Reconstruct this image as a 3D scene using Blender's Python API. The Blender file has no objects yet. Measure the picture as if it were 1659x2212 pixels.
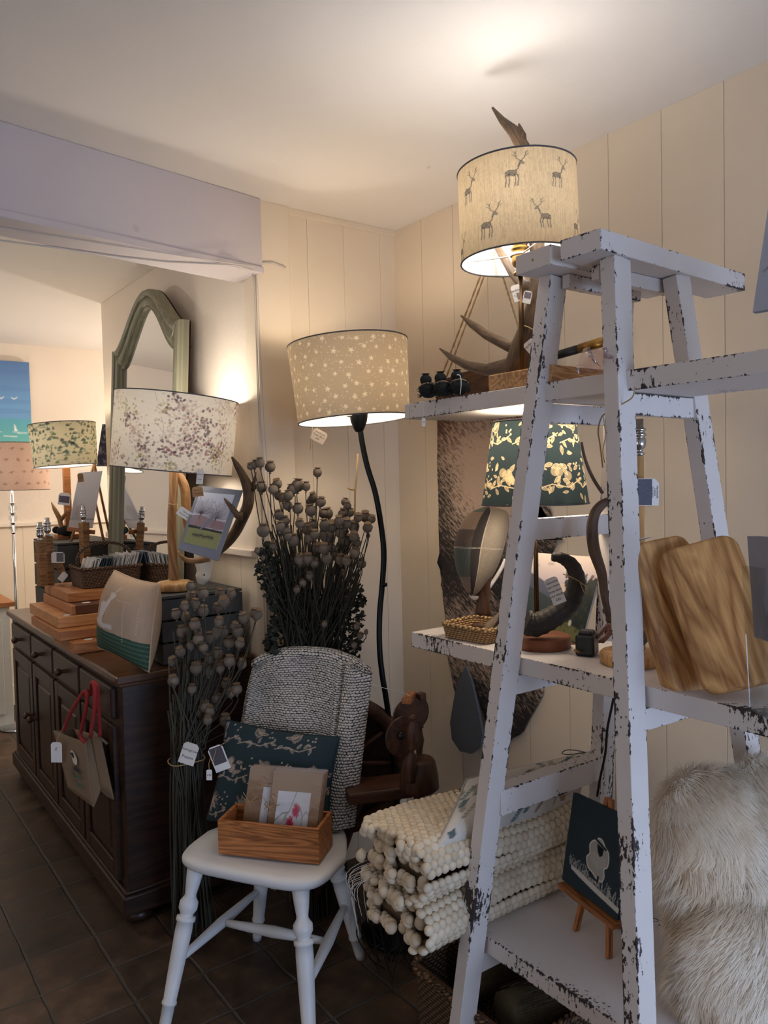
import bpy, math, random
import numpy as np
from mathutils import Vector, Matrix
random.seed(7)
S = bpy.context.scene
COL = S.collection
PI = math.pi
rad = math.radians

# ------------------------------------------------------------------ camera
FPX, YAW, PIT, ROL = 1665.0, rad(36.275), rad(2.267), rad(1.33)
CAM = Vector((0, 0, 1.55))
fw = Vector((math.sin(YAW)*math.cos(PIT), math.cos(YAW)*math.cos(PIT), -math.sin(PIT)))
_r = Vector((math.cos(YAW), -math.sin(YAW), 0))
_u = _r.cross(fw)
cr = _r*math.cos(ROL) - _u*math.sin(ROL)
cu = _u*math.cos(ROL) + _r*math.sin(ROL)
cd = bpy.data.cameras.new('camera')
cam = bpy.data.objects.new('camera', cd)
COL.objects.link(cam)
cam.matrix_world = Matrix(((cr.x, cu.x, -fw.x, CAM.x), (cr.y, cu.y, -fw.y, CAM.y), (cr.z, cu.z, -fw.z, CAM.z), (0, 0, 0, 1)))
cd.sensor_fit = 'VERTICAL'
cd.sensor_height = 24.0
cd.lens = 24.0*FPX/2212.0
cd.clip_start = 0.05
S.camera = cam

def P(px, py, x=None, y=None, z=None, d=None):
    """a point of the place: where the sight line through (px,py) meets a known plane or distance"""
    v = fw + cr*((px-829.5)/FPX) - cu*((py-1106)/FPX)
    t = (x-CAM.x)/v.x if x is not None else (y-CAM.y)/v.y if y is not None else (z-CAM.z)/v.z if z is not None else d
    return CAM + v*t

# ------------------------------------------------------------------ light and exposure
S.view_settings.view_transform = 'Standard'
S.view_settings.look = 'None'
S.view_settings.gamma = 1.0
S.view_settings.use_curve_mapping = False
S.view_settings.exposure = 0.22

W = bpy.data.worlds.new('world'); S.world = W; W.use_nodes = True
W.node_tree.nodes['Background'].inputs[0].default_value = (0.95, 0.90, 0.92, 1)
W.node_tree.nodes['Background'].inputs[1].default_value = 0.20

def area_light(name, loc, target, sx, sy, power, color):
    l = bpy.data.lights.new(name, 'AREA'); l.shape = 'RECTANGLE'; l.size = sx; l.size_y = sy
    l.energy = power; l.color = color
    o = bpy.data.objects.new(name, l); COL.objects.link(o); o.location = loc
    o.rotation_euler = (Vector(target)-Vector(loc)).to_track_quat('-Z', 'Y').to_euler()
    return o
# daylight from the shop window behind the photographer
area_light('shop_window_daylight', (1.2, -1.9, 0.95), (1.2, 1.5, 0.5), 1.8, 1.3, 50, (0.52, 0.69, 1.0))
area_light('side_fill_light', (-2.6, 1.0, 1.5), (1.0, 2.0, 1.0), 1.8, 1.6, 10, (1.0, 0.95, 0.93))  # added fill from the left for the floor and ladder sides, not a window

def bulb_light(name, loc, power, color, r=0.05):
    l = bpy.data.lights.new(name, 'POINT'); l.energy = power; l.color = color; l.shadow_soft_size = r
    o = bpy.data.objects.new(name, l); COL.objects.link(o); o.location = loc
    return o
# lamp out of sight, in the further room behind the corner of the mirror wall
bulb_light('far_room_lamp_light', (2.35, 5.25, 1.75), 30, (1.0, 0.94, 0.85), 0.06)
bulb_light('far_room_left_light', (-0.4, 4.6, 2.2), 15, (1.0, 0.96, 0.90), 0.08)  # point light over the left of the further room, no fitting modelled

# ------------------------------------------------------------------ helpers
def lin(c):
    return tuple((x/12.92 if x <= 0.04045 else ((x+0.055)/1.055)**2.4) for x in [k/255.0 for k in c])

WO = {}
def tag(o, label=None, cat=None, group=None, kind=None):
    if label: o['label'] = label
    if cat: o['category'] = cat
    if group: o['group'] = group
    if kind: o['kind'] = kind
    return o
def thing(name, label, cat, loc, group=None):
    o = bpy.data.objects.new(name, None); COL.objects.link(o)
    o.location = loc; o.empty_display_size = 0.05; WO[o.name] = Vector(loc)
    return tag(o, label, cat, group)

class MB:
    def __init__(s): s.v = []; s.f = []; s.m = []; s.sm = []; s.lc = []; s.hs = []; s.col = []; s.hascol = False; s.n = 0
    def add(s, v, f, mi=0, smooth=False, lc=None, hs=(9, 9, 9), col=None):
        v = np.asarray([tuple(p) for p in v] if not isinstance(v, np.ndarray) else v, dtype=float).reshape(-1, 3)
        n = len(v); b = s.n
        s.v.append(v); s.f.extend([tuple(i+b for i in q) for q in f])
        s.m.extend([mi]*len(f)); s.sm.extend([smooth]*len(f))
        s.lc.append(np.asarray(lc, float).reshape(-1, 3) if lc is not None else v.copy())
        s.hs.append(np.tile(np.asarray(hs, float), (n, 1)))
        if col is None: s.col.append(np.ones((n, 4))*0.8)
        else:
            s.hascol = True; c = np.ones((n, 4)); c[:, :3] = col; s.col.append(c)
        s.n += n
        return s
    def box(s, c, size, R=None, mi=0, off=(0, 0, 0)):
        hx, hy, hz = [k/2 for k in size]
        l = [(x*hx, y*hy, z*hz) for x in (-1, 1) for y in (-1, 1) for z in (-1, 1)]
        R = R or Matrix.Identity(3); c = Vector(c)
        v = [c + R @ Vector(p) for p in l]
        f = [(0, 1, 3, 2), (4, 6, 7, 5), (0, 4, 5, 1), (2, 3, 7, 6), (0, 2, 6, 4), (1, 5, 7, 3)]
        return s.add(v, f, mi, False, [tuple(a+b for a, b in zip(p, off)) for p in l], (hx, hy, hz))
    def bar(s, p0, p1, w, h, up=(0, 0, 1), mi=0, side=None):
        """w across, h along up; local x runs along the bar"""
        p0 = Vector(p0); p1 = Vector(p1); d = (p1-p0); L = d.length; d.normalize()
        if side is not None:
            y = Vector(side); y = (y - d*y.dot(d)).normalized(); z = d.cross(y)
        else:
            z = Vector(up); z = (z - d*z.dot(d)).normalized(); y = z.cross(d)
        R = Matrix((d, y, z)).transposed()
        return s.box((p0+p1)/2, (L, w, h), R, mi, (random.uniform(0, 9), 0, 0) if False else (0, 0, 0))
    def tube(s, pts, radii, n=10, mi=0, caps=True, smooth=True, ell=None, closed=False):
        pts = [Vector(p) for p in pts]; k = len(pts)
        if not hasattr(radii, '__len__'): radii = [radii]*k
        T = []
        for i in range(k):
            a = pts[i-1] if (i > 0 or closed) else pts[0]; b = pts[(i+1) % k] if (i < k-1 or closed) else pts[-1]
            t = (b-a); T.append(t.normalized() if t.length > 1e-9 else Vector((0, 0, 1)))
        ref = Vector((0, 0, 1)) if abs(T[0].z) < .9 else Vector((1, 0, 0))
        nrm = (ref - T[0]*ref.dot(T[0])).normalized()
        v = []; lc = []; al = 0
        for i in range(k):
            nrm = (nrm - T[i]*nrm.dot(T[i])).normalized(); bn = T[i].cross(nrm)
            if i: al += (pts[i]-pts[i-1]).length
            for j in range(n):
                a = 2*PI*j/n; e = ell or (1, 1)
                v.append(pts[i] + (nrm*math.cos(a)*e[0] + bn*math.sin(a)*e[1])*radii[i])
                lc.append((al, math.cos(a)*radii[i], math.sin(a)*radii[i]))
        f = []
        for i in range(k if closed else k-1):
            i2 = (i+1) % k
            for j in range(n):
                f.append((i*n+j, i*n+(j+1) % n, i2*n+(j+1) % n, i2*n+j))
        s.add(v, f, mi, smooth, lc)
        if caps and not closed:
            b = s.n - k*n
            s.f.append(tuple(b+j for j in reversed(range(n)))); s.f.append(tuple(b+(k-1)*n+j for j in range(n)))
            s.m += [mi, mi]; s.sm += [False, False]
        return s
    def lathe(s, prof, c, R=None, n=32, mi=0, smooth=True):
        c = Vector(c); R = R or Matrix.Identity(3); v = []; lc = []; f = []
        for r, z in prof:
            for j in range(n):
                a = 2*PI*j/n; p = Vector((r*math.cos(a), r*math.sin(a), z)); v.append(c + R @ p); lc.append((z, p.x, p.y))
        for i in range(len(prof)-1):
            for j in range(n):
                f.append((i*n+j, i*n+(j+1) % n, (i+1)*n+(j+1) % n, (i+1)*n+j))
        s.add(v, f, mi, smooth, lc)
        b = s.n - len(prof)*n
        if prof[0][0] > 1e-5: s.f.append(tuple(b+j for j in reversed(range(n)))); s.m.append(mi); s.sm.append(False)
        if prof[-1][0] > 1e-5: s.f.append(tuple(b+(len(prof)-1)*n+j for j in range(n))); s.m.append(mi); s.sm.append(False)
        return s
    def grid(s, fn, nu, nv, mi=0, smooth=True, canvas=None, wu=1, wv=1, cu_=False, flip=False):
        """fn(u,v)->point, u,v in 0..1; canvas sampled at (u,v), v up"""
        us = np.linspace(0, 1, nu+1); vs = np.linspace(0, 1, nv+1)
        v = np.array([tuple(fn(u, w)) for w in vs for u in us])
        lc = np.array([(u*wu, w*wv, 0) for w in vs for u in us])
        st = nu+1; f = []
        for j in range(nv):
            for i in range(nu):
                q = (j*st+i, j*st+i+1, (j+1)*st+i+1, (j+1)*st+i)
                f.append(q[::-1] if flip else q)
        col = None
        if canvas is not None:
            uu, vv = np.meshgrid(us, vs); col = canvas.sample(uu.ravel(), vv.ravel())
        return s.add(v, f, mi, smooth, lc, col=col)
    def prism(s, poly, c, ux, uy, th, mi=0, mi_side=None, lcs=None):
        """2D outline extruded by th along ux x uy, centred on the plane"""
        ux = Vector(ux).normalized(); uy = Vector(uy).normalized(); nz = ux.cross(uy); c = Vector(c); k = len(poly)
        v = [c + ux*a + uy*b - nz*th/2 for a, b in poly] + [c + ux*a + uy*b + nz*th/2 for a, b in poly]
        lc = [(a, b, 0) for a, b in poly] + [(a, b, th) for a, b in poly]
        s.add(v, [tuple(reversed(range(k))), tuple(range(k, 2*k))], mi, False, lc)
        ms = mi if mi_side is None else mi_side
        b = s.n-2*k
        for i in range(k):
            j = (i+1) % k; s.f.append((b+i, b+j, b+k+j, b+k+i)); s.m.append(ms); s.sm.append(False)
        return s
    def sphere(s, c, r, n=12, mi=0, R=None):
        rx, ry, rz = r if hasattr(r, '__len__') else (r, r, r); R = R or Matrix.Identity(3); c = Vector(c); v = []; f = []
        m = max(4, n//2)
        for i in range(m+1):
            t = PI*i/m
            for j in range(n):
                a = 2*PI*j/n; v.append(c + R @ Vector((rx*math.sin(t)*math.cos(a), ry*math.sin(t)*math.sin(a), rz*math.cos(t))))
        for i in range(m):
            for j in range(n): f.append((i*n+j, (i+1)*n+j, (i+1)*n+(j+1) % n, i*n+(j+1) % n))
        return s.add(v, f, mi, True)
    def build(s, name, mats, parent=None, origin=None, bevel=0, seg=2, merge=False):
        v = np.concatenate(s.v); lo = v.min(0); hi = v.max(0)
        if origin is None:
            origin = Vector(((lo[0]+hi[0])/2, (lo[1]+hi[1])/2, (lo[2]+hi[2])/2 if parent else lo[2]))
        origin = Vector(origin)
        me = bpy.data.meshes.new(name)
        me.from_pydata((v - np.array(origin)).tolist(), [], s.f)
        if not isinstance(mats, (list, tuple)): mats = [mats]
        for m in mats: me.materials.append(m)
        me.polygons.foreach_set('material_index', s.m); me.polygons.foreach_set('use_smooth', s.sm)
        a = me.attributes.new('lc', 'FLOAT_VECTOR', 'POINT'); a.data.foreach_set('vector', np.concatenate(s.lc).ravel())
        a = me.attributes.new('hs', 'FLOAT_VECTOR', 'POINT'); a.data.foreach_set('vector', np.concatenate(s.hs).ravel())
        if s.hascol:
            a = me.color_attributes.new('Col', 'FLOAT_COLOR', 'POINT'); a.data.foreach_set('color', np.concatenate(s.col).ravel())
        me.update()
        o = bpy.data.objects.new(name, me); COL.objects.link(o)
        WO[o.name] = origin
        if parent is not None:
            o.parent = parent; o.location = origin - WO[parent.name]
        else: o.location = origin
        if bevel:
            b = o.modifiers.new('bevel', 'BEVEL'); b.width = bevel; b.segments = seg; b.limit_method = 'ANGLE'; b.angle_limit = rad(40)
        return o

def struct(name, mb, mats, bevel=0):
    return tag(mb.build(name, mats, bevel=bevel), kind='structure')

# ---- drawing of fabric prints, photos and paintings (colours only), sampled onto dense meshes
class Canvas:
    def __init__(s, w, h, col): s.w = w; s.h = h; s.a = np.zeros((h, w, 3)); s.a[:] = lin(col)
    def _bb(s, x0, y0, x1, y1):
        return max(0, int(x0)-1), max(0, int(y0)-1), min(s.w, int(x1)+2), min(s.h, int(y1)+2)
    def _mix(s, bb, m, col):
        x0, y0, x1, y1 = bb
        if x1 <= x0 or y1 <= y0: return
        s.a[y0:y1, x0:x1] = s.a[y0:y1, x0:x1]*(1-m[..., None]) + np.array(lin(col))*m[..., None]
    def disc(s, x, y, r, col, al=1, ry=None, ang=0):
        ry = ry or r; R = max(r, ry); bb = s._bb(x-R, y-R, x+R, y+R)
        if bb[2] <= bb[0] or bb[3] <= bb[1]: return
        Y, X = np.mgrid[bb[1]:bb[3], bb[0]:bb[2]]; dx = X-x; dy = Y-y; c, n = math.cos(ang), math.sin(ang)
        a = (dx*c+dy*n)/r; b = (-dx*n+dy*c)/ry
        q = np.sqrt(a*a+b*b); s._mix(bb, np.clip((1-q)*min(r, ry)+.5, 0, 1)*al, col)
    def line(s, pts, w, col, al=1):
        for (xa, ya), (xb, yb) in zip(pts[:-1], pts[1:]):
            bb = s._bb(min(xa, xb)-w, min(ya, yb)-w, max(xa, xb)+w, max(ya, yb)+w)
            if bb[2] <= bb[0] or bb[3] <= bb[1]: continue
            Y, X = np.mgrid[bb[1]:bb[3], bb[0]:bb[2]]; dx = xb-xa; dy = yb-ya; L = dx*dx+dy*dy+1e-9
            t = np.clip(((X-xa)*dx+(Y-ya)*dy)/L, 0, 1); q = np.hypot(X-xa-t*dx, Y-ya-t*dy)
            s._mix(bb, np.clip(w/2-q+.5, 0, 1)*al, col)
    def poly(s, pts, col, al=1):
        xs = [p[0] for p in pts]; ys = [p[1] for p in pts]; bb = s._bb(min(xs), min(ys), max(xs), max(ys))
        if bb[2] <= bb[0] or bb[3] <= bb[1]: return
        Y, X = np.mgrid[bb[1]:bb[3], bb[0]:bb[2]]; ins = np.zeros(X.shape, bool); k = len(pts)
        for i in range(k):
            xa, ya = pts[i]; xb, yb = pts[(i+1) % k]
            if abs(ya-yb) < 1e-9: continue
            ins ^= ((ya > Y) != (yb > Y)) & (X < (xb-xa)*(Y-ya)/(yb-ya)+xa)
        s._mix(bb, ins.astype(float)*al, col)
    def grad(s, y0, y1, c0, c1):
        for y in range(max(0, int(y0)), min(s.h, int(y1))):
            t = (y-y0)/(y1-y0); s.a[y, :] = np.array(lin(c0))*(1-t)+np.array(lin(c1))*t
    def noise(s, amt, sx=1, sy=1, rs=1):
        r = np.random.RandomState(rs); n = r.rand(s.h//sy+2, s.w//sx+2); n = np.kron(n, np.ones((sy, sx)))[:s.h, :s.w]
        s.a *= (1+amt*(n-.5)*2)[..., None]; s.a = np.clip(s.a, 0, 1)
    def sample(s, u, v):
        x = np.clip(u*(s.w-1), 0, s.w-1.001); y = np.clip((1-v)*(s.h-1), 0, s.h-1.001)
        xi = x.astype(int); yi = y.astype(int); fx = (x-xi)[:, None]; fy = (y-yi)[:, None]; a = s.a
        return (a[yi, xi]*(1-fx)+a[yi, xi+1]*fx)*(1-fy)+(a[yi+1, xi]*(1-fx)+a[yi+1, xi+1]*fx)*fy

def text_faces(body, size=1.0):
    cu_ = bpy.data.curves.new('t', 'FONT'); cu_.body = body; cu_.size = size; cu_.align_x = 'CENTER'; cu_.align_y = 'CENTER'; cu_.resolution_u = 2
    o = bpy.data.objects.new('t', cu_); COL.objects.link(o)
    me = bpy.data.meshes.new_from_object(o.evaluated_get(bpy.context.evaluated_depsgraph_get()))
    v = [tuple(x.co) for x in me.vertices]; f = [tuple(p.vertices) for p in me.polygons]
    bpy.data.objects.remove(o); bpy.data.curves.remove(cu_); bpy.data.meshes.remove(me)
    return v, f
def add_text(mb, body, size, c, ux, uy, mi, sx=1.0):
    v, f = text_faces(body, size); ux = Vector(ux).normalized(); uy = Vector(uy).normalized(); c = Vector(c)
    mb.add([c + ux*p[0]*sx + uy*p[1] for p in v], f, mi)

# ------------------------------------------------------------------ materials
class NT:
    def __init__(s, name):
        s.m = bpy.data.materials.new(name); s.m.use_nodes = True; s.t = s.m.node_tree; s.t.nodes.clear()
        s.out = s.t.nodes.new('ShaderNodeOutputMaterial')
    def n(s, typ, **kw):
        nd = s.t.nodes.new(typ)
        for k, v in kw.items():
            if k.startswith('_'): setattr(nd, k[1:], v)
            else:
                key = int(k[1:]) if k[0] == 'i' and k[1:].isdigit() else k.replace('__', ' ')
                if hasattr(v, 'is_output') or isinstance(v, bpy.types.NodeSocket): s.t.links.new(v, nd.inputs[key])
                else: nd.inputs[key].default_value = v
        return nd
    def math(s, op, a, b=0.0, clamp=False):
        nd = s.n('ShaderNodeMath', _operation=op, i0=a, i1=b); nd.use_clamp = clamp; return nd.outputs[0]
    def vmath(s, op, a, b=(0, 0, 0)):
        return s.n('ShaderNodeVectorMath', _operation=op, i0=a, i1=b).outputs[0]
    def ramp(s, fac, stops):
        nd = s.n('ShaderNodeValToRGB', Fac=fac); e = nd.color_ramp.elements
        while len(e) < len(stops): e.new(0.5)
        for k, (p, c) in enumerate(stops): e[k].position = p; e[k].color = (*c, 1) if len(c) == 3 else c
        return nd.outputs[0]
    def mix(s, f, a, b):
        nd = s.t.nodes.new('ShaderNodeMix'); nd.data_type = 'RGBA'
        for sock, v in ((nd.inputs[0], f), (nd.inputs[6], a), (nd.inputs[7], b)):
            if isinstance(v, bpy.types.NodeSocket): s.t.links.new(v, sock)
            else: sock.default_value = v if not isinstance(v, tuple) or len(v) == 4 else (*v, 1)
        return nd.outputs[2]
    def lc(s): return s.n('ShaderNodeAttribute', _attribute_name='lc').outputs['Vector']
    def noise(s, vec, scale, detail=3, rough=.5, dist=0):
        return s.n('ShaderNodeTexNoise', Vector=vec, Scale=scale, Detail=detail, Roughness=rough, Distortion=dist).outputs[0]
    def bump(s, h, strength=.3, dist=.002, normal=None):
        nd = s.n('ShaderNodeBump', Height=h, Strength=strength, Distance=dist)
        if normal: s.t.links.new(normal, nd.inputs['Normal'])
        return nd.outputs[0]
    def bsdf(s, color, rough=.6, metal=0, normal=None, spec=.5, **kw):
        b = s.n('ShaderNodeBsdfPrincipled', Roughness=rough, Metallic=metal)
        if isinstance(color, bpy.types.NodeSocket): s.t.links.new(color, b.inputs['Base Color'])
        else: b.inputs['Base Color'].default_value = (*color, 1) if len(color) == 3 else color
        b.inputs['Specular IOR Level'].default_value = spec
        for k, v in kw.items(): b.inputs[k.replace('__', ' ')].default_value = v
        if normal: s.t.links.new(normal, b.inputs['Normal'])
        return b.outputs[0]
    def done(s, sh): s.t.links.new(sh, s.out.inputs[0]); return s.m

def plain(name, c, rough=.6, metal=0, var=.08, scale=30, bump=.15, bd=.001, spec=.4, **kw):
    t = NT(name); l = t.lc(); c = lin(c); no = t.noise(l, scale, 4)
    col = t.mix(no, tuple(k*(1-var) for k in c), tuple(min(1, k*(1+var)) for k in c))
    return t.done(t.bsdf(col, rough, metal, t.bump(no, bump, bd), spec, **kw))
def wood(name, c1, c2, rough=.45, scale=1.0, rings=28, bump=.12, spec=.4, stretch=.12):
    """grain runs along local x"""
    t = NT(name); l = t.lc(); v = t.vmath('MULTIPLY', l, (stretch*scale, scale, scale))
    w = t.noise(v, 9, 3, .5, .8); g = t.noise(t.vmath('MULTIPLY', l, (.05*scale, scale, scale)), 160, 3)
    r = t.math('FRACT', t.math('MULTIPLY', w, rings*.35)); r = t.math('ABSOLUTE', t.math('SUBTRACT', r, .5))
    f = t.math('ADD', t.math('MULTIPLY', r, 1.1), t.math('MULTIPLY', g, .55))
    col = t.ramp(f, [(.15, lin(c2)), (.95, lin(c1))])
    return t.done(t.bsdf(col, rough, 0, t.bump(f, bump, .0006), spec))
def vcol(name, rough=.75, bump=.1, scale=900, weave=True, spec=.3, coat=0):
    t = NT(name); c = t.n('ShaderNodeVertexColor', _layer_name='Col').outputs[0]; l = t.lc()
    no = t.noise(l, scale, 2)
    return t.done(t.bsdf(c, rough, 0, t.bump(no, bump, .0006), spec))
def chippy(name, white, dark, amount=.5, seed=0.0):
    """painted timber, paint knocked off along the edges"""
    t = NT(name); l = t.lc(); hs = t.n('ShaderNodeAttribute', _attribute_name='hs').outputs['Vector']
    d = t.vmath('SUBTRACT', hs, t.vmath('ABSOLUTE', l)); sp = t.n('ShaderNodeSeparateXYZ', Vector=d)
    x, y, z = sp.outputs[0], sp.outputs[1], sp.outputs[2]
    mx = t.math('MAXIMUM', t.math('MAXIMUM', x, y), z); mn = t.math('MINIMUM', t.math('MINIMUM', x, y), z)
    med = t.math('SUBTRACT', t.math('SUBTRACT', t.math('ADD', t.math('ADD', x, y), z), mx), mn)
    ge = t.n('ShaderNodeNewGeometry').outputs['Position']
    big = t.noise(t.vmath('ADD', ge, (seed, seed, 0)), 5.5, 2)
    fine = t.noise(t.vmath('MULTIPLY', ge, (1, 1, .5)), 120, 5, .65)
    e = t.math('SUBTRACT', 1.0, t.math('MULTIPLY', med, 190), True)              # 1 at the edge, 0 beyond 13 mm
    e2 = t.math('SUBTRACT', 1.0, t.math('MULTIPLY', med, 24), True)
    th = t.math('ADD', t.math('MULTIPLY', e, .13), t.math('MULTIPLY', e2, .13))
    th = t.math('ADD', th, t.math('MULTIPLY', t.math('SUBTRACT', big, .5), 1.5*amount))
    m = t.math('GREATER_THAN', t.math('ADD', fine, th), .80-.1*(amount-.5))
    w = lin(white); smud = t.noise(ge, 14, 4)
    base = t.mix(smud, tuple(k*.9 for k in w), w)
    dk = t.mix(t.noise(ge, 60, 2), lin(dark), tuple(k*1.9 for k in lin(dark)))
    col = t.mix(m, base, dk)
    h = t.math('ADD', t.math('SUBTRACT', 1.0, m), t.math('MULTIPLY', t.noise(ge, 60, 3), .3))
    return t.done(t.bsdf(col, .62, 0, t.bump(h, .5, .0012), .3))
def metalm(name, c, rough=.25): return plain(name, c, rough, 1.0, .05, 20, .03)
def glass(name, tint=(.96, .97, 1), rough=.02, amt=.12):
    """thin clear film or glass: mostly see-through with a gloss"""
    t = NT(name); tr = t.n('ShaderNodeBsdfTransparent', Color=(*tint, 1)).outputs[0]
    l = t.lc(); nb = t.bump(t.noise(l, 18, 3), .25, .004)
    gl = t.n('ShaderNodeBsdfGlossy', Roughness=rough, Normal=nb).outputs[0]
    fr = t.n('ShaderNodeLayerWeight', Blend=.35, Normal=nb).outputs[1]
    f = t.math('ADD', t.math('MULTIPLY', t.math('POWER', fr, 4.0), .6), amt*.22, True)
    return t.done(t.n('ShaderNodeMixShader', i0=f, i1=tr, i2=gl).outputs[0])
def shade_mat(name, trans=.5, lining=(250, 246, 240), weave=260):
    """printed cloth with a white lining, lets lamp light through"""
    t = NT(name); c = t.n('ShaderNodeVertexColor', _layer_name='Col').outputs[0]
    l = t.lc(); sc = t.noise(t.vmath('MULTIPLY', l, (1, .25, 1)), weave, 3)
    sc = t.math('ADD', .90, t.math('MULTIPLY', sc, .2))
    cc = t.vmath('MULTIPLY', c, t.n('ShaderNodeCombineXYZ', X=sc, Y=sc, Z=sc).outputs[0])
    bf = t.n('ShaderNodeNewGeometry').outputs['Backfacing']
    dc = t.mix(bf, cc, (*lin(lining), 1))
    df = t.n('ShaderNodeBsdfDiffuse', Color=dc).outputs[0]
    tl = t.n('ShaderNodeBsdfTranslucent', Color=cc).outputs[0]
    return t.done(t.n('ShaderNodeMixShader', i0=trans, i1=df, i2=tl).outputs[0])
def emis(name, c, st):
    t = NT(name); return t.done(t.n('ShaderNodeEmission', Color=(*lin(c), 1), Strength=st).outputs[0])

M = {}
def wallpaint(name, c, bump=.12):
    t = NT(name); g = t.n('ShaderNodeNewGeometry').outputs['Position']; c = lin(c)
    big = t.noise(g, 1.6, 4); fine = t.noise(g, 38, 5); col = t.mix(big, tuple(k*.93 for k in c), tuple(min(1, k*1.03) for k in c))
    sp = t.math('GREATER_THAN', t.noise(g, 9, 2), .775)
    col = t.mix(t.math('MULTIPLY', sp, .25), col, lin((150, 130, 110)))
    return t.done(t.bsdf(col, .7, 0, t.bump(t.math('ADD', fine, t.math('MULTIPLY', big, 2)), bump, .004), .25))
M['wall'] = wallpaint('cream_wall_paint', (228, 212, 190))
M['wall2'] = wallpaint('pale_plaster_paint', (232, 218, 202), .3)
M['ceil'] = wallpaint('ceiling_paint', (232, 224, 216), .2)
M['beam'] = wallpaint('beam_paint', (198, 188, 188), .2)
M['shadowgap'] = plain('dark_groove', (128, 108, 86), .8)
def floor_mat():
    t = NT('clay_floor_tiles'); g = t.n('ShaderNodeNewGeometry').outputs['Position']
    v = t.vmath('MULTIPLY', t.vmath('ADD', g, (-.707+.215*20, -2.502+.215*20, 0)), (1/.215, 1/.215, 0))
    vj = t.vmath('ADD', v, t.vmath('MULTIPLY', t.vmath('SUBTRACT', t.n('ShaderNodeTexNoise', Vector=g, Scale=9.0, Detail=2.0).outputs[1], (.5, .5, .5)), (.05, .05, 0)))
    fr = t.vmath('FRACTION', vj); fl = t.vmath('FLOOR', vj)
    c = t.vmath('ABSOLUTE', t.vmath('SUBTRACT', fr, (.5, .5, 0))); sp = t.n('ShaderNodeSeparateXYZ', Vector=c)
    e = t.math('MAXIMUM', sp.outputs[0], sp.outputs[1])
    gr = t.n('ShaderNodeMapRange', Value=e, i1=.470, i2=.488).outputs[0]
    rn = t.n('ShaderNodeTexWhiteNoise', Vector=fl).outputs['Value']
    no = t.noise(g, 11, 6, .6); n2 = t.noise(g, 2.3, 4); n3 = t.noise(g, 55, 4)
    f = t.math('ADD', t.math('MULTIPLY', rn, .12), t.math('ADD', t.math('MULTIPLY', no, .5), t.math('MULTIPLY', n2, .35)))
    col = t.ramp(f, [(.32, lin((44, 36, 31))), (.5, lin((78, 61, 48))), (.66, lin((116, 90, 69))), (.85, lin((152, 121, 95)))])
    col = t.mix(t.math('MULTIPLY', t.math('GREATER_THAN', n3, .66), .35), col, lin((55, 42, 34)))
    col = t.mix(gr, col, lin((74, 70, 64)))
    h = t.math('ADD', t.math('MULTIPLY', t.math('SUBTRACT', 1.0, gr), 1.4), t.math('ADD', t.math('MULTIPLY', no, .5), t.math('MULTIPLY', n3, .12)))
    ro = t.math('ADD', .30, t.math('MULTIPLY', no, .35))
    b = t.n('ShaderNodeBsdfPrincipled', Roughness=ro, Normal=t.bump(h, .6, .005)); t.t.links.new(col, b.inputs['Base Color'])
    b.inputs['Specular IOR Level'].default_value = .35
    return t.done(b.outputs[0])
M['floor'] = floor_mat()
M['chip'] = chippy('chipped_white_paint', (220, 212, 209), (50, 42, 42), .68)
M['chair_paint'] = plain('white_chair_paint', (214, 214, 216), .45, 0, .04, 12, .08)
M['darkpine'] = wood('dark_stained_pine', (66, 42, 30), (36, 24, 19), .38, 1.0, 22, .12, .5)
M['darkpine2'] = wood('dark_stained_pine_top', (104, 72, 50), (60, 38, 26), .28, 1.0, 22, .1, .5)
M['beech'] = wood('orange_beech', (188, 126, 76), (150, 92, 52), .5, 1.3, 24)
M['beech2'] = wood('pale_beech', (206, 150, 100), (176, 116, 70), .5, 1.1, 20)
M['walnut'] = wood('dark_walnut', (92, 58, 40), (52, 32, 24), .45)
M['pinebox'] = wood('pine_box_wood', (204, 132, 76), (104, 58, 30), .5, 2.0, 34, .2, .4, .09)
M['ash'] = wood('ash_block', (222, 172, 118), (138, 94, 58), .55, 2.0, 26, .2)
M['acacia'] = wood('acacia_board', (222, 170, 108), (132, 82, 42), .42, 1.3, 16, .15, .4, .18)
M['oak'] = wood('light_turned_oak', (212, 168, 112), (168, 120, 72), .45, 1.4, 22)
M['branch'] = wood('branch_wood', (170, 126, 80), (98, 64, 36), .55, 1.8, 24, .3)
M['redwood'] = wood('red_brown_disc', (140, 84, 56), (110, 62, 42), .5, .8, 10)
M['black'] = plain('black_plastic', (24, 25, 28), .35)
M['blackmetal'] = plain('black_metal', (26, 30, 32), .3, .6)
M['chrome'] = metalm('polished_chrome', (205, 208, 214), .12)
M['brass'] = metalm('aged_brass', (150, 118, 66), .35)
M['darkbrass'] = metalm('dark_bronze', (92, 72, 50), .35)
M['whitecard'] = plain('white_card', (226, 222, 218), .7, 0, .02)
M['ink'] = plain('dark_ink', (44, 46, 58), .8)
M['litkraft'] = plain('lit_kraft', (228, 206, 180), .75, 0, .04, 200)  # kraft lightened to stand in for light falling on the star lamp tag
M['kraft'] = plain('kraft_card', (158, 120, 84), .75, 0, .06, 200)
M['twine'] = plain('jute_twine', (176, 146, 104), .9, 0, .2, 300, .5)
M['whitestring'] = plain('white_string', (220, 216, 208), .85)
M['film'] = glass('clear_cellophane')
M['clearglass'] = glass('clear_glass', (.9, .93, .95), .02, .3)
M['bulb'] = emis('lit_bulb', (255, 244, 226), 14)
M['rimdark'] = plain('shade_trim', (92, 90, 92), .7)
M['black_felt'] = plain('black_dyed_felt', (26, 27, 28), .9, 0, .3, 300, .6)
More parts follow.
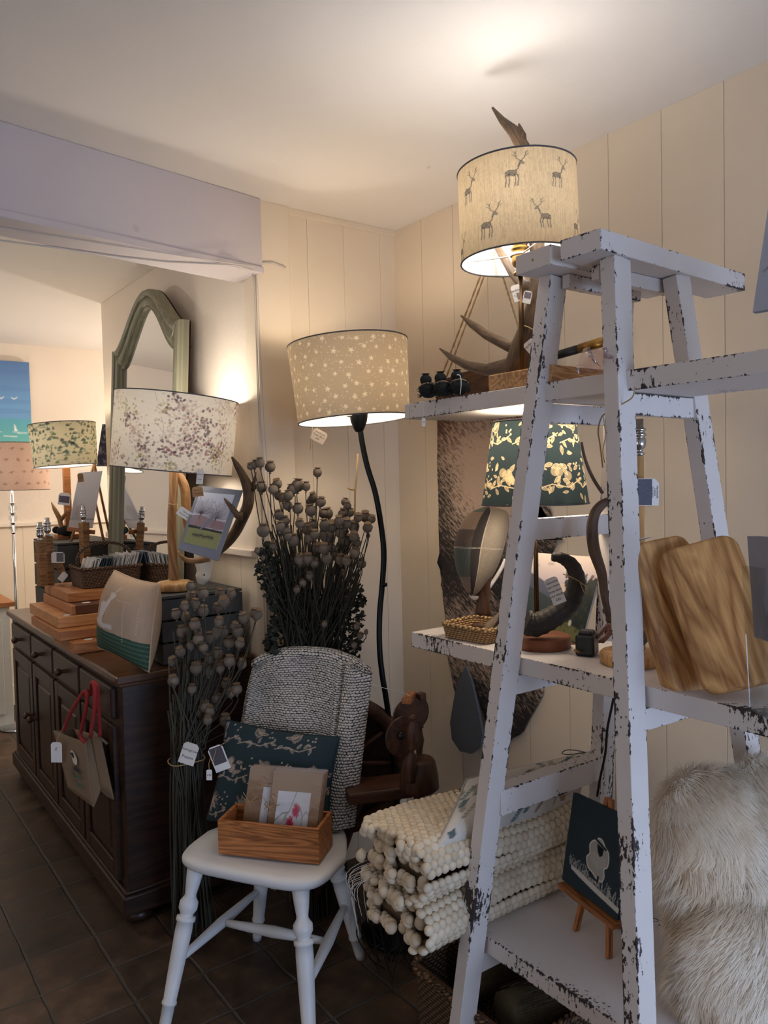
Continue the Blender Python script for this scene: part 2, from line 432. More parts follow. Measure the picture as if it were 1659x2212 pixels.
def antler_mat(name, c1, c2, tipdark=None):
    t = NT(name); l = t.lc(); v = t.vmath('MULTIPLY', l, (.12, 1, 1)); f = t.noise(v, 190, 4, .6, .5); n2 = t.noise(l, 22, 2)
    col = t.ramp(t.math('ADD', t.math('MULTIPLY', f, .8), t.math('MULTIPLY', n2, .3)), [(.35, lin(c2)), (.75, lin(c1))])
    return t.done(t.bsdf(col, .5, 0, t.bump(f, .8, .003), .4))
M['antler'] = antler_mat('red_deer_antler', (118, 92, 66), (46, 34, 26))
M['antler2'] = antler_mat('pale_antler', (180, 134, 84), (104, 68, 38))
M['bone'] = plain('bone', (216, 204, 186), .6, 0, .08, 40, .3)
M['horn'] = antler_mat('dark_ram_horn', (62, 56, 52), (26, 23, 23))
M['horn2'] = antler_mat('brown_driftwood', (116, 90, 70), (58, 44, 36))
# ------------------------------------------------------------------ the room
CH = 2.60
mb = MB(); mb.box((0.2, 2.4, -.05), (7.4, 10.4, .1)); struct('floor', mb, M['floor'])
mb = MB(); mb.box((0.2, 2.4, CH+.05), (7.4, 10.4, .1)); struct('ceiling', mb, M['ceil'])

def board_wall(name, axis, at, edges, z0, z1, th=.003, back=.08, mat='wall', gap=.002, cap=None):
    """tongue and groove boards, fronts at x=at (axis 'x') or y=at (axis 'y')"""
    mb = MB(); lo, hi = edges[0], edges[-1]
    if axis == 'x': mb.box((at+th+back/2, (lo+hi)/2, (z0+z1)/2), (back, abs(hi-lo), z1-z0))
    else: mb.box(((lo+hi)/2, at+th+back/2, (z0+z1)/2), (abs(hi-lo), back, z1-z0))
    for a, b in zip(edges[:-1], edges[1:]):
        w = abs(b-a)-gap; c = (a+b)/2
        if axis == 'x': mb.box((at+th/2+.0005, c, (z0+z1)/2), (th, w, z1-z0))
        else: mb.box((c, at+th/2+.0005, (z0+z1)/2), (w, th, z1-z0))
    return struct(name, mb, M[mat], bevel=.0008)
ys = [2.62, 2.43, 2.24, 2.055, 1.88, 1.70, 1.52, 1.335, 1.145, .955, .765, .575, .385, .19, 0, -.19, -.38, -.57, -.76, -.95, -1.14, -1.33, -1.52, -1.71, -1.9, -2.1, -2.3, -2.5, -2.75]
board_wall('wall_right', 'x', 2.0, ys, 0, CH)
board_wall('wall_back', 'y', 2.61, [1.342, 1.487, 1.575, 1.744, 1.925, 2.01], 0, CH)
# raised corner board at the end of the back wall
mb = MB(); mb.box((1.412, 2.600, CH/2), (.142, .022, CH)); mb.box((1.3415, 2.625, CH/2), (.012, .05, CH)); struct('trim_1', mb, M['wall'], .002)
mb = MB(); mb.box((1.745, 2.607, CH-.012), (.52, .012, .024)); struct('trim_2', mb, M['wall'], .002)
# the wall behind the sideboard, plaster above, boards below a rail
mb = MB(); mb.box((1.42, 3.59, (CH+1.28)/2), (.15, 1.84, CH-1.28)); struct('wall_mirror', mb, M['wall2'], .004)
e = [2.66, 2.80, 2.95, 3.1, 3.25, 3.4, 3.55, 3.7, 3.85, 4.0, 4.15, 4.3, 4.45, 4.51]
board_wall('wall_mirror_panelling', 'x', 1.343, e, 0, 1.28, .003, .13)
mb = MB(); mb.box((1.335, 3.585, 1.285), (.025, 1.85, .028)); struct('trim_3', mb, M['wall2'], .004)
# lintel beam over the opening, at a slight angle
mb = MB()
b0 = Vector((-.95, 2.20+.09, 0)); b1 = Vector((1.345, 2.565+.09, 0)); dirb = (b1-b0).normalized(); nb = Vector((-dirb.y, dirb.x, 0))
ztop, zbot = CH, 2.325
R = Matrix((dirb, nb, Vector((0, 0, 1)))).transposed()
mb.box((b0+b1)/2 + Vector((0, 0, (ztop+zbot)/2)), ((b1-b0).length, .17, ztop-zbot), R)
mb.box((b0+b1)/2 - nb*.088 + Vector((0, 0, zbot+.012)), ((b1-b0).length, .012, .024), R)
struct('trim_beam', mb, M['beam'], .004)
# far room
mb = MB(); mb.box((1.1, 6.17, 1.95), (5.6, .2, 1.32)); struct('wall_far', mb, M['wall2'])
e = [-1.7+.17*k for k in range(33)]
board_wall('wall_far_panelling', 'y', 6.065, e, 0, 1.29, .003, .18)
mb = MB(); mb.box((1.1, 6.055, 1.30), (5.6, .03, .028)); struct('trim_4', mb, M['wall2'], .004)
mb = MB(); mb.box((1.1, 6.05, .07), (5.6, .03, .14)); struct('baseboard_far', mb, M['wall2'], .004)
mb = MB(); mb.box((2.35, 4.46, CH/2), (1.72, .1, CH)); struct('wall_return', mb, M['wall2'])
mb = MB(); mb.box((3.3, 5.3, CH/2), (.2, 1.8, CH)); struct('wall_far_right', mb, M['wall2'])
mb = MB(); mb.box((-3.2, 2.4, CH/2), (.2, 9, CH)); struct('wall_left', mb, M['wall2'])
# cables clipped along the beam and down the corner
def on_beam(px, py): return P(px, py, z=zbot-.004)
mb = MB()
pts = [on_beam(a, b) for a, b in ((-900, 345), (-120, 470), (0, 492), (180, 520), (380, 551), (545, 575))]; mb.tube(pts, .0022, 6)
pts = [on_beam(a, b) for a, b in ((-900, 372), (-120, 500), (0, 519), (120, 535), (250, 554), (360, 566), (430, 569), (510, 573), (545, 584))]; mb.tube(pts, .003, 6)
def on_corner(px, py): return P(px, py, x=1.331)
for off, w in ((0, .0028), (7, .0024)):
    pts = [P(a+off, b, y=2.59) for a, b in ((544, 582), (550, 620), (555, 760), (562, 900), (570, 1010), (574, 1200), (580, 1500))]; mb.tube(pts, w, 6)
pts = [P(a, b, y=2.584) for a, b in ((545, 582), (565, 568), (590, 567), (617, 578))]; mb.tube(pts, .003, 6)
tag(mb.build('electric_cable', plain('cable_sheath', (196, 188, 182), .5)), 'thin white painted cables clipped under the beam and down the corner', 'cable')

# ------------------------------------------------------------------ the stepladder unit
def px_front(z): return 1.33-.075*(2-z)
def px_back(z): return 1.63+.06*(2-z)
LEG = {'A': (Vector((1.33, 1.183, 2.0)), Vector((1.18, 1.415, 0))), 'B': (Vector((1.33, 1.016, 2.0)), Vector((1.18, .853, 0))),
       'C': (Vector((1.63, 1.183, 2.0)), Vector((1.75, 1.40, 0))), 'D': (Vector((1.63, 1.034, 2.0)), Vector((1.75, .80, 0)))}
def legpt(k, z): a, b = LEG[k]; return b.lerp(a, z/2.0)
lad = thing('step_ladder', 'tall white chipped-paint wooden step ladder used as shelving', 'ladder', (1.46, 1.12, 0))
for k in 'ABCD':
    sgn = 1 if k in 'AB' else -1
    mb = MB(); a, b = LEG[k]; a = a + Vector((.027*sgn, 0, 0)); b = b + Vector((.027*sgn, 0, 0))
    mb.bar(b, a, .036, .055, side=(0, 1, 0)); mb.build('leg', M['chip'], lad, bevel=.0015)
def rung(k1, k2, z, h=.045, w=.022, name='rung', ext=0):
    a = legpt(k1, z); b = legpt(k2, z); a.z = b.z = z
    s = -1 if k1 == 'B' else 1
    mb = MB(); mb.bar(a+Vector((.045, 0, 0)), b-Vector((.045, 0, 0)), w, h); mb.build(name, M['chip'], lad, bevel=.0015)
SH_TOP, SH_MID, SH_BOT = 1.765, 1.127, .430
TH = .042
for k1, k2 in (('A', 'C'), ('B', 'D')):
    rung(k1, k2, SH_TOP-TH-.025); rung(k1, k2, SH_MID-TH-.026); rung(k1, k2, SH_BOT-TH-.026)
rung('A', 'C', 1.43, .05, .03); rung('A', 'C', .775, .062, .045)
# top step of two boards on a cross brace
mb = MB(); mb.box((1.57, 1.052, 2.022), (.60, .10, .042), Matrix.Rotation(rad(3), 3, 'Z')); mb.build('step', M['chip'], lad, bevel=.002)
mb = MB(); mb.box((1.50, 1.157, 2.022), (.46, .105, .042), Matrix.Rotation(rad(-2), 3, 'Z')); mb.build('step', M['chip'], lad, bevel=.002)
for y in (1.07, 1.15):
    mb = MB(); mb.bar((1.36, y, 1.985), (1.62, y, 1.985), .02, .03); mb.build('brace', M['chip'], lad, bevel=.001)
mb = MB(); c = P(1203, 533, y=1.105); c.x = 1.272; mb.sphere((1.2725, 1.165, 2.022), (.003, .006, .006), 10); mb.build('screw_head', M['brass'], lad)
for z, x0, x1, y1, nm, lb in ((SH_TOP, 1.338, 1.585, 1.715, 'topmost', 'topmost plank through the ladder, antler lamp on it'), (SH_MID, 1.325, 1.625, 1.69, 'middle', 'middle plank through the ladder, flat cap and chopping boards on it'),
                      (SH_BOT, 1.275, 1.665, 1.62, 'lowest', 'lowest plank through the ladder, felt rugs and easel on it')):
    mb = MB(); y0 = .15
    mb.box(((x0+x1)/2, (y0+y1)/2, z-TH/2), (x1-x0, y1-y0, TH)); o = mb.build('shelf_plank', M['chip'], bevel=.002)
    tag(o, 'chipped white '+lb, 'shelf', 'planks laid through the step ladder')
# ------------------------------------------------------------------ lamps
def deer(cv, x, y, h, flip=1, col=(52, 56, 64)):
    q = lambda pts: [(x+flip*a*h*1.3, y-b*h) for a, b in pts]
    cv.poly(q([(-.34, .16), (-.2, .24), (.0, .2), (.14, .24), (.24, .48), (.34, .42), (.40, .50), (.30, .60), (.20, .60), (.12, .38), (.1, .0), (.0, -.06), (-.2, -.02), (-.34, -.02)]), col, .62)
    for a, b in ((-.32, -.30), (-.2, -.28), (.02, -.5), (.12, -.48)):
        cv.line(q([(a if a < 0 else a, .0), (a+.02, -.2), (a-.02, -.48)]), h*.045, col, .85)
    cv.line(q([(-.34, .14), (-.18, .24), (.02, .2), (.14, .26), (.2, .5)]), h*.03, col, .9)
    cv.line(q([(.24, .6), (.1, .72), (.06, .95), (.1, 1.02)]), h*.03, col, .95); cv.line(q([(.26, .6), (.38, .74), (.44, .98)]), h*.03, col, .95)
    for a in ((.08, .8, -.06, .9), (.07, .9, -.02, 1.04), (.40, .8, .54, .9), (.42, .9, .5, 1.02)): cv.line(q([(a[0], a[1]), (a[2], a[3])]), h*.025, col, .9)
    for k in range(14):
        a = random.uniform(-.3, .1); b = random.uniform(-.02, .18); cv.line(q([(a, b), (a+.05, b-.06)]), h*.02, (30, 34, 42), .7)
def leaf(cv, x, y, L, a, col, fill=.35, w=.34, lw=1.2):
    c, s = math.cos(a), math.sin(a); pts = []
    for t in (0, .15, .35, .6, .85, 1): pts.append((t*L, math.sin(PI*t**.8)*w*L*.5))
    pts += [(t*L, -math.sin(PI*t**.8)*w*L*.5) for t in (.85, .6, .35, .15)]
    q = [(x+p*c-r*s, y-(p*s+r*c)) for p, r in pts]
    if fill: cv.poly(q, col, fill)
    cv.line(q+[q[0]], lw, col); cv.line([(x, y), (x+L*.8*c, y-L*.8*s)], lw*.7, col)
def bird(cv, x, y, h, flip, col, lw=1.4, fill=.25):
    q = lambda pts: [(x+flip*a*h, y-b*h) for a, b in pts]
    body = [(-.30, .42), (-.22, .52), (-.10, .52), (-.0, .42), (.16, .28), (.34, .05), (.62, .0), (.6, -.06), (.3, -.12), (.1, -.22), (-.1, -.2), (-.22, -.05), (-.24, .2), (-.22, .34)]
    cv.poly(q(body), col, fill); cv.line(q(body+[body[0]]), lw, col)
    cv.line(q([(-.05, .3), (.1, .2), (.3, .0), (.1, -.06), (-.06, .1)]), lw*.8, col)
    for k in range(9): a = -.15+.045*k; cv.line(q([(a, .22-.02*k), (a+.04, .06-.02*k)]), lw*.6, col, .8)
    cv.disc(*q([(-.17, .43)])[0], h*.035, col); cv.line(q([(0, -.2), (.02, -.34)]), lw*.8, col); cv.line(q([(.08, -.2), (.12, -.34)]), lw*.8, col)
def bloom(cv, x, y, r, col, n=46, lw=1.2, rs=1, a0=0, spread=2*PI):
    R = random.Random(rs)
    for k in range(n):
        a = a0+spread*k/n+R.uniform(-.06, .06); rr = r*R.uniform(.6, 1); b = a+R.uniform(-.35, .35)
        cv.line([(x, y), (x+rr*.6*math.cos(a), y-rr*.6*math.sin(a)), (x+rr*math.cos(b), y-rr*math.sin(b))], lw, col, .9)
def berries(cv, x, y, n, sp, r, cols, R, ang=-1.2, al=.75):
    for k in range(n):
        t = R.random(); a = ang+R.gauss(0, .5)
        px_, py_ = x+t*sp*math.cos(a)+R.gauss(0, sp*.12), y-t*sp*math.sin(a)+R.gauss(0, sp*.12)
        cv.disc(px_, py_, r*R.uniform(.6, 1.15), R.choice(cols), al*R.uniform(.5, 1))

def make_shade(parent, c, r0, r1, h, cv, mat, tilt=(0, 0), nu=440, nv=140, rim=M['rimdark'], name='lamp_shade', spider=True):
    """c is the centre of the bottom ring; tilt leans the axis along the camera-right and forward ground directions"""
    c = Vector(c); ax = (Vector((0, 0, 1)) + Vector((cr.x, cr.y, 0))*tilt[0] + Vector((fw.x, fw.y, 0))*tilt[1]).normalized()
    back = (CAM - c); back.z = 0; X = (back - ax*back.dot(ax)).normalized(); Y = ax.cross(X)
    def fn(u, v):
        a = 2*PI*(u-.5); r = r0+(r1-r0)*v; return c + ax*h*v + (X*math.cos(a)+Y*math.sin(a))*r
    mb = MB(); mb.grid(fn, nu, nv, canvas=cv, wu=2*PI*r0, wv=h); o = mb.build(name, mat, parent)
    R = Matrix((X, Y, ax)).transposed()
    for z, r in ((0, r0), (h, r1)):
        mb = MB(); mb.tube([c + ax*z + (X*math.cos(2*PI*k/64)+Y*math.sin(2*PI*k/64))*r for k in range(64)], .0022, 6, closed=True)
        mb.build('shade_trim', rim, o)
    if spider:
        mb = MB(); q = c + ax*(h*.06)
        mb.tube([q + (X*math.cos(2*PI*k/24)+Y*math.sin(2*PI*k/24))*.022 for k in range(24)], .003, 6, closed=True)
        for k in range(3):
            a = 2*PI*k/3+.4; d = X*math.cos(a)+Y*math.sin(a); mb.tube([q+d*.022, q+d*(r0-.003)], .0018, 5)
        mb.build('shade_ring', M['whitecard'], o)
    return o, ax, R
def bulb_at(parent, p, power, color, r=.027, R=None):
    mb = MB(); mb.lathe([(.012, -.055), (.014, -.035), (.022, -.015), (r, .0), (.022, .018), (.01, .027), (0, .029)], p, R, 16); mb.build('bulb', M['bulb'], parent)
    bulb_light('lamp_bulb_light', Vector(p)+Vector((0, 0, .045)), power, color, .045)
def holder(parent, p, R=None, s=1.0, mat='chrome', name='bulb_holder'):
    mb = MB(); pr = [(.006, 0), (.0125, .002), (.0125, .006), (.008, .010), (.008, .014), (.0135, .019), (.0155, .026), (.0155, .038), (.013, .041), (.013, .044), (.0165, .046), (.0165, .050), (.013, .052), (.013, .056), (.0165, .058), (.0165, .061), (.012, .064), (.0105, .066), (.0105, .084), (.009, .084), (.009, .070)]
    mb.lathe([(a*s, b*s) for a, b in pr], p, R, 24); mb.build(name, M[mat], parent)

# --- fabric prints
R_ = random.Random(3)
cvD = Canvas(1300, 300, (192, 168, 134)); cvD.noise(.10, 2, 40, 1); cvD.noise(.10, 1, 7, 2)
for k in range(1400):
    x = R_.random()*1300; y = R_.random()*300; cvD.line([(x, y), (x, y+R_.uniform(4, 16))], 1, (158, 138, 112), .5)
for dx, v, h, fl in ((-.78, .28, 66, 1), (-.04, .24, 70, 1), (.66, .26, 64, 1), (-.48, .72, 70, 1), (.38, .70, 60, -1), (.93, .74, 62, 1), (-.95, .86, 62, 1)):
    deer(cvD, 1300*(.5+math.asin(dx)/(2*PI)), 300*v+14, h, fl)
for k in range(5):
    for v in (.27, .72): deer(cvD, 1300*(.82+.1*k) % 1300, 300*v+14, 66, 1 if k % 2 else -1)
cvS = Canvas(1300, 300, (190, 170, 142)); cvS.noise(.05, 1, 1, 1)
def star(cv, x, y, r, col, a0):
    pts = []
    for k in range(10):
        a = a0+PI/2+k*PI/5; rr = r if k % 2 == 0 else r*.42; pts.append((x+rr*math.cos(a), y-rr*math.sin(a)))
    cv.poly(pts, col)
for j in range(7):
    for i in range(25):
        x = (i+.5*(j % 2))*1300/25+R_.uniform(-10, 10); y = 20+j*43+R_.uniform(-9, 9)
        star(cvS, x, y, R_.uniform(9, 12.5), (236, 222, 194), R_.uniform(-.6, .6))
        for q in range(6): cvS.disc(x+R_.uniform(-27, 27), y+R_.uniform(-23, 23), R_.uniform(1.4, 2.2), (232, 216, 190))
cvF = Canvas(1500, 320, (222, 212, 196)); cvF.noise(.05, 30, 1, 1)
pal = [(88, 72, 84), (120, 84, 92), (60, 52, 62), (150, 104, 104), (172, 128, 124)]; pale = [(192, 176, 160), (188, 160, 152), (200, 190, 160), (176, 160, 150)]; grn = [(164, 158, 96), (150, 142, 96)]
for k in range(40):
    x = R_.random()*1500; y = R_.random()*320; cvF.line([(x, y), (x+R_.uniform(-40, 40), y-R_.uniform(10, 50)), (x+R_.uniform(-70, 70), y-R_.uniform(30, 90))], 1.3, (120, 100, 100), .7)
    berries(cvF, x, y, 26, R_.uniform(40, 90), 5, pale, R_, R_.uniform(-2, 1), .55)
for k in range(58):
    x = R_.random()*1500; y = R_.uniform(-20, 290); berries(cvF, x, y, R_.randint(22, 40), R_.uniform(60, 110), 5.2, [pal[:3], pal[2:], pal[3:]+pale[:2], pale][k % 4] if k % 4 else grn, R_, R_.uniform(-2.3, -.5), .8)
for x, y, n, sp, a in ((735, 10, 40, 70, -1.0), (860, 100, 70, 130, -1.9), (700, 230, 50, 90, -.2), (600, 225, 50, 110, .2), (880, 50, 50, 120, -1.8), (550, 90, 30, 60, -1.4), (800, 170, 50, 80, -1.4), (880, 190, 40, 80, -1.0)):
    berries(cvF, x, y, n, sp, 5.4, pal[:4], R_, a, .8)
TEAL = (52, 62, 64); CREAM = (222, 196, 152)
def birdprint(cv, W_, H_, col, sc, rs=5, lw=1.5, fill=.25):
    R = random.Random(rs); step = 150*sc
    for i in range(int(W_/step)+1):
        for j in range(int(H_/(130*sc))+1):
            x = i*step+(j % 2)*step*.5; y = j*130*sc+20*sc; k = (i*3+j*2) % 3
            cv.line([(x-70*sc, y+50*sc), (x-30*sc, y+38*sc), (x+20*sc, y+48*sc), (x+74*sc, y+22*sc)], lw*1.3, col)
            for q in range(6): leaf(cv, x-60*sc+q*24*sc, y+(46-q*3)*sc, 22*sc, R.uniform(-2.2, 2.2), col, fill, .4, lw*.7)
            if k == 0: bird(cv, x, y, 62*sc, 1 if (i+j) % 2 else -1, col, lw, fill)
            elif k == 1: bloom(cv, x, y, 44*sc, col, 60, lw*.8, i*7+j)
            else:
                for q in range(3): cv.disc(x+R.uniform(-24, 24)*sc, y+R.uniform(-24, 24)*sc, 13*sc, col, .45)
                for q in range(7): leaf(cv, x+R.uniform(-26, 26)*sc, y+R.uniform(-26, 26)*sc, 26*sc, R.uniform(0, 6), col, fill+.15, .45, lw*.8)
            for q in range(7): cv.disc(x+R.uniform(40, 80)*sc, y+R.uniform(-40, 30)*sc, 3*sc, col)
cvB = Canvas(1300, 360, TEAL); birdprint(cvB, 1300, 360, CREAM, 1.45, 5, 3.0, .26)
for k in range(150):
    x = R_.random()*1300; y = R_.random()*360; leaf(cvB, x, y, R_.uniform(20, 40), R_.uniform(0, 6.3), CREAM, .3, .42, 1.8)
cvM = Canvas(900, 200, (214, 206, 176))
for k in range(620):
    x = R_.random()*900; y = R_.random()*200; c_ = R_.choice([(52, 84, 84), (84, 116, 104), (110, 120, 88), (46, 66, 70)]); q = R_.random()
    if q < .3: leaf(cvM, x, y, R_.uniform(8, 18), PI/2, c_, .7, .6, .8)
    elif q < .55: cvM.poly([(x, y), (x+9, y-7), (x+18, y), (x+18, y+7), (x, y+7)], c_, .8)
    elif q < .8: cvM.disc(x, y, R_.uniform(2.5, 8), c_, .7, R_.uniform(2, 4))
    else: cvM.line([(x, y), (x+R_.uniform(8, 30), y+R_.uniform(-2, 2))], 1.6, c_, .9); cvM.line([(x, y+4), (x+R_.uniform(8, 30), y+4)], 1.2, c_, .7)
cvP = Canvas(900, 200, (204, 172, 152)); cvP.noise(.05, 1, 1, 1)
for i in range(22):
    for j in range(4):
        x = i*41+(j % 2)*20+R_.uniform(-5, 5); y = 26+j*48+R_.uniform(-4, 4); c_ = (158, 124, 106); f_ = R_.choice((-1, 1))
        cvP.poly([(x-11*f_, y-2), (x-2*f_, y-3), (x+4*f_, y-9), (x+4*f_, y-2), (x+12*f_, y+1), (x+3*f_, y+4), (x-4*f_, y+7), (x-3*f_, y+1)], c_, .9)

SM = {k: shade_mat('lampshade_cloth_'+k, t) for k, t in (('linen', .14), ('star', .12), ('blossom', .13), ('bird', .27), ('village', .10), ('pink', .12))}

# --- antler lamp with the deer shade, on the top plank
DL = P(1122, 700, d=1.86); DL.z = SH_TOP
lamp = thing('antler_table_lamp', 'antler table lamp on an oak block with a stag-print drum shade', 'lamp', (1.44, 1.285, SH_TOP))
mb = MB(); mb.box((1.445, 1.283, SH_TOP+.0205), (.20, .205, .040)); mb.build('base', M['ash'], lamp, bevel=.003)
AX = 1.43
def AP(pts, x=AX): return [P(a, b, x=x+(c[0] if c else 0)) for a, b, *c in pts]
mb = MB()
mb.tube(AP([(1112, 803), (1122, 775), (1130, 745), (1144, 700), (1157, 655), (1164, 610), (1163, 560), (1155, 480), (1144, 400), (1130, 318), (1110, 284), (1085, 260), (1064, 233)]),
        [.030, .032, .029, .023, .0215, .022, .019, .018, .018, .0165, .015, .009, .003], 14)
mb.tube(AP([(1140, 752), (1100, 748), (1052, 724), (1018, 700), (996, 682)]), [.019, .015, .0125, .009, .0025], 12)
mb.tube(AP([(1128, 782), (1095, 790), (1050, 799), (1010, 790), (975, 772), (950, 753)]), [.028, .0185, .0155, .0125, .009, .0022], 12)
mb.tube(AP([(1160, 634), (1130, 615), (1108, 590), (1090, 560), (1070, 527)]), [.016, .014, .0115, .010, .008], 12)
mb.tube(AP([(1127, 322), (1128, 292), (1121, 268)]), [.015, .010, .0025], 10)
mb.build('antler', M['antler'], lamp)
pc = P(1126, 700, x=1.395); pb = Vector((pc.x, pc.y, SH_TOP+.04)); 
mb = MB(); mb.tube([pb, Vector((pc.x, pc.y, 2.045))], .0062, 12); mb.build('stem', M['darkbrass'], lamp)
sc = Vector((pc.x, pc.y, 2.062)); holder(lamp, Vector((pc.x, pc.y, 2.040)), None, 1.35, 'brass')
sh, ax, R = make_shade(lamp, sc+Vector((0, 0, .015)), .1425, .141, .213, cvD, SM['linen'], (-.03, 0), 520, 190)
bulb_at(lamp, Vector((pc.x, pc.y, 2.165)), 4.6, (1.0, .985, .95))
mb = MB(); a = P(1131, 702, x=AX-.02); mb.tube([P(1128, 703, x=AX-.024), P(1140, 706, x=AX-.03), P(1155, 714, x=AX-.024)], .0018, 6); mb.build('string_tie', M['twine'], lamp)
def tagcard(parent, c, w, h, right, up, lines, mat='whitecard', name='price_tag', size=None, photo=None, th=.0012, string=None):
    right = Vector(right).normalized(); up = Vector(up); up = (up-right*up.dot(right)).normalized(); c = Vector(c)
    n = right.cross(up)
    if n.dot(CAM-c) < 0: right = -right; n = right.cross(up)
    mats = [M[mat], M['ink']]; mb = MB()
    k = min(w, h)*.18
    mb.prism([(-w/2, -h/2), (w/2, -h/2), (w/2, h/2-k), (w/2-k, h/2), (-w/2+k, h/2), (-w/2, h/2-k)], c, right, up, th)
    sz = size or h/(len(lines)+1.0) if lines else .01
    for i, t in enumerate(lines): add_text(mb, t, sz, c + up*(h*.5-h*(i+1)/(len(lines)+1.0)) + n*(th/2+.0004), right, up, 1)
    if photo: 
        u0, v0, u1, v1, col = photo; mats.append(plain('printed_photo', col, .5, 0, .5, 160)); mb.prism([(u0*w, v0*h), (u1*w, v0*h), (u1*w, v1*h), (u0*w, v1*h)], c+n*(th/2+.0003), right, up, .0004, 2)
    o = mb.build(name, mats, parent)
    if string:
        mb = MB(); mb.tube([Vector(q) for q in string], .0009, 5); mb.build('string', M['twine'], o)
    return o
rt = cr; upv = Vector((0, 0, 1))
tagcard(lamp, P(1117, 633, x=AX-.045), .024, .040, rt+upv*.3, upv*1-rt*.1+rt*.3, ['Handmade', 'From'], photo=(-.1, -.4, .4, .0, (120, 110, 120)), size=.008)
tagcard(lamp, P(1139, 642, x=AX-.04), .020, .030, rt-upv*.2, upv, [], photo=(-.4, -.1, .4, .4, (104, 96, 110)))
tagcard(lamp, P(1147, 747, x=AX-.045), .030, .028, rt*.75+upv*.66, upv*.75-rt*.66, ['Handmade', ''], size=.010)

# --- curved floor lamp with the star shade
lamp = thing('curved_floor_lamp', 'floor lamp with a bent black pole and a beige star-print shade', 'lamp', (1.56, 2.14, 0))
FD = 2.65
pts = [P(a, b, d=FD) for a, b in ((775, 905), (783, 960), (794, 1010), (810, 1062), (821, 1120), (829, 1190), (826, 1260), (820, 1330), (820, 1400), (826, 1460), (835, 1515), (846, 1600), (856, 1700), (860, 1800), (858, 1900))]
pts.append(Vector((pts[-1].x, pts[-1].y, .02)))
sm_ = []
for i in range(len(pts)-1):
    p0 = pts[max(0, i-1)]; p1 = pts[i]; p2 = pts[i+1]; p3 = pts[min(len(pts)-1, i+2)]
    for k in range(4):
        t = k/4; sm_.append(.5*((2*p1)+(p2-p0)*t+(2*p0-5*p1+4*p2-p3)*t*t+(3*p1-p0-3*p2+p3)*t**3))
sm_.append(pts[-1])
mb = MB(); mb.tube(sm_, .0098, 14); mb.build('pole', M['blackmetal'], lamp)
mb = MB(); mb.lathe([(.125, 0), (.13, .006), (.128, .014), (.02, .022), (.012, .04)], (pts[-1].x, pts[-1].y, 0), None, 40); mb.build('base', M['blackmetal'], lamp)
mb = MB(); q = P(829, 1263, d=FD); mb.tube([q-Vector((0, 0, .006)), q+Vector((0, 0, .006))], .0125, 12); mb.build('joint_collar', M['blackmetal'], lamp)
top = P(775, 905, d=FD)
mb = MB(); mb.lathe([(.012, -.045), (.018, -.035), (.028, -.01), (.034, .022), (.034, .026), (.026, .026)], top, None, 28); mb.build('bulb_cup', M['blackmetal'], lamp)
sh, ax, R = make_shade(lamp, top+Vector((0, 0, -.004))-cr*.016, .192, .206, .262, cvS, SM['star'], (-.065, 0.02), 560, 170)
bulb_at(lamp, top+Vector((0, 0, .095)), 4.4, (1.0, .84, .64))
c = P(689, 942, d=2.56)
tagcard(lamp, c, .050, .040, rt*.8-upv*.45, upv*.8+rt*.45, ['Handmade', 'Shade 40cm', '£40'], 'litkraft', 'price_tag', .0085, string=[c+upv*.03-rt*.02, c-rt*.028-upv*.01, c-rt*.03-upv*.045])

# --- turned branch lamp with the blossom shade, on the crate
FB = Vector((1.085, 2.845, 1.152))
lamp = thing('branch_table_lamp', 'tall wooden branch table lamp with a berry-blossom print shade', 'lamp', FB)
mb = MB(); mb.lathe([(.062, 0), (.072, .004), (.073, .022), (.070, .030), (.058, .036), (.03, .040), (.022, .044)], FB, None, 40); mb.build('base', M['oak'], lamp)
pts = [P(a, b, d=2.94) for a, b in ((377, 1252), (374, 1210), (371, 1160), (372, 1110), (375, 1060), (375, 1020))]
mb = MB(); mb.tube(pts, [.0205, .018, .017, .0175, .0165, .0165], 7, smooth=False); mb.build('stem', M['branch'], lamp)
holder(lamp, P(375, 1019, d=2.94), None, .8)
sh, ax, R = make_shade(lamp, P(371, 1017, d=2.94), .224, .228, .28, cvF, SM['blossom'], (.115, 0), 820, 250, M['rimdark'])
bulb_at(lamp, P(376, 1000, d=2.94)+ax*.12, 4.6, (1.0, .93, .82))
c = P(401, 1111, d=2.80); tagcard(lamp, c, .062, .034, rt*.8-upv*.55, upv*.8+rt*.5, ['Natural', 'branch lamp'], size=.009, string=[c-rt*.026+upv*.014, c-rt*.03+upv*.02, P(384, 1090, d=2.88)])
mb = MB(); mb.tube([P(364, 1088, d=2.915), P(374, 1090, d=2.905), P(386, 1089, d=2.915)], .0014, 5); mb.build('string_tie', M['twine'], lamp)
c = P(432, 1030, d=2.74); tagcard(lamp, c, .024, .052, rt-upv*.1, upv, ['Branch', 'Lamp'], size=.007)

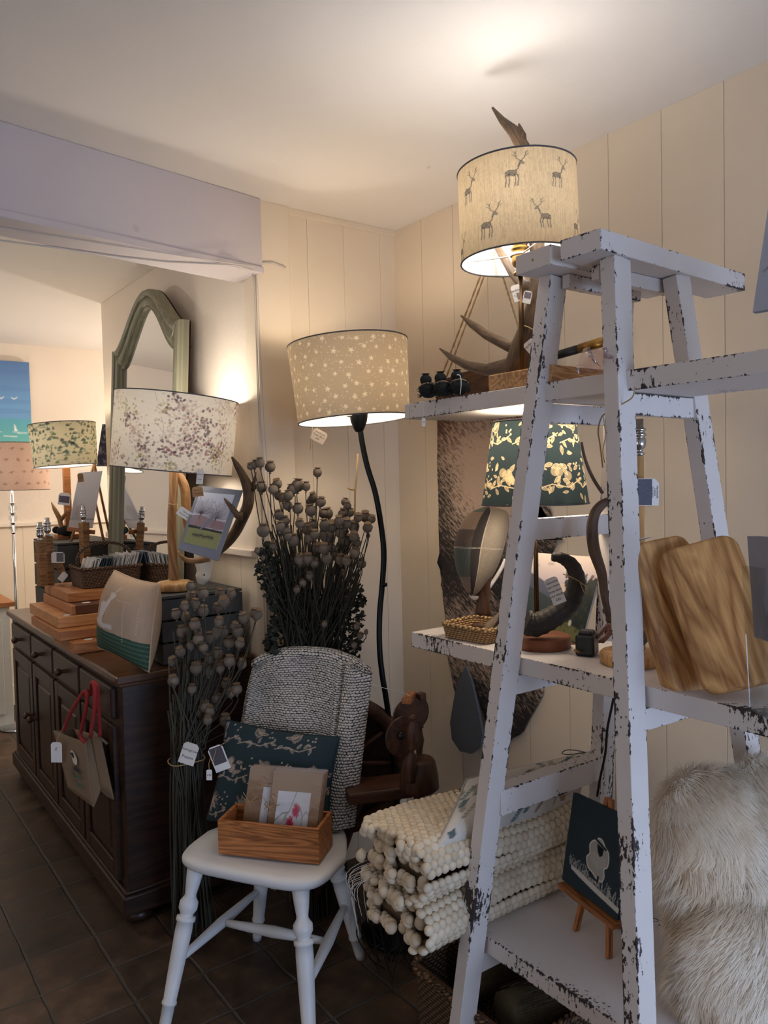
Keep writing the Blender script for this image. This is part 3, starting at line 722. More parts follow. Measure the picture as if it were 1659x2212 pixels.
# --- ram horn lamp with the bird shade, on the middle plank
HB = P(1172, 1385, d=1.93); HB.z = SH_MID
lamp = thing('ram_horn_lamp', 'table lamp with a coiled dark ram horn and a dark bird-print shade', 'lamp', HB)
HB = Vector((HB.x, HB.y, SH_MID))
mb = MB(); mb.lathe([(.066, 0), (.069, .003), (.069, .026), (.066, .030), (.0, .031)], HB, None, 40); mb.build('base', M['redwood'], lamp)
p0 = P(1159, 1300, d=1.97); p0.z = SH_MID+.03
mb = MB(); mb.tube([p0, Vector((p0.x, p0.y, 1.50))], .0062, 12); mb.build('stem', M['darkbrass'], lamp)
hp = [(1135, 1345), (1155, 1350), (1185, 1338), (1215, 1318), (1238, 1288), (1246, 1252), (1236, 1222), (1214, 1206), (1192, 1203)]
hr = [.029, .0295, .028, .0265, .024, .021, .018, .014, .010]
def smooth_path(pts, rr, k=5):
    P_ = []; Q = []
    for i in range(len(pts)-1):
        a, b, c_, d_ = pts[max(0, i-1)], pts[i], pts[i+1], pts[min(len(pts)-1, i+2)]
        for j in range(k):
            t = j/k; P_.append(.5*((2*b)+(c_-a)*t+(2*a-5*b+4*c_-d_)*t*t+(3*b-a-3*c_+d_)*t**3)); Q.append(rr[i]*(1-t)+rr[i+1]*t)
    P_.append(pts[-1]); Q.append(rr[-1]); return P_, Q
a, b = smooth_path([P(x, y, d=1.88) for x, y in hp], hr, 7); b = [r*(1+.045*math.sin(i*1.9)) for i, r in enumerate(b)]
mb = MB(); mb.tube(a, b, 18, ell=(1, .85)); mb.build('ram_horn', M['horn'], lamp)
mb = MB(); mb.tube([P(1216, 1240, d=1.84), P(1232, 1246, d=1.845), P(1252, 1256, d=1.86), P(1262, 1280, d=1.86), P(1274, 1286, d=1.86), P(1270, 1270, d=1.86), P(1254, 1258, d=1.86)], .0013, 5); mb.build('string_tie', M['twine'], lamp)
c = P(1199, 1276, d=1.825); tagcard(lamp, c, .032, .066, rt*.85+upv*.35, upv*.85-rt*.45, ['Genuine', 'ram horn', 'lamp base', 'and shade', '£85'], size=.0085)
c0 = Vector((p0.x, p0.y, 0)); c0.z = P(1163, 1088, d=1.97).z
sh, ax, R = make_shade(lamp, c0, .134, .104, .208, cvB, SM['bird'], (0, 0), 620, 240)
holder(lamp, Vector((p0.x, p0.y, 1.48)), None, 1, 'brass')
bulb_at(lamp, Vector((p0.x, p0.y, 1.60)), 3.2, (1.0, .86, .66), .024)

# --- driftwood lamp base with a bare chrome holder, on the middle plank
WB = P(1362, 1420, d=1.74); WB.z = SH_MID
lamp = thing('driftwood_lamp_base', 'lamp base of pale round wood with curved driftwood and a bare chrome bulb holder', 'lamp', WB)
mb = MB(); mb.lathe([(.064, 0), (.067, .003), (.067, .024), (.063, .028), (0, .029)], WB, None, 40); mb.build('base', M['oak'], lamp)
px_ = P(1383, 1200, d=1.745)
mb = MB(); mb.tube([Vector((px_.x, px_.y, SH_MID+.028)), Vector((px_.x, px_.y, P(1383, 985, d=1.745).z))], .0095, 14); mb.build('stem', M['oak'], lamp)
holder(lamp, Vector((px_.x, px_.y, P(1383, 985, d=1.745).z)), None, .98)
a, b = smooth_path([P(x, y, d=1.80) for x, y in ((1318, 1345), (1306, 1290), (1300, 1240), (1284, 1190), (1279, 1145), (1284, 1112), (1300, 1090), (1322, 1080))], [.006, .009, .0115, .014, .0135, .0125, .011, .009])
mb = MB(); mb.tube(a, b, 12); mb.tube([P(1400, 1365, d=1.72), P(1390, 1382, d=1.72), P(1372, 1395, d=1.72)], [.009, .01, .011], 10); mb.build('driftwood', M['horn2'], lamp)
a, b = smooth_path([P(x, y, d=1.84) for x, y in ((1302, 1066), (1285, 1040), (1272, 1014), (1262, 985), (1256, 955))], [.0042, .0042, .004, .0035, .003]); mb = MB(); mb.tube(a, b, 8); mb.build('twig', M['horn2'], lamp)
c = P(1396, 1063, d=1.70); tagcard(lamp, c, .056, .060, rt, upv, [], photo=(-.45, -.48, .22, .48, (70, 68, 84)), name='business_card')
for o_ in [k for k in lamp.children if k.name.startswith('business')]:
    mb = MB()
    for i, tx in enumerate(('Carndolo', 'Lamps', 'Handmade')): add_text(mb, tx, .0065, c + rt*(.014+.0055*i) + (CAM-c).normalized()*.0016, -upv, rt, 0)
    mb.build('printed_lines', M['ink'], o_)
# plug and flex
mb = MB(); c = P(1268, 1392, d=1.83)
Rp = Matrix.Rotation(rad(25), 3, 'Z'); c.z = SH_MID+.026
mb.box(c, (.05, .045, .050), Rp); mb.box(c+Vector((0, 0, .028)), (.036, .034, .012), Rp)
pl = tag(mb.build('plug', M['black'], bevel=.008, seg=3), 'black three-pin plug lying on the middle plank beside the horn lamp', 'plug')
mb = MB(); mb.tube([P(1252, 1408, d=1.80), P(1240, 1404, d=1.80)], .003, 6); mb.build('pin', M['brass'], pl)
for k in range(4):
    pts = [P(1290, 1378, d=1.82), P(1300+k*3, 1368-5*k, d=1.84), P(1312, 1352+4*k, d=1.86), P(1322, 1345+7*k, d=1.88), P(1310, 1372+3*k, d=1.87), P(1290+k*4, 1388, d=1.86)]
    for p in pts: p.z = max(p.z, SH_MID+.005)
    mb = MB(); mb.tube(smooth_path(pts, [.0025]*6)[0], .0026, 6); mb.build('flex', M['redwood'], pl)
pts = [P(x, y, d=1.95) for x, y in ((1226, 1392), (1245, 1390), (1262, 1386))]
mb = MB(); mb.tube(pts, .0022, 6); mb.build('flex', M['redwood'], pl)
# black flex hanging under the middle plank
pts = [P(x, y, x=1.62) for x, y in ((1330, 1485), (1322, 1525), (1312, 1575), (1308, 1625), (1297, 1678), (1290, 1720))]
mb = MB(); mb.tube(smooth_path(pts, [.003]*6)[0], .0032, 8); tag(mb.build('hanging_flex', M['black']), 'black braided flex hanging down below the middle plank', 'cable')
# ------------------------------------------------------------------ sideboard and what stands on it
DX0, DX1, DY0, DY1, DZ = .822, 1.318, 2.69, 4.56, .90
sb = thing('sideboard', 'long dark-stained pine sideboard with four drawers and four doors', 'sideboard', (1.07, 3.62, 0))
mb = MB(); mb.box((1.072, 3.625, .48), (DX1-DX0, DY1-DY0, .78)); mb.build('body', M['darkpine'], sb, bevel=.004)
mb = MB(); mb.box((1.062, 3.625, .884), (.525, 1.925, .030)); mb.box((1.066, 3.625, .862), (.505, 1.895, .016)); mb.build('top', M['darkpine2'], sb, bevel=.008, seg=3)
mb = MB(); mb.box((1.062, 3.625, .085), (.525, 1.91, .07)); mb.box((1.064, 3.625, .125), (.510, 1.885, .014)); mb.build('plinth', M['darkpine'], sb, bevel=.008, seg=3)
for x in (.87, 1.26):
    for y in (2.74, 4.50):
        mb = MB(); mb.lathe([(.036, 0), (.050, .012), (.055, .026), (.048, .042), (.030, .052)], (x, y, 0), None, 20); mb.build('foot', M['darkpine'], sb)
yb = [2.745, 3.175, 3.605, 4.035, 4.505]
def knob(parent, c, r=.017):
    mb = MB(); Rk = Matrix.Rotation(rad(-90), 3, 'Y'); mb.lathe([(.010, -.004), (.009, .004), (.008, .012), (r*.75, .018), (r, .027), (r*.92, .036), (r*.5, .041), (0, .043)], c, Rk, 18); mb.build('knob', M['darkpine2'], parent)
for i in range(4):
    a, b = yb[i]+.012, yb[i+1]-.012; c = (a+b)/2
    mb = MB(); mb.box((DX0-.005, c, .785), (.022, b-a, .115)); dr = mb.build('drawer', M['darkpine'], sb, bevel=.007, seg=2)
    knob(dr, (DX0-.016, c, .785))
    mb = MB(); z0, z1 = .145, .705; t = .055; xx = DX0-.004
    mb.box((xx, a+t/2, (z0+z1)/2), (.020, t, z1-z0)); mb.box((xx, b-t/2, (z0+z1)/2), (.020, t, z1-z0))
    mb.box((xx, c, z1-t/2), (.020, b-a-2*t, t)); mb.box((xx, c, z0+t/2), (.020, b-a-2*t, t))
    d = mb.build('door', M['darkpine'], sb, bevel=.003)
    mb = MB(); mb.box((xx+.006, c, (z0+z1)/2), (.012, b-a-2*t, z1-z0-2*t)); mb.box((xx-.001, c, (z0+z1)/2), (.012, b-a-2*t-.06, z1-z0-2*t-.06)); mb.build('door_panel', M['darkpine'], d, bevel=.008, seg=1)
    knob(d, (DX0-.014, (b-.03 if i % 2 == 0 else a+.03), .44))

# chopping boards in a stack
bd = [('a small pale chopping board lying under the stack, white sticker on it', (160, 1414), .900, .044, .30, .30, 'beech', 200), ('thick pale board, lowest of the four large boards in the stack', (129, 1386), .944, .040, .36, .50, 'beech', 0),
      ('thick pale board second from the bottom of the large boards', (126, 1358), .984, .046, .38, .52, 'beech2', 0), ('board with dark walnut stripes in the middle of the stack', (156, 1329), 1.030, .040, .36, .50, 'stripe', 0),
      ('chopping board on top of the stack, under the card basket', (148, 1302), 1.070, .040, .40, .42, 'beech', 0)]
def stripe_mat():
    t = NT('striped_board'); l = t.lc(); sp = t.n('ShaderNodeSeparateXYZ', Vector=l)
    f = t.math('FRACT', t.math('MULTIPLY', t.math('ADD', sp.outputs[0], 3.0), 4.6)); rn = t.n('ShaderNodeTexWhiteNoise', _noise_dimensions='1D', W=t.math('FLOOR', t.math('MULTIPLY', t.math('ADD', sp.outputs[0], 3.0), 18.0))).outputs['Value']
    col = t.ramp(rn, [(.0, lin((70, 42, 32))), (.3, lin((112, 68, 48))), (.55, lin((176, 112, 68))), (1, lin((188, 128, 80)))])
    g = t.noise(t.vmath('MULTIPLY', l, (1, .1, 1)), 140, 3); col = t.mix(t.math('MULTIPLY', g, .3), col, lin((90, 56, 38)))
    return t.done(t.bsdf(col, .5, 0, t.bump(g, .1, .001), .4))
M['stripe'] = stripe_mat()
for lb, (px, py), z, h, wx, wy, mt, st in bd:
    c = P(px, py, z=z+.001); 
    mb = MB(); mb.box((c.x+wx/2, c.y+wy/2, z+h/2), (wx, wy, h-.001)); o = mb.build('chopping_board', M[mt], bevel=.003)
    tag(o, lb if lb[0] == 'a' else lb, 'chopping board', 'chopping boards stacked on the sideboard')
    mb = MB(); q = (c.x+.07, c.y+.05, z+h) if mt != 'beech2' else (c.x+.05, c.y+.04, z+h)
    if lb[0] in 'a' or mt in ('beech2', 'stripe'): mb.lathe([(.018, 0), (.018, .0007), (0, .0008)], q, None, 20); mb.build('sticker', M['whitecard'], o)
c = P(60, 1290, z=1.04); mb = MB()
mb.box((1.13, 4.12, 1.02), (.34, .10, .018), Matrix.Rotation(rad(-14), 3, 'Y')); tag(mb.build('wooden_tray', M['beech']), 'small wooden tray poking out behind the board stack', 'tray')

# wicker weave
def wicker_mat(name, c1, c2, sc=1.0):
    t = NT(name); l = t.lc(); sp = t.n('ShaderNodeSeparateXYZ', Vector=l)
    row = t.math('MULTIPLY', sp.outputs[1], 150*sc); colm = t.math('MULTIPLY', sp.outputs[0], 70*sc)
    off = t.math('MULTIPLY', t.math('MODULO', t.math('FLOOR', row), 2.0), .5)
    a = t.math('ABSOLUTE', t.math('SUBTRACT', t.math('FRACT', t.math('ADD', colm, off)), .5)); b = t.math('ABSOLUTE', t.math('SUBTRACT', t.math('FRACT', row), .5))
    h = t.math('MULTIPLY', t.math('COSINE', t.math('MULTIPLY', a, PI)), t.math('COSINE', t.math('MULTIPLY', b, PI)))
    n_ = t.noise(l, 60, 3)
    col = t.ramp(t.math('ADD', t.math('MULTIPLY', h, .8), t.math('MULTIPLY', n_, .3)), [(.1, tuple(k*.25 for k in lin(c2))), (.5, lin(c2)), (1, lin(c1))])
    return t.done(t.bsdf(col, .55, 0, t.bump(h, .9, .004), .4))
M['wicker_dark'] = wicker_mat('dark_wicker', (140, 104, 74), (78, 54, 40)); M['wicker_pale'] = wicker_mat('pale_wicker', (222, 186, 136), (176, 138, 94), 1.2)
M['wicker_mid'] = wicker_mat('brown_wicker', (150, 120, 88), (92, 70, 50), .75)
def basket(parent, c, wx, wy, h, mat, Rz=0, flare=1.08, rimr=.006, n=1, name='basket_body', th=.006):
    """open rectangular basket: four woven walls with thickness, base and plaited rim"""
    c = Vector(c); R = Matrix.Rotation(rad(Rz), 3, 'Z'); seg = []
    def ring(w, d, k=8):
        pts = []; r = min(w, d)*.12
        for cx, cy, a0 in ((w/2-r, d/2-r, 0), (-w/2+r, d/2-r, 90), (-w/2+r, -d/2+r, 180), (w/2-r, -d/2+r, 270)):
            for i in range(5): a = rad(a0+90*i/4); pts.append((cx+r*math.cos(a), cy+r*math.sin(a)))
        return pts
    lay = [(0, 1), (h*.5, 1+(flare-1)*.5), (h, flare)]
    mb = MB()
    for inner in (0, 1):
        v = []; lc = []; nr = None
        for z, s_ in lay:
            pts = ring(wx*s_-2*th*inner, wy*s_-2*th*inner); pts.append(pts[0]); al = 0
            for i, (a, b) in enumerate(pts):
                if i: al += math.hypot(a-pts[i-1][0], b-pts[i-1][1])
                v.append(c + R @ Vector((a, b, max(z, th*inner)))); lc.append((al, z, 0))
            nr = len(pts)
        f = [(j*nr+i, j*nr+i+1, (j+1)*nr+i+1, (j+1)*nr+i) for j in range(2) for i in range(nr-1)]
        if inner: f = [q[::-1] for q in f]
        mb.add(v, f, 0, True, lc)
    pts = ring(wx, wy); mb.add([c + R @ Vector((a, b, .001)) for a, b in pts], [tuple(reversed(range(len(pts))))], 0, False, [(a, b, 0) for a, b in pts])
    pts = ring(wx-2*th, wy-2*th); mb.add([c + R @ Vector((a, b, th)) for a, b in pts], [tuple(range(len(pts)))], 0, False, [(a, b, 0) for a, b in pts])
    o = mb.build(name, mat, parent)
    # plaited rim: two strands winding round each other
    base = [c + R @ Vector((a*flare*1.0, b*flare*1.0, h)) for a, b in ring(wx, wy)]; dense = []
    for i in range(len(base)):
        a, b = base[i], base[(i+1) % len(base)]; m_ = max(1, int((b-a).length/.006))
        dense += [a.lerp(b, k/m_) for k in range(m_)]
    for ph in (0, PI):
        mb = MB(); pp = []
        for i, p in enumerate(dense):
            t_ = (dense[(i+1) % len(dense)]-dense[i-1]).normalized(); nn = t_.cross(Vector((0, 0, 1))); an = i*.9+ph
            pp.append(p + nn*math.cos(an)*rimr*.6 + Vector((0, 0, math.sin(an)*rimr*.6)))
        mb.tube(pp, rimr*.75, 6, closed=True); mb.build('rim', mat, o)
    return o
bc0 = P(178, 1273, z=1.112)
BX, BY = .24, .33
bk = thing('card_basket', 'dark wicker basket with a hoop handle, packed with greeting cards, on the board stack', 'basket', (bc0.x+.15, bc0.y+.14, 1.111))
cc = Vector((bc0.x+.135, bc0.y+.12, 1.112)); basket(bk, cc, .25, .22, .085, M['wicker_dark'])
mb = MB(); pts = []
for k in range(15):
    a = PI*k/14; pts.append(cc + Vector((-.125*math.cos(a)*1.0, .0, .075+.115*math.sin(a)**.6)))
mb.tube(pts, .006, 8, ell=(1.2, .8)); mb.build('handle', M['wicker_dark'], bk)
tagcard(bk, P(131, 1228, z=1.18), .035, .07, rt*.9+upv*.3, upv-rt*.5, ['cards'], 'kraft', size=.012)
tagcard(bk, P(136, 1246, z=1.15), .03, .045, rt*.6-upv*.5, upv*.8+rt*.3, [], 'whitecard')
# cards standing in the basket
R_ = random.Random(11)
ccol = [((206, 206, 204), 6), ((54, 66, 76), 9), ((168, 166, 164), 6), ((206, 200, 200), 11), ((96, 104, 122), 2)]
k = 0; x = cc.x-.108
cards = []
for col, n in ccol:
    m_ = plain('card_stock', col, .35, 0, .12, 60)
    for i in range(n):
        cards.append((x, m_, col)); x += .225/34
for i, (x, m_, col) in enumerate(cards):
    lean = rad(16+R_.uniform(-3, 6)); hgt = .115+.02*(i/34)+R_.uniform(-.006, .006); w_ = .14+R_.uniform(-.012, .012)
    Rr = Matrix.Rotation(lean, 3, 'Y'); b0 = Vector((x, cc.y+R_.uniform(-.006, .006), cc.z+.008))
    mb = MB(); mb.box(b0 + Rr @ Vector((0, 0, hgt/2)), (.003, w_, hgt), Rr); o = mb.build('greeting_card', m_)
    nm = {0: 'silvery', 1: 'dark teal', 2: 'grey', 3: 'white', 4: 'blue-grey'}[[c for c, _ in ccol].index(col)]
    tag(o, nm+' wrapped greeting card standing in the wicker basket', 'card', nm+' greeting cards in the wicker basket')

# crates
M['crate'] = plain('dark_grey_crate_paint', (66, 66, 66), .7, 0, .15, 40, .3)
def crate(lb, c0, c1, z0, z1, slats=4):
    t_ = thing('crate', lb, 'crate', ((c0[0]+c1[0])/2, (c0[1]+c1[1])/2, z0))
    w = c1[0]-c0[0]; d = c1[1]-c0[1]
    for i in range(slats):
        y = c0[1]+d*(i+.5)/slats; mb = MB(); mb.box(((c0[0]+c1[0])/2, y, z1-.005), (w, d/slats-.006, .010)); mb.build('slat', M['crate'], t_, bevel=.001)
    n = 3; hz = (z1-.010-z0)/n
    for i in range(n):
        for (cx, cy, sx, sy) in (((c0[0]+c1[0])/2, c0[1]+.005, w, .01), (c0[0]+.005, (c0[1]+c1[1])/2, .01, d-.02), (c1[0]-.005, (c0[1]+c1[1])/2, .01, d-.02), ((c0[0]+c1[0])/2, c1[1]-.005, w, .01)):
            mb = MB(); mb.box((cx, cy, z0+hz*(i+.5)), (sx, sy, hz-.008)); mb.build('side_slat', M['crate'], t_, bevel=.001)
    for cx in (c0[0]+.018, c1[0]-.018):
        for cy in (c0[1]+.018, c1[1]-.018): mb = MB(); mb.box((cx, cy, (z0+z1)/2-.005), (.016, .016, z1-z0-.012)); mb.build('corner_post', M['crate'], t_)
    return t_
crate('dark slatted crate on the near end of the sideboard, branch lamp on it', (.985, 2.715), (1.305, 3.02), .900, 1.151)
crate('dark slatted crate behind the card basket on the sideboard', (.95, 4.04), (1.26, 4.57), .900, 1.28)

# lamp bases of square timber with chrome holders
def postlamp(lb, px, ytop, ybot, zb, s=.040, grp='square timber lamp bases with bare chrome holders', label_card=False):
    b = P(px, ybot, z=zb); top = P(px, ytop, d=(b-CAM).dot(fw)); t_ = thing('timber_lamp_base', lb, 'lamp', b, grp)
    mb = MB(); mb.box((b.x, b.y, (zb+top.z)/2), (s, s, top.z-zb), Matrix.Rotation(rad(20), 3, 'Z')); mb.build('post', M['branch'], t_, bevel=.003)
    holder(t_, (b.x, b.y, top.z), None, 1.02)
    q = [Vector((b.x+.028*math.cos(a), b.y+.028*math.sin(a), zb+(top.z-zb)*.72)) for a in [2*PI*k/12 for k in range(12)]]
    mb = MB(); mb.tube(q, .0015, 5, closed=True); mb.build('string_tie', M['twine'], t_)
    if label_card: tagcard(t_, P(px+18, ybot-58, d=(b-CAM).dot(fw)-.05), .06, .05, rt, upv, [], photo=(-.1, -.4, .45, .4, (100, 98, 100)))
postlamp('square timber lamp base left of the card basket, taller of the pair', 107, 1158, 1262, 1.111, .034, label_card=True)
postlamp('square timber lamp base at the left end of the pair by the card basket', 91, 1168, 1266, 1.111, .032)
postlamp('square timber lamp base alone behind the card basket handle', 189, 1128, 1335, .901, .038)

# black felt pig
q = P(142, 1165, z=1.28); pg = thing('felt_pig', 'small black felt pig figure with a paper tag, on the far crate', 'figurine', q)
mb = MB(); mb.sphere(q+Vector((0, 0, .045)), (.05, .032, .030), 14, 0, Matrix.Rotation(YAW*-1, 3, 'Z')); mb.sphere(q+Vector((0, 0, .05))-cr*.048, (.022, .02, .02), 12); 
mb.build('body', M['black_felt'], pg)
for a in (-.028, .03):
    for b in (-.014, .014): mb = MB(); mb.tube([q+cr*a+fw*b+Vector((0, 0, .03)), q+cr*a+fw*b], .006, 6); mb.build('leg', M['black_felt'], pg)
tagcard(pg, q-cr*.06-fw*.04+upv*.02, .03, .022, rt+upv*.3, upv, [])

# easel with a wrapped print
q = P(185, 1166, d=4.0); es = thing('print_easel', 'wooden easel holding a wrapped pale print, behind the card basket', 'easel', (q.x, q.y, 1.28))
def PL(px, py, d): return P(px, py, d=d)
mb = MB(); mb.tube([PL(226, 1178, 3.95), PL(205, 1080, 4.1), PL(204, 1000, 4.2)], .007, 6); mb.build('leg', M['branch'], es)
mb = MB(); mb.tube([PL(150, 1178, 3.92), PL(175, 1100, 4.05), PL(203, 1000, 4.2)], .007, 6); mb.build('leg', M['branch'], es)
mb = MB(); mb.tube([PL(240, 1170, 4.25), PL(203, 1000, 4.2)], .007, 6); mb.build('leg', M['branch'], es)
mb = MB(); mb.bar(PL(146, 1142, 3.88), PL(204, 1150, 3.88), .02, .02); mb.build('ledge', M['beech'], es)
def panel(mb, c4, th, mi=0, canvas=None, nu=1, nv=1, wu=1, wv=1):
    """four corners TL TR BR BL"""
    tl, tr, br, bl = [Vector(k) for k in c4]; nrm = (tr-tl).cross(bl-tl).normalized()
    if nrm.dot(CAM-tl) < 0: nrm = -nrm
    f = lambda u, v: (bl*(1-u)+br*u)*(1-v)+(tl*(1-u)+tr*u)*v
    mb.grid(lambda u, v: f(u, v)+nrm*th/2, nu, nv, mi, False, canvas, wu, wv)
    k = [tl, tr, br, bl]; v = [p+nrm*(th/2-.0001) for p in k]+[p-nrm*th/2 for p in k]
    mb.add(v, [(4, 5, 6, 7), (0, 1, 5, 4), (1, 2, 6, 5), (2, 3, 7, 6), (3, 0, 4, 7)], mi)
    return nrm
M['vcol'] = vcol('printed_colours'); M['vgloss'] = vcol('glossy_print', .25); M['vcloth'] = vcol('printed_cloth', .85, .3)
cv = Canvas(60, 110, (236, 232, 226)); cv.grad(0, 110, (244, 240, 234), (190, 174, 164)); cv.disc(22, 78, 14, (168, 140, 128), .4); cv.line([(0, 92), (60, 94)], 2, (120, 120, 116)); 
for k in range(9): cv.line([(4+k*2, 90), (3+k*2, 40+k*5)], 1, (150, 146, 140), .7)
mb = MB(); nn = panel(mb, (PL(171, 1022, 4.08), PL(221, 1018, 4.12), PL(200, 1140, 3.90), PL(147, 1142, 3.88)), .006, 0, cv, 30, 50)
pr_ = mb.build('art_print', M['vcol']); tag(pr_, 'pale misty landscape print in clear wrap on the far easel', 'print')
mb = MB(); panel(mb, [p+nn*.006 for p in (PL(169, 1018, 4.08), PL(223, 1014, 4.12), PL(201, 1143, 3.90), PL(146, 1144, 3.88))], .001); mb.build('clear_wrap', M['film'], pr_)
tagcard(pr_, PL(174, 1032, 4.02), .03, .045, rt+upv*.1, upv, ['£12'], 'kraft', size=.016)

# village print lamp on the sideboard (far end)
q = P(149, 1165, d=4.2); lb_ = Vector((q.x, q.y, 1.28))
lamp = thing('post_table_lamp', 'table lamp with a square orange wood post and a village-print shade', 'lamp', lb_)
mb = MB(); mb.box(lb_+Vector((0, 0, .0125)), (.15, .15, .024)); mb.build('base', M['beech'], lamp, bevel=.002)
tp = P(149, 1010, d=4.2); mb = MB(); mb.box((q.x, q.y, (1.304+tp.z)/2), (.034, .034, tp.z-1.304)); mb.build('post', M['beech'], lamp, bevel=.002)
sh, ax, R = make_shade(lamp, P(143, 1007, d=4.2), .162, .172, .228, cvM, SM['village'], (-.06, 0), 220, 70, M['rimdark'])
bulb_at(lamp, P(143, 975, d=4.2), 3, (1.0, .84, .60), .022)
tagcard(lamp, P(139, 1078, d=4.1), .065, .065, rt-upv*.12, upv, [], photo=(-.42, -.3, .42, .25, (96, 84, 100)))
an = thing('small_antler', 'small forked antler standing beside the village lamp post', 'antler', P(135, 1160, z=1.28))
mb = MB(); mb.tube([PL(133, 1162, 4.12), PL(133, 1138, 4.12), PL(129, 1120, 4.12), PL(118, 1100, 4.12), PL(111, 1085, 4.12)], [.014, .013, .014, .011, .003], 10); mb.tube([PL(131, 1124, 4.12), PL(140, 1112, 4.12), PL(146, 1098, 4.12)], [.012, .009, .004], 8); mb.build('antler', M['antler2'], an)

# arched mirror leaning on the wall
mr = thing('arched_mirror', 'tall arched mirror with a grey-green moulded frame', 'mirror', (1.23, 3.55, .90))
def MX(z): return 1.275-.09*(2.47-z)/1.57
def mp(y, z, o=0): return Vector((MX(z)-o, y, z))
def solveY(px, py):
    z = 2.0
    for _ in range(20): z = P(px, py, x=MX(z)).z
    return P(px, py, x=MX(z))
ml = solveY(257, 760); mrr = solveY(402, 660); YL, YR = ml.y, mrr.y-.01; YC = (YL+YR)/2; HWD = (YL-YR)/2
ztopm = solveY(350, 612).z; zsh = (ml.z+mrr.z)/2 - .03
def arch(t):   # t in -1..1 across, returns outer height
    a = abs(t); return zsh + (ztopm-zsh)*(1-a**1.0)**0 * (0.5*(1+math.cos(PI*min(1, a/.92))))**.75 if a < .92 else zsh
fwid = .088
outer = [(YL, .905), (YL, zsh)]; inner = [(YL-fwid, .905+fwid), (YL-fwid, zsh-.035)]
NA = 28
for k in range(1, NA): 
    t = -1+2*k/NA; outer.append((YC-HWD*t, arch(t))); s_ = (HWD-fwid)/HWD; inner.append((YC-HWD*t*s_, arch(t)-fwid-.02*abs(t)))
outer += [(YR, zsh), (YR, .905)]; inner += [(YR+fwid, zsh-.035), (YR+fwid, .905+fwid)]
prof = [(0, -.012), (0, .022), (.08, .036), (.2, .040), (.32, .034), (.38, .024), (.5, .030), (.62, .034), (.74, .028), (.82, .016), (.92, .020), (1, .010), (1, -.004)]
M['mirrorframe'] = wood('grey_green_frame', (150, 144, 118), (112, 110, 90), .4, 2.5, 18, .1, .45)
mb = MB(); n = len(outer); v = []; lc = []
for i in range(n+1):
    i_ = i % n
    for s_, o_ in prof:
        y = outer[i_][0]*(1-s_)+inner[i_][0]*s_; z = outer[i_][1]*(1-s_)+inner[i_][1]*s_; v.append(mp(y, z, o_)); lc.append((i*.05, s_*.09, o_))
m_ = len(prof); mb.add(v, [(i*m_+j, i*m_+j+1, (i+1)*m_+j+1, (i+1)*m_+j) for i in range(n) for j in range(m_-1)], 0, False, lc)
mb.build('frame', M['mirrorframe'], mr)
tm = NT('silvered_glass'); M['mirror'] = tm.done(tm.bsdf((.86, .88, .88), .01, 1.0))
mb = MB(); pts = [mp(y, z, .004) for y, z in inner]; pts2 = [p+Vector((.004, 0, 0)) for p in pts]; k = len(pts)
mb.add(pts+pts2, [tuple(range(k)), tuple(reversed(range(k, 2*k)))]); mb.build('mirror_glass', M['mirror'], mr)
mb = MB(); pts = [mp(y, z, -.013) for y, z in outer]; pts2 = [p+Vector((.006, 0, 0)) for p in pts]; mb.add(pts+pts2, [tuple(range(k)), tuple(reversed(range(k, 2*k)))]); mb.build('backboard', M['walnut'], mr)
# chain hanging beside the mirror
mb = MB(); ch = thing('chain', 'fine metal chain with a brass ring hanging beside the mirror', 'chain', P(408, 800, x=1.30))
for k in range(12):
    p = P(408, 775+k*4.4, x=1.30); a = k % 2
    mb = MB(); mb.tube([p+Vector((.003*math.cos(t)*a, .003*math.cos(t)*(1-a), .0055*math.sin(t))) for t in [2*PI*i/8 for i in range(8)]], .0009, 4, closed=True); mb.build('link', M['darkbrass'], ch)
p = P(408, 834, x=1.30); mb = MB(); mb.tube([p+Vector((0, .007*math.cos(t), .017*math.sin(t))) for t in [2*PI*i/14 for i in range(14)]], .0014, 5, closed=True); mb.build('ring', M['brass'], ch)
mb = MB(); mb.tube([P(413, 745, x=1.33), P(411, 752, x=1.325), P(408, 772, x=1.30)], .0012, 5); mb.build('hook', M['darkbrass'], ch)

# deer skull with antlers, a wrapped print leaning on it
sk = thing('deer_skull', 'pale deer skull with two dark antlers, behind the branch lamp', 'skull', P(440, 1262, x=1.27))
D_ = 2.93
mb = MB()
pts = [(438, 1195), (440, 1212), (442, 1232), (438, 1248), (433, 1262)]; a, b = smooth_path([PL(x, y, D_+.03) for x, y in pts], [.035, .037, .030, .030, .012], 5)
mb.tube(a, b, 14, ell=(1, .8)); mb.build('skull', M['bone'], sk)
mb = MB(); mb.sphere(PL(441, 1242, D_-.006), (.003, .003, .004), 10); mb.build('eye_socket', M['ink'], sk)
a, b = smooth_path([PL(x, y, d_) for x, y, d_ in ((455, 1200, 2.93), (487, 1175, 2.92), (508, 1150, 2.90), (524, 1118, 2.86), (535, 1092, 2.84), (537, 1066, 2.83), (531, 1042, 2.82), (521, 1021, 2.80), (511, 1004, 2.78), (501, 987, 2.76))],
                   [.020, .020, .0205, .0215, .0205, .0205, .018, .014, .011, .003], 4)
mb = MB(); mb.tube(a, b, 12); mb.tube([PL(540, 1062, 2.83), PL(549, 1040, 2.82), PL(553, 1020, 2.80)], [.010, .007, .002], 8); mb.tube([PL(541, 1062, 2.83), PL(553, 1050, 2.81), PL(570, 1045, 2.79)], [.010, .007, .002], 8)
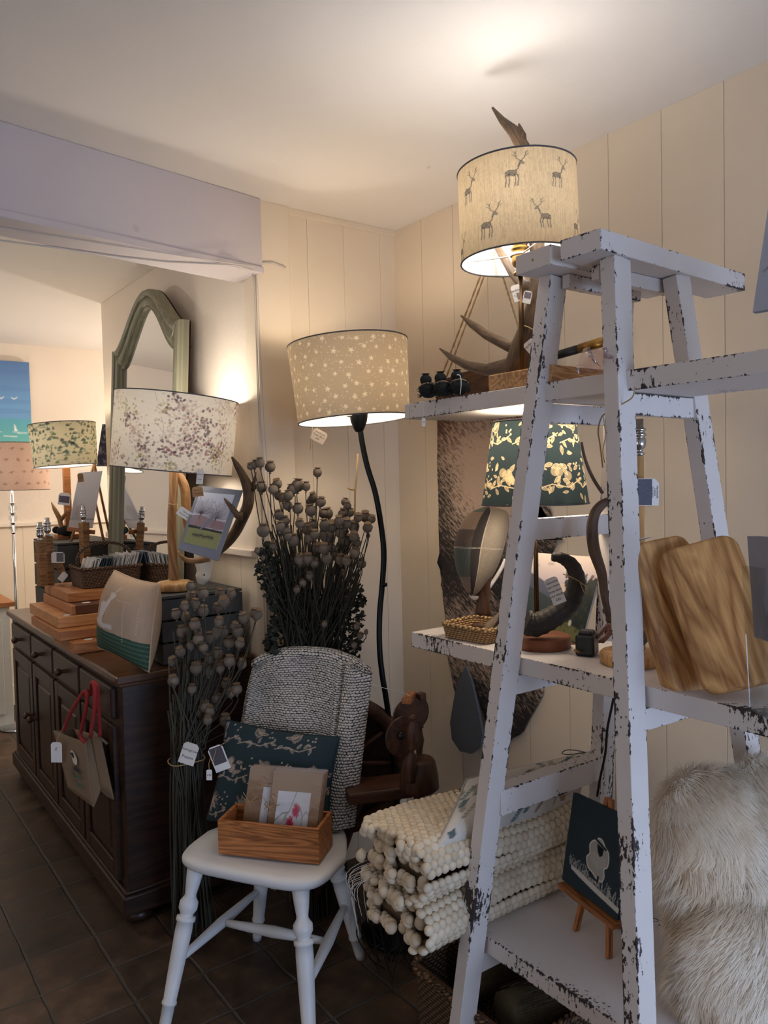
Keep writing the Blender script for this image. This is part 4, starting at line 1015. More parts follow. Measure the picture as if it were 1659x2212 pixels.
a, b = smooth_path([PL(x, y, 2.82) for x, y in ((524, 1116), (512, 1112), (500, 1096), (484, 1076))], [.016, .0135, .0105, .002]); mb.tube(a, b, 10); mb.build('antler', M['antler'], sk)
a, b = smooth_path([PL(x, y, 2.98) for x, y in ((440, 1205), (420, 1180), (405, 1130), (402, 1085), (398, 1050), (382, 1020), (366, 1000))], [.016, .016, .017, .019, .019, .016, .006], 4)
mb = MB(); mb.tube(a, b, 12); a, b = smooth_path([PL(x, y, 2.84) for x, y in ((452, 1205), (428, 1211), (404, 1210), (390, 1200), (384, 1190))], [.014, .011, .0095, .007, .002]); mb.tube(a, b, 10); mb.build('antler', M['antler2'], sk)
cv = Canvas(120, 150, (196, 200, 206)); cv.grad(0, 150, (214, 216, 222), (190, 186, 190))
Rr = random.Random(4)
for bx, by, n_ in ((28, 62, 26), (82, 70, 34)):
    cv.poly([(bx-4, by+22), (bx+3, by+22), (bx+2, by-6), (bx-2, by-6)], (52, 44, 44))
    for k in range(n_):
        a = PI*k/(n_-1); L = Rr.uniform(34, 54); cv.line([(bx, by), (bx+L*.5*math.cos(a), by-L*.5*math.sin(a)), (bx+L*math.cos(a+.1), by-L*math.sin(a+.1))], 1.1, (58, 50, 54) if bx < 50 else (104, 84, 84), .9)
cv.poly([(0, 70), (30, 64), (60, 72), (120, 76), (120, 98), (0, 98)], (142, 112, 112), .8); cv.disc(40, 86, 22, (160, 124, 122), .6, 12); cv.disc(96, 88, 26, (154, 118, 118), .6, 12)
cv.poly([(0, 97), (120, 101), (120, 107), (0, 104)], (44, 42, 40)); cv.poly([(0, 104), (120, 107), (120, 150), (0, 150)], (150, 150, 96)); cv.noise(.12, 1, 1, 3)
for k in range(16):
    x = 24+k*4.6; y = 122+Rr.uniform(-2, 2); cv.disc(x, y, 3.4, (60, 50, 44), .9, 2.0); cv.line([(x-2, y), (x-2, y+6)], 1, (60, 50, 44)); cv.line([(x+2, y), (x+2, y+6)], 1, (60, 50, 44)); cv.line([(x+2, y), (x+3.6, y-6)], 1.1, (60, 50, 44))
brd = (PL(430, 1050, 2.85), PL(525, 1060, 2.85), PL(471, 1212, 2.745), PL(385, 1186, 2.745))
mb = MB(); nn = panel(mb, brd, .004); wp = tag(mb.build('wrapped_print', plain('grey_mount_card', (128, 130, 138), .5)), 'grey-mounted photo print of trees and grazing deer in clear wrap', 'print')
fb = lambda u, v: (brd[3]*(1-u)+brd[2]*u)*(1-v)+(brd[0]*(1-u)+brd[1]*u)*v
pic = (fb(.07, .90), fb(.86, .92), fb(.88, .13), fb(.06, .11))
mb = MB(); panel(mb, [p+nn*.0035 for p in pic], .002, 0, cv, 90, 110); mb.build('photo', M['vcol'], wp)
mb = MB(); panel(mb, [p+nn*.009 for p in brd], .001); mb.build('clear_wrap', M['film'], wp)
tagcard(wp, PL(427, 1062, 2.80), .040, .036, rt*.96+upv*.1, upv-rt*.25, ['Print 2', 'of same'], 'kraft', size=.010)

# appliqued deer cushion leaning on the crate
def pillow(name, label, cat, c4, th, cv_front, mat_front, mat_back=None, nu=90, nv=90, piping=None, group=None, parent=None, back_cv=None, pinch=.06, rnd=1):
    tl, tr, br, bl = [Vector(k) for k in c4]; nrm = (tr-tl).cross(bl-tl).normalized()
    if nrm.dot(CAM-tl) < 0: nrm = -nrm
    cen = (tl+tr+br+bl)/4
    def base(u, v):
        p = (bl*(1-u)+br*u)*(1-v)+(tl*(1-u)+tr*u)*v
        e = 1-pinch*(math.sin(PI*u)*abs(2*v-1)**3 + math.sin(PI*v)*abs(2*u-1)**3)
        return cen+(p-cen)*e
    def puff(u, v): return th/2*((math.sin(PI*u)*math.sin(PI*v))**.42)*(1+.05*math.sin(9*u+rnd)*math.sin(8*v+2*rnd))
    mb = MB(); wu = (tr-tl).length; wv = (tl-bl).length
    mb.grid(lambda u, v: base(u, v)+nrm*puff(u, v), nu, nv, 0, True, cv_front, wu, wv)
    mb.grid(lambda u, v: base(u, v)-nrm*puff(u, v), nu//2, nv//2, 1, True, back_cv, wu, wv, flip=True)
    o = mb.build(name, [mat_front, mat_back or mat_front], parent)
    if label: tag(o, label, cat, group)
    if piping:
        loop = [base(u, 0) for u in np.linspace(0, 1, 24)[:-1]]+[base(1, v) for v in np.linspace(0, 1, 24)[:-1]]+[base(u, 1) for u in np.linspace(1, 0, 24)[:-1]]+[base(0, v) for v in np.linspace(1, 0, 24)[:-1]]
        mb = MB(); mb.tube(loop, .0035, 6, closed=True); mb.build('piping', piping, o)
    return o, base, puff, nrm
cv = Canvas(260, 330, (176, 152, 130)); cv.noise(.04, 1, 1, 2); cv.noise(.04, 2, 30, 5)
cv.poly([(0, 218), (260, 232), (260, 330), (0, 330)], (58, 84, 70))
for k in range(13):
    y = 222+k*8.5
    for x in range(0, 260, 3): cv.line([(x, y+x*.05), (x+1.8, y+x*.05+(1.6 if x % 2 else -1.6))], 1.6, (112, 132, 108) if k % 2 else (30, 52, 44), .8)
W_ = (206, 198, 196)
cv.poly([(70, 210), (72, 150), (66, 128), (80, 118), (96, 122), (108, 100), (104, 78), (118, 76), (140, 82), (132, 96), (124, 104), (112, 150), (104, 176), (104, 206)], W_, .95)
cv.poly([(28, 196), (60, 190), (100, 200), (150, 196), (152, 212), (110, 216), (60, 206), (30, 212)], W_, .95)
cv.line([(124, 104), (112, 150), (106, 186)], 1.4, (60, 54, 52)); cv.line([(84, 118), (88, 96)], 1.4, (60, 54, 52)); cv.line([(118, 78), (150, 50)], 2, W_); cv.line([(124, 80), (140, 40)], 2, W_)
for k in range(16): cv.disc(190, 110+k*9, 1.6, (216, 206, 200))
for k in range(12): cv.disc(236, 70+k*12, 1.4, (216, 206, 200)); cv.disc(150+k*5, 96+(k % 3), 1.1, (216, 206, 200))
d0, d1 = 2.79, 2.70
q4 = (PL(247, 1232, 2.90), PL(344, 1262, 2.75), PL(322, 1452, 2.70), PL(212, 1398, 2.86))
cuL = (232, 200, 168)
pillow('cushion', 'natural cushion with a white deer applique over a green woven band', 'cushion', q4, .19, cv, M['vcloth'], plain('natural_linen', (178, 154, 132), .9, 0, .08, 300, .2), 110, 110, plain('natural_piping', (188, 164, 140), .9))

# jute bag hanging on a drawer knob
M['jute'] = plain('jute_cloth', (126, 106, 86), .9, 0, .16, 420, .5); M['redcord'] = plain('red_cotton_handle', (158, 48, 46), .85, 0, .12, 200, .4)
bg = thing('jute_bag', 'jute gift bag with red rope handles and a sheep motif, hung on a drawer knob', 'bag', P(165, 1745, x=.74))
tl, tr, br, bl = P(115, 1578, x=.685), P(186, 1604, x=.738), P(203, 1744, x=.735), P(146, 1702, x=.690)
btl, btr, bbr, bbl = P(160, 1574, x=.765), P(217, 1590, x=.785), P(246, 1727, x=.785), P(180, 1700, x=.775)
mb = MB()
def quadgrid(mb, a, b, c, d, n=10, mi=0, sag=0):
    f = lambda u, v: (d*(1-u)+c*u)*(1-v)+(a*(1-u)+b*u)*v; nn_ = (b-a).cross(d-a).normalized()
    mb.grid(lambda u, v: f(u, v)+nn_*sag*math.sin(PI*u)*math.sin(PI*v), n, n, mi, True, wu=.3, wv=.3)
quadgrid(mb, tl, tr, br, bl, 12, sag=-.006); quadgrid(mb, btr, btl, bbl, bbr, 8)
midt = (tr+btr)/2+Vector((.0, .03, 0)); midb = (br+bbr)/2+Vector((0, .03, .04)); quadgrid(mb, tr, midt, midb, br, 6); quadgrid(mb, midt, btr, bbr, midb, 6)
midt2 = (tl+btl)/2+Vector((0, -.02, 0)); midb2 = (bl+bbl)/2; quadgrid(mb, btl, midt2, midb2, bbl, 6); quadgrid(mb, midt2, tl, bl, midb2, 6)
quadgrid(mb, bl, br, midb, midb2, 4); quadgrid(mb, midb2, midb, bbr, bbl, 4)
o = mb.build('bag_body', M['jute'], bg); m_ = o.modifiers.new('thickness', 'SOLIDIFY'); m_.thickness = .0022
for pts, xs in (([(138, 1578), (150, 1545), (170, 1510), (182, 1494), (188, 1500), (186, 1530), (178, 1565), (174, 1590), (183, 1603)], (.705, .712, .722, .732, .735, .735, .735, .735, .736)),
                ([(195, 1592), (203, 1540), (205, 1500), (203, 1478), (199, 1474), (197, 1480), (196, 1500)], (.745, .745, .742, .742, .745, .755, .765)),
                ([(216, 1590), (215, 1550), (213, 1510), (209, 1480), (203, 1474)], (.78, .775, .765, .75, .745))):
    a, b = smooth_path([P(x, y, x=k) for (x, y), k in zip(pts, xs)], [.0068]*len(pts), 4); mb = MB(); mb.tube(a, b, 10); mb.build('handle', M['redcord'], bg)
fn_ = (tr-tl).cross(bl-tl).normalized(); fn_ = fn_ if fn_.dot(CAM-tl) > 0 else -fn_
fx = (tr-tl).normalized(); fy = (tl-bl).normalized()
def onbag(u, v): return (bl*(1-u)+br*u)*(1-v)+(tl*(1-u)+tr*u)*v+fn_*.011
mb = MB(); c = onbag(.63, .68)
mb.prism([(.019*math.cos(t)*(1+.15*math.cos(3*t)), .030*math.sin(t)) for t in [2*PI*k/20 for k in range(20)]], c, fx, fy, .001); mb.build('sheep_motif', plain('cream_print', (206, 196, 178), .8), bg)
mb = MB(); mb.prism([(-.012, .018), (.008, .022), (.010, .010), (.002, -.004), (-.004, .0), (-.010, .008)], c+fn_*.0012+fx*-.003, fx, fy, .0008)
for s_ in (-1, 1): mb.bar(c+fx*.006*s_-fy*.028+fn_*.001, c+fx*.006*s_-fy*.048+fn_*.001, .003, .0008, fn_)
for k in range(9): a = c-fy*.052+fx*(-.024+.006*k)+fn_*.001; mb.bar(a, a+fy*.012+fx*.004*math.sin(k*2.1), .0016, .0008, fn_)
mb.bar(c-fy*.050-fx*.02+fn_*.001, c-fy*.060+fx*.026+fn_*.001, .004, .0008, fn_); mb.build('sheep_motif', M['ink'], bg)
mb = MB(); add_text(mb, 'Ewer', .034, onbag(.62, .38), fx, fy, 0); add_text(mb, 'Time', .034, onbag(.64, .25), fx, fy, 0); mb.build('lettering', plain('green_print', (44, 116, 98), .8), bg)
c = P(122, 1625, x=.665); tagcard(bg, c, .040, .075, rt, upv, ['£', ''], 'whitecard', size=.018, string=[c+upv*.035, P(126, 1590, x=.68), P(138, 1568, x=.70)])
# ------------------------------------------------------------------ chair, throw, cushion, card box
cf = Vector((-.852, -.524, 0)).normalized(); cl = Vector((.524, -.852, 0)).normalized(); cz = Vector((0, 0, 1))
CO = Vector((1.085, 2.090, 0)); SZ = .452
def CP(r, f, z): return CO + cl*r + cf*f + cz*z
ch = thing('kitchen_chair', 'white painted wooden kitchen chair with turned legs and a hoop back', 'chair', CO)
# seat: saddle outline, wider in front
out = []
for k in range(48):
    a = 2*PI*k/48; s_, c_ = math.sin(a), math.cos(a)
    r = math.copysign(abs(s_)**.40, s_); f = math.copysign(abs(c_)**.46, c_)
    w = .245 if f > 0 else .245+.085*f
    out.append((r*w, f*.200))
mb = MB(); n = len(out)
lay = [(.0, .90, 0), (0, .97, .006), (0, 1.0, .016), (0, 1.0, .026), (0, .975, .034), (0, .86, .0355), (0, .5, .031), (0, .0, .030)]
v = []; 
for _, s_, z in lay: v += [CP(r*s_, f*s_, SZ-.036+z) for r, f in out]
fc = [(i*n+j, i*n+(j+1) % n, (i+1)*n+(j+1) % n, (i+1)*n+j) for i in range(len(lay)-1) for j in range(n)]; fc.append(tuple(reversed(range(n))))
mb.add(v, fc, 0, True); mb.build('seat', M['chair_paint'], ch)
def turned(a, b, prof, name, n=18):
    a = Vector(a); b = Vector(b); d = b-a; L = d.length; z = d.normalized(); x = z.orthogonal().normalized(); y = z.cross(x)
    mb = MB(); mb.lathe([(r, t*L) for t, r in prof], a, Matrix((x, y, z)).transposed(), n); mb.build(name, M['chair_paint'], ch)
LEGP = [(0, .0145), (.05, .0165), (.17, .0180), (.175, .0215), (.19, .0215), (.195, .0190), (.40, .0225), (.60, .0250), (.66, .0240), (.665, .028), (.69, .028), (.695, .018), (.71, .020), (.74, .0275), (.78, .0275), (.81, .018), (.825, .0165), (.90, .0215), (1, .026)]
tops = {'fl': CP(-.175, .155, SZ-.03), 'fr': CP(.175, .155, SZ-.03), 'bl': CP(-.115, -.14, SZ-.03), 'br': CP(.115, -.14, SZ-.03)}
feet = {'fl': P(352, 2235, z=.0), 'fr': P(672, 2300, z=.0), 'bl': Vector((1.144, 2.348, 0)), 'br': Vector((1.363, 2.041, 0))}
for k in tops: turned(feet[k], tops[k], LEGP, 'leg')
STR = [(0, .0095), (.2, .013), (.5, .0175), (.8, .013), (1, .0095)]
lp = lambda k, t: feet[k].lerp(tops[k], t)
turned(lp('fl', .42), lp('bl', .46), STR, 'stretcher'); turned(lp('fr', .42), lp('br', .46), STR, 'stretcher')
turned(lp('fl', .42).lerp(lp('bl', .46), .5), lp('fr', .42).lerp(lp('br', .46), .5), STR, 'stretcher')
def back(r, z): return CP(r-.028, -.165-.16*(z-.45)/.5, z)     # the leaning plane of the back
HT = .945
hoop = [back(r, z) for r, z in ((.150, .45), (.178, .56), (.196, .66), (.204, .75), (.198, .83), (.170, .895), (.10, .935), (0, HT), (-.10, .935), (-.170, .895), (-.198, .83), (-.204, .75), (-.196, .66), (-.178, .56), (-.150, .45))]
a, b = smooth_path(hoop, [.013]*len(hoop), 4); mb = MB(); mb.tube(a, b, 12, ell=(1.1, .85)); mb.build('hoop', M['chair_paint'], ch)
for k in range(5):
    r = -.10+.05*k; mb = MB(); mb.tube([back(r*.9, .45), back(r*1.15, .93-.006*abs(k-2))], .0065, 8); mb.build('spindle', M['chair_paint'], ch)

# chunky woven throw over the back
def throw_mat():
    t = NT('chunky_grey_weave'); l = t.lc(); wv = t.vmath('ADD', l, t.vmath('MULTIPLY', t.vmath('SUBTRACT', t.n('ShaderNodeTexNoise', Vector=l, Scale=22.0, Detail=2.0).outputs[1], (.5, .5, .5)), (.012, .012, 0)))
    sp = t.n('ShaderNodeSeparateXYZ', Vector=wv); row = t.math('MULTIPLY', sp.outputs[1], 100); c_ = t.math('MULTIPLY', sp.outputs[0], 74)
    off = t.math('MULTIPLY', t.math('MODULO', t.math('FLOOR', row), 2.0), .5)
    a = t.math('ABSOLUTE', t.math('SUBTRACT', t.math('FRACT', t.math('ADD', c_, off)), .5)); b = t.math('ABSOLUTE', t.math('SUBTRACT', t.math('FRACT', row), .5))
    n_ = t.noise(l, 75, 3); h = t.math('SUBTRACT', 1.0, t.math('SQRT', t.math('ADD', t.math('POWER', t.math('MULTIPLY', a, 1.7), 2.0), t.math('POWER', t.math('MULTIPLY', b, 1.9), 2.0))))
    h = t.math('ADD', h, t.math('MULTIPLY', t.math('SUBTRACT', n_, .5), .9))
    col = t.ramp(h, [(-.0, lin((56, 56, 62))), (.10, lin((116, 114, 118))), (.22, lin((230, 224, 220))), (.8, lin((248, 242, 236)))])
    return t.done(t.bsdf(col, .95, 0, t.bump(h, 1.0, .006), .1))
M['throw'] = throw_mat()
def throw_pt(u, v, lay=0):
    """u across -1..1, v 0..1 front hem to back hem over the hoop"""
    r = u*.222; top = .962-.055*abs(u)**2.6-.03*(abs(u) > .9)*0
    front = .50; L1 = top-front; s_ = v*1.62
    if s_ < 1: z = front+L1*s_; off = .028+.012*math.sin(3*u+1)*(1-s_)+.006*math.sin(7*u+5*s_)+.004*math.sin(13*s_-4*u)+lay*.012
    elif s_ < 1.12:
        t_ = (s_-1)/.12*PI; z = top+.018*math.sin(t_); off = (.030+lay*.012)*math.cos(t_)
    else: z = top-L1*(s_-1.12)/.5*.62; off = -.030-lay*.01
    if u > .55: off += .010*math.sin((u-.55)*34)*(1 if s_ < 1 else .3)
    if abs(u) > .93: off -= .018*math.copysign(1, off if s_ != 1.06 else 1)
    widen = 1+.12*max(0, 1-s_)*(-1 if u > 0 else 1)*(-1 if u < 0 else -.2)
    p = back(r*(1+.14*max(0, (1-s_))*(u < 0)), z); return p + cf*off
mb = MB(); mb.grid(lambda u, v: throw_pt(u*2-1, v), 70, 110, wu=.46, wv=1.05); 
th = mb.build('woven_throw', M['throw']); tag(th, 'chunky grey and white woven throw hung over the chair back', 'throw')
m_ = th.modifiers.new('thickness', 'SOLIDIFY'); m_.thickness = .010; m_.offset = 0
# folded edge panel of the throw on the right
def edge_pt(u, v):
    z = .46+.52*v; r = .150+.075*u + .012*v; off = .052+.012*math.sin(PI*u)-.045*u*u; return back(r, min(z, .972-.05*(r/.222)**2.6)) + cf*(off if v < .98 else off*.6)
mb = MB(); mb.grid(lambda u, v: edge_pt(u, v), 20, 70, wu=.12, wv=.6); o = mb.build('folded_edge', M['throw'], th); m_ = o.modifiers.new('thickness', 'SOLIDIFY'); m_.thickness = .012; m_.offset = 0

# bird print cushion
cv = Canvas(420, 330, (40, 58, 66)); birdprint(cv, 420, 330, (196, 178, 164), .95, 9, 1.7, .2)
q4 = (CP(-.25, -.135, .765), CP(.160, -.15, .745), CP(.165, -.045, .466), CP(-.265, -.03, .470))
pillow('cushion', 'dark teal cushion printed with pale birds and flowers, on the chair', 'cushion', q4, .115, cv, M['vcloth'], plain('teal_cloth', (40, 58, 66), .9, 0, .1, 300, .2), 150, 120, plain('teal_piping', (38, 52, 60), .9))
cu_t = D_ = None
p = P(478, 1655, d=2.20); ct = tagcard(None, P(473, 1638, d=2.22), .045, .075, rt*.93+upv*.35, upv*.93-rt*.42, [], photo=(-.42, -.22, .42, .45, (84, 78, 84)), name='swing_tag', string=[P(487, 1604, d=2.24), P(468, 1614, d=2.22), P(462, 1636, d=2.21), P(458, 1650, d=2.20)])
tag(ct, 'photo swing tag tied to the corner of the bird-print cushion', 'tag')
ct = tagcard(None, P(452, 1674, d=2.19), .016, .030, rt, upv, ['£30'], name='price_ticket', size=.008, string=[P(452, 1664, d=2.19), P(451, 1650, d=2.20), P(455, 1636, d=2.21)])
tag(ct, 'tiny white price ticket hanging from the bird cushion tag', 'tag')

# pine box of cards on the seat
bl_ = P(472, 1845, z=SZ+.002); br_ = P(690, 1868, z=SZ+.002); bx = (br_-bl_); bw = bx.length; bx.normalize(); by = Vector((-bx.y, bx.x, 0)); by = by if by.dot(fw) > 0 else -by
bh, bd_ = .103, .125
boxt = thing('pine_box', 'open pine box of kraft cards standing on the chair seat', 'box', (bl_+br_)/2)
t_ = .010
def bpt(a, b, z): return bl_ + bx*a + by*b + cz*z
for nm, a0, a1, b0, b1, z0, z1 in (('front_board', 0, bw, 0, t_, 0, bh), ('back_board', 0, bw, bd_-t_, bd_, 0, bh), ('end_board', 0, t_, t_, bd_-t_, 0, bh), ('end_board', bw-t_, bw, t_, bd_-t_, 0, bh), ('bottom_board', t_, bw-t_, t_, bd_-t_, 0, .006)):
    mb = MB(); mb.box(bpt((a0+a1)/2, (b0+b1)/2, (z0+z1)/2), (a1-a0, b1-b0, z1-z0), Matrix((bx, by, cz)).transposed(), off=(random.uniform(0, 3), 0, 0)) 
    mb.build(nm, M['pinebox'], boxt, bevel=.0012)
cvf = Canvas(150, 170, (162, 130, 100)); cvf.noise(.03, 1, 1, 7)
def flowercard(full):
    c = Canvas(150, 130, (226, 224, 222))
    for k in range(3 if full else 0): pass
    c.line([(0, 70), (30, 52), (60, 48), (75, 20), (84, 0)], 3, (150, 146, 138)); c.line([(14, 130), (30, 92), (44, 80), (60, 70)], 2.4, (140, 136, 128)); c.line([(130, 130), (118, 96), (124, 60), (110, 36)], 2, (110, 108, 108)); c.line([(120, 60), (136, 44), (150, 50)], 1.6, (110, 108, 108)); c.line([(0, 100), (20, 96), (40, 110)], 1.4, (120, 118, 118))
    leaf(c, 40, 70, 26, 1.0, (150, 152, 110), .6); leaf(c, 56, 64, 22, -.3, (160, 160, 120), .5)
    for x, y, r in ((92, 44, 19), (70, 76, 20)):
        bloom(c, x, y, r, (206, 60, 92), 60, 2.6, int(x)); c.disc(x, y, r*.5, (196, 44, 80), .6)
    return c
def card(a0, a1, b, h, lean, label, z0=.008, pic=None, skew=0.0):
    bot = [bpt(a0, b, z0), bpt(a1, b, z0)]; up_ = (cz*math.cos(lean)+by*math.sin(lean)) + bx*skew
    tl_, tr_ = bot[0]+up_*h, bot[1]+up_*h
    mb = MB(); nn = panel(mb, (tl_, tr_, bot[1], bot[0]), .0012); o = tag(mb.build('wrapped_card', M['kraft']), label, 'card', 'kraft cards in the pine box')
    if pic:
        u0, v0, u1, v1, cvx = pic; f = lambda u, v: (bot[0]*(1-u)+bot[1]*u)*(1-v)+(tl_*(1-u)+tr_*u)*v+nn*.0012
        mb = MB(); panel(mb, (f(u0, v1), f(u1, v1), f(u1, v0), f(u0, v0)), .0006, 0, cvx, 70, 60); mb.build('printed_label', M['vcol'], o)
    mb = MB(); panel(mb, [p+nn*.004 for p in (tl_+up_*.003, tr_+up_*.003, bot[1], bot[0])], .0006); mb.build('clear_wrap', M['film'], o)
    return o
strip = Canvas(30, 130, (226, 224, 222)); strip.line([(10, 40), (20, 34), (26, 44), (14, 52)], 1.6, (110, 110, 110)); strip.line([(4, 118), (28, 116), (20, 126)], 2, (120, 118, 116))
card(.040, .165, .062, .228, rad(12), 'kraft card with a narrow white strip, front of the left pair', pic=(.42, .05, .62, .74, strip), skew=.10)
card(.048, .172, .072, .230, rad(11), 'kraft card, back one of the left pair in the pine box', skew=.10)
fcv = flowercard(1)
card(.128, .285, .040, .224, rad(13), 'kraft card with pink blossom print, front of the right stack', pic=(.14, .05, .80, .76, fcv), skew=.09)
for k in range(4):
    card(.131+.001*k, .288+.0015*k, .047+.0045*k, .228+.0012*k, rad(12.5), 'one of four near identical kraft cards behind the pink blossom card', skew=.09)
for (a, b, h_) in ((.074, .058, .055), (.150, .034, .06)):
    mb = MB(); c = bpt(a, b+.01, bh+.03); 
    mb.tube([c-bx*.02+cz*.03, c, c+bx*.03+cz*.012, c+bx*.022+cz*.02, c, c-bx*.018+cz*.012, c-bx*.012+cz*.002, c, c-cz*.03], .0011, 5); tag(mb.build('twine_bow', M['twine']), 'jute twine bow on the '+('left kraft card pair' if a < .1 else 'pink blossom card'), 'bow')

# ------------------------------------------------------------------ dried poppy bunches
def poppy_mats():
    t = NT('dried_seed_head'); l = t.lc(); g = t.n('ShaderNodeNewGeometry').outputs['Position']
    n_ = t.noise(l, 60, 3); n2 = t.noise(g, 30, 2); col = t.ramp(t.math('ADD', t.math('MULTIPLY', n_, .6), t.math('MULTIPLY', n2, .5)), [(.3, lin((70, 62, 56))), (.6, lin((128, 115, 102))), (.85, lin((164, 147, 130)))])
    return t.done(t.bsdf(col, .8, 0, t.bump(n_, .4, .002), .2))
M['pod'] = poppy_mats(); M['podcrown'] = plain('seed_head_crown', (112, 92, 72), .85, 0, .2, 300); M['stalk'] = plain('dried_stalk', (70, 68, 58), .85, 0, .25, 120, .3); M['stalk2'] = plain('dark_dried_stalk', (56, 54, 46), .85, 0, .25, 120, .3)
def pod_mesh():
    mb = MB(); v = []; n = 20
    prof = [(.16, -1.35), (.30, -1.25), (.16, -1.12), (.18, -1.02), (.55, -.86), (.88, -.5), (1.0, 0), (.92, .45), (.66, .78), (.42, .92)]
    for r, z in prof:
        for j in range(n):
            a = 2*PI*j/n; rr = r*(1+(.05*math.cos(a*10) if .3 < r else 0)); v.append((rr*math.cos(a), rr*math.sin(a), z))
    fc = [(i*n+j, i*n+(j+1) % n, (i+1)*n+(j+1) % n, (i+1)*n+j) for i in range(len(prof)-1) for j in range(n)]
    mb.add(v, fc, 0, True)
    v = [(0, 0, 1.06)]; m_ = 24
    for j in range(m_): a = 2*PI*j/m_; rr = .86 if j % 2 else .62; v.append((rr*math.cos(a), rr*math.sin(a), 1.10+(.05 if j % 2 else 0)))
    for j in range(m_): a = 2*PI*j/m_; v.append((.40*math.cos(a), .40*math.sin(a), .90))
    fc = [(0, 1+j, 1+(j+1) % m_) for j in range(m_)]+[(1+(j+1) % m_, 1+j, 1+m_+j, 1+m_+(j+1) % m_) for j in range(m_)]
    mb.add(v, fc, 1, False); o = mb.build('seed_head', [M['pod'], M['podcrown']], None, (0, 0, 0)); me = o.data; bpy.data.objects.remove(o); WO.pop('seed_head', None); return me
POD = pod_mesh()
def bunch(name, label, base_pt, heads, tie, tie_r, floor_c, floor_r, seed, smat, toppx, dd):
    R = random.Random(seed); t_ = thing(name, label, 'dried flowers', (floor_c.x, floor_c.y, 0))
    for hx, hy, pr_, d in heads:
        hp = P(hx, hy, d=d); r = pr_*d/FPX*1.05; dirv = Vector((R.uniform(-.25, .25), R.uniform(-.25, .25), 1)) + (hp-tie).normalized()*.35 - fw*R.uniform(0, .55); dirv.normalize()
        a = R.uniform(0, 2*PI); tp = tie+Vector((math.cos(a), math.sin(a), 0))*tie_r*R.uniform(.2, 1); a2 = a+R.uniform(-.5, .5); fp = floor_c+Vector((math.cos(a2), math.sin(a2), 0))*floor_r*R.uniform(.2, 1); fp.z = R.uniform(.003, .05)
        neck = hp-dirv*r*1.3
        m1 = neck.lerp(tp, .35)+Vector((R.uniform(-.02, .02), R.uniform(-.02, .02), 0)); m1.x = (m1.x*.7+neck.x*.3); m1.y = (m1.y*.7+neck.y*.3); m2 = neck.lerp(tp, .72)+Vector((R.uniform(-.012, .012), R.uniform(-.012, .012), 0))
        pts, rr = smooth_path([neck, neck-dirv*.02, m1, m2, tp, tp.lerp(fp, .5)+Vector((R.uniform(-.008, .008), R.uniform(-.008, .008), 0)), fp], [.0016, .0016, .0019, .0022, .0026, .003, .0032], 4)
        mb = MB(); mb.tube(pts, rr, 6); st = mb.build('stalk', smat, t_)
        o = bpy.data.objects.new('seed_head', POD); COL.objects.link(o); o.parent = st; o.location = hp-WO[st.name]; o.scale = (r, r, r*R.uniform(.95, 1.1)); o.rotation_euler = dirv.to_track_quat('Z', 'Y').to_euler(); WO[o.name] = hp
    return t_
zc = [(55, 185, 40), (155, 225, 45), (70, 430, 45), (225, 395, 42), (185, 450, 42), (240, 510, 38), (625, 280, 38), (430, 410, 52), (375, 450, 45), (512, 420, 36), (335, 510, 42), (280, 530, 36), (585, 525, 36), (660, 575, 42), (555, 570, 34), (330, 610, 40), (430, 640, 45), (560, 660, 48), (730, 690, 42), (240, 705, 40), (680, 690, 36), (900, 575, 34), (925, 615, 32), (950, 680, 36), (875, 695, 40), (1030, 730, 38), (1100, 720, 45), (1165, 745, 34), (840, 765, 42), (300, 765, 42), (450, 790, 40), (585, 800, 42), (700, 810, 48), (770, 820, 50), (915, 790, 45), (990, 820, 45), (1125, 830, 42), (255, 820, 40), (315, 865, 42), (85, 860, 54), (525, 850, 45), (600, 900, 40), (720, 910, 58), (385, 960, 50), (335, 920, 34), (540, 930, 42), (855, 880, 45), (905, 960, 50), (990, 920, 42), (1010, 980, 40), (630, 1040, 48), (690, 1040, 44), (765, 1030, 38), (180, 1020, 34), (450, 1150, 45), (530, 1140, 45), (595, 1180, 40), (720, 1140, 45), (795, 1100, 38), (855, 1150, 42), (915, 1160, 38), (995, 1080, 45), (1065, 1190, 38), (875, 1280, 25), (550, 1310, 34), (480, 1380, 30), (420, 1445, 30), (1130, 910, 18), (1020, 1810, 28), (1050, 1905, 28), (1108, 1870, 20), (990, 2000, 25), (25, 1060, 25), (85, 1130, 18), (695, 1790, 25)]
Rn = random.Random(21)
heads = [(550+x/4.607, 960+y/4.607, r/4.607*1.12, 2.68+Rn.uniform(-.06, .06)+(.05 if y < 700 else -.04)) for x, y, r in zc]
heads.append((551, 1003, 8, 2.70)); heads.append((541, 1008, 7, 2.70))
tie = P(672, 1470, d=2.76); fc_ = Vector((tie.x+.02, tie.y+.0, 0))
bq = bunch('poppy_bouquet', 'tall thick bunch of dried poppy heads with leaves, behind the chair', None, heads, tie, .10, fc_, .11, 5, M['stalk2'], None, 0)
mb = MB(); mb.tube([P(756, 1175, d=2.74), P(766, 1140, d=2.74), P(767, 1060, d=2.74), P(770, 1030, d=2.74), P(773, 980, d=2.74)], [.0035, .0035, .0035, .003, .0028], 7); mb.tube([P(767, 1058, d=2.74), P(758, 1057, d=2.73), P(750, 1054, d=2.73)], [.003, .004, .002], 6); mb.build('bare_stalk', M['twine'], bq)
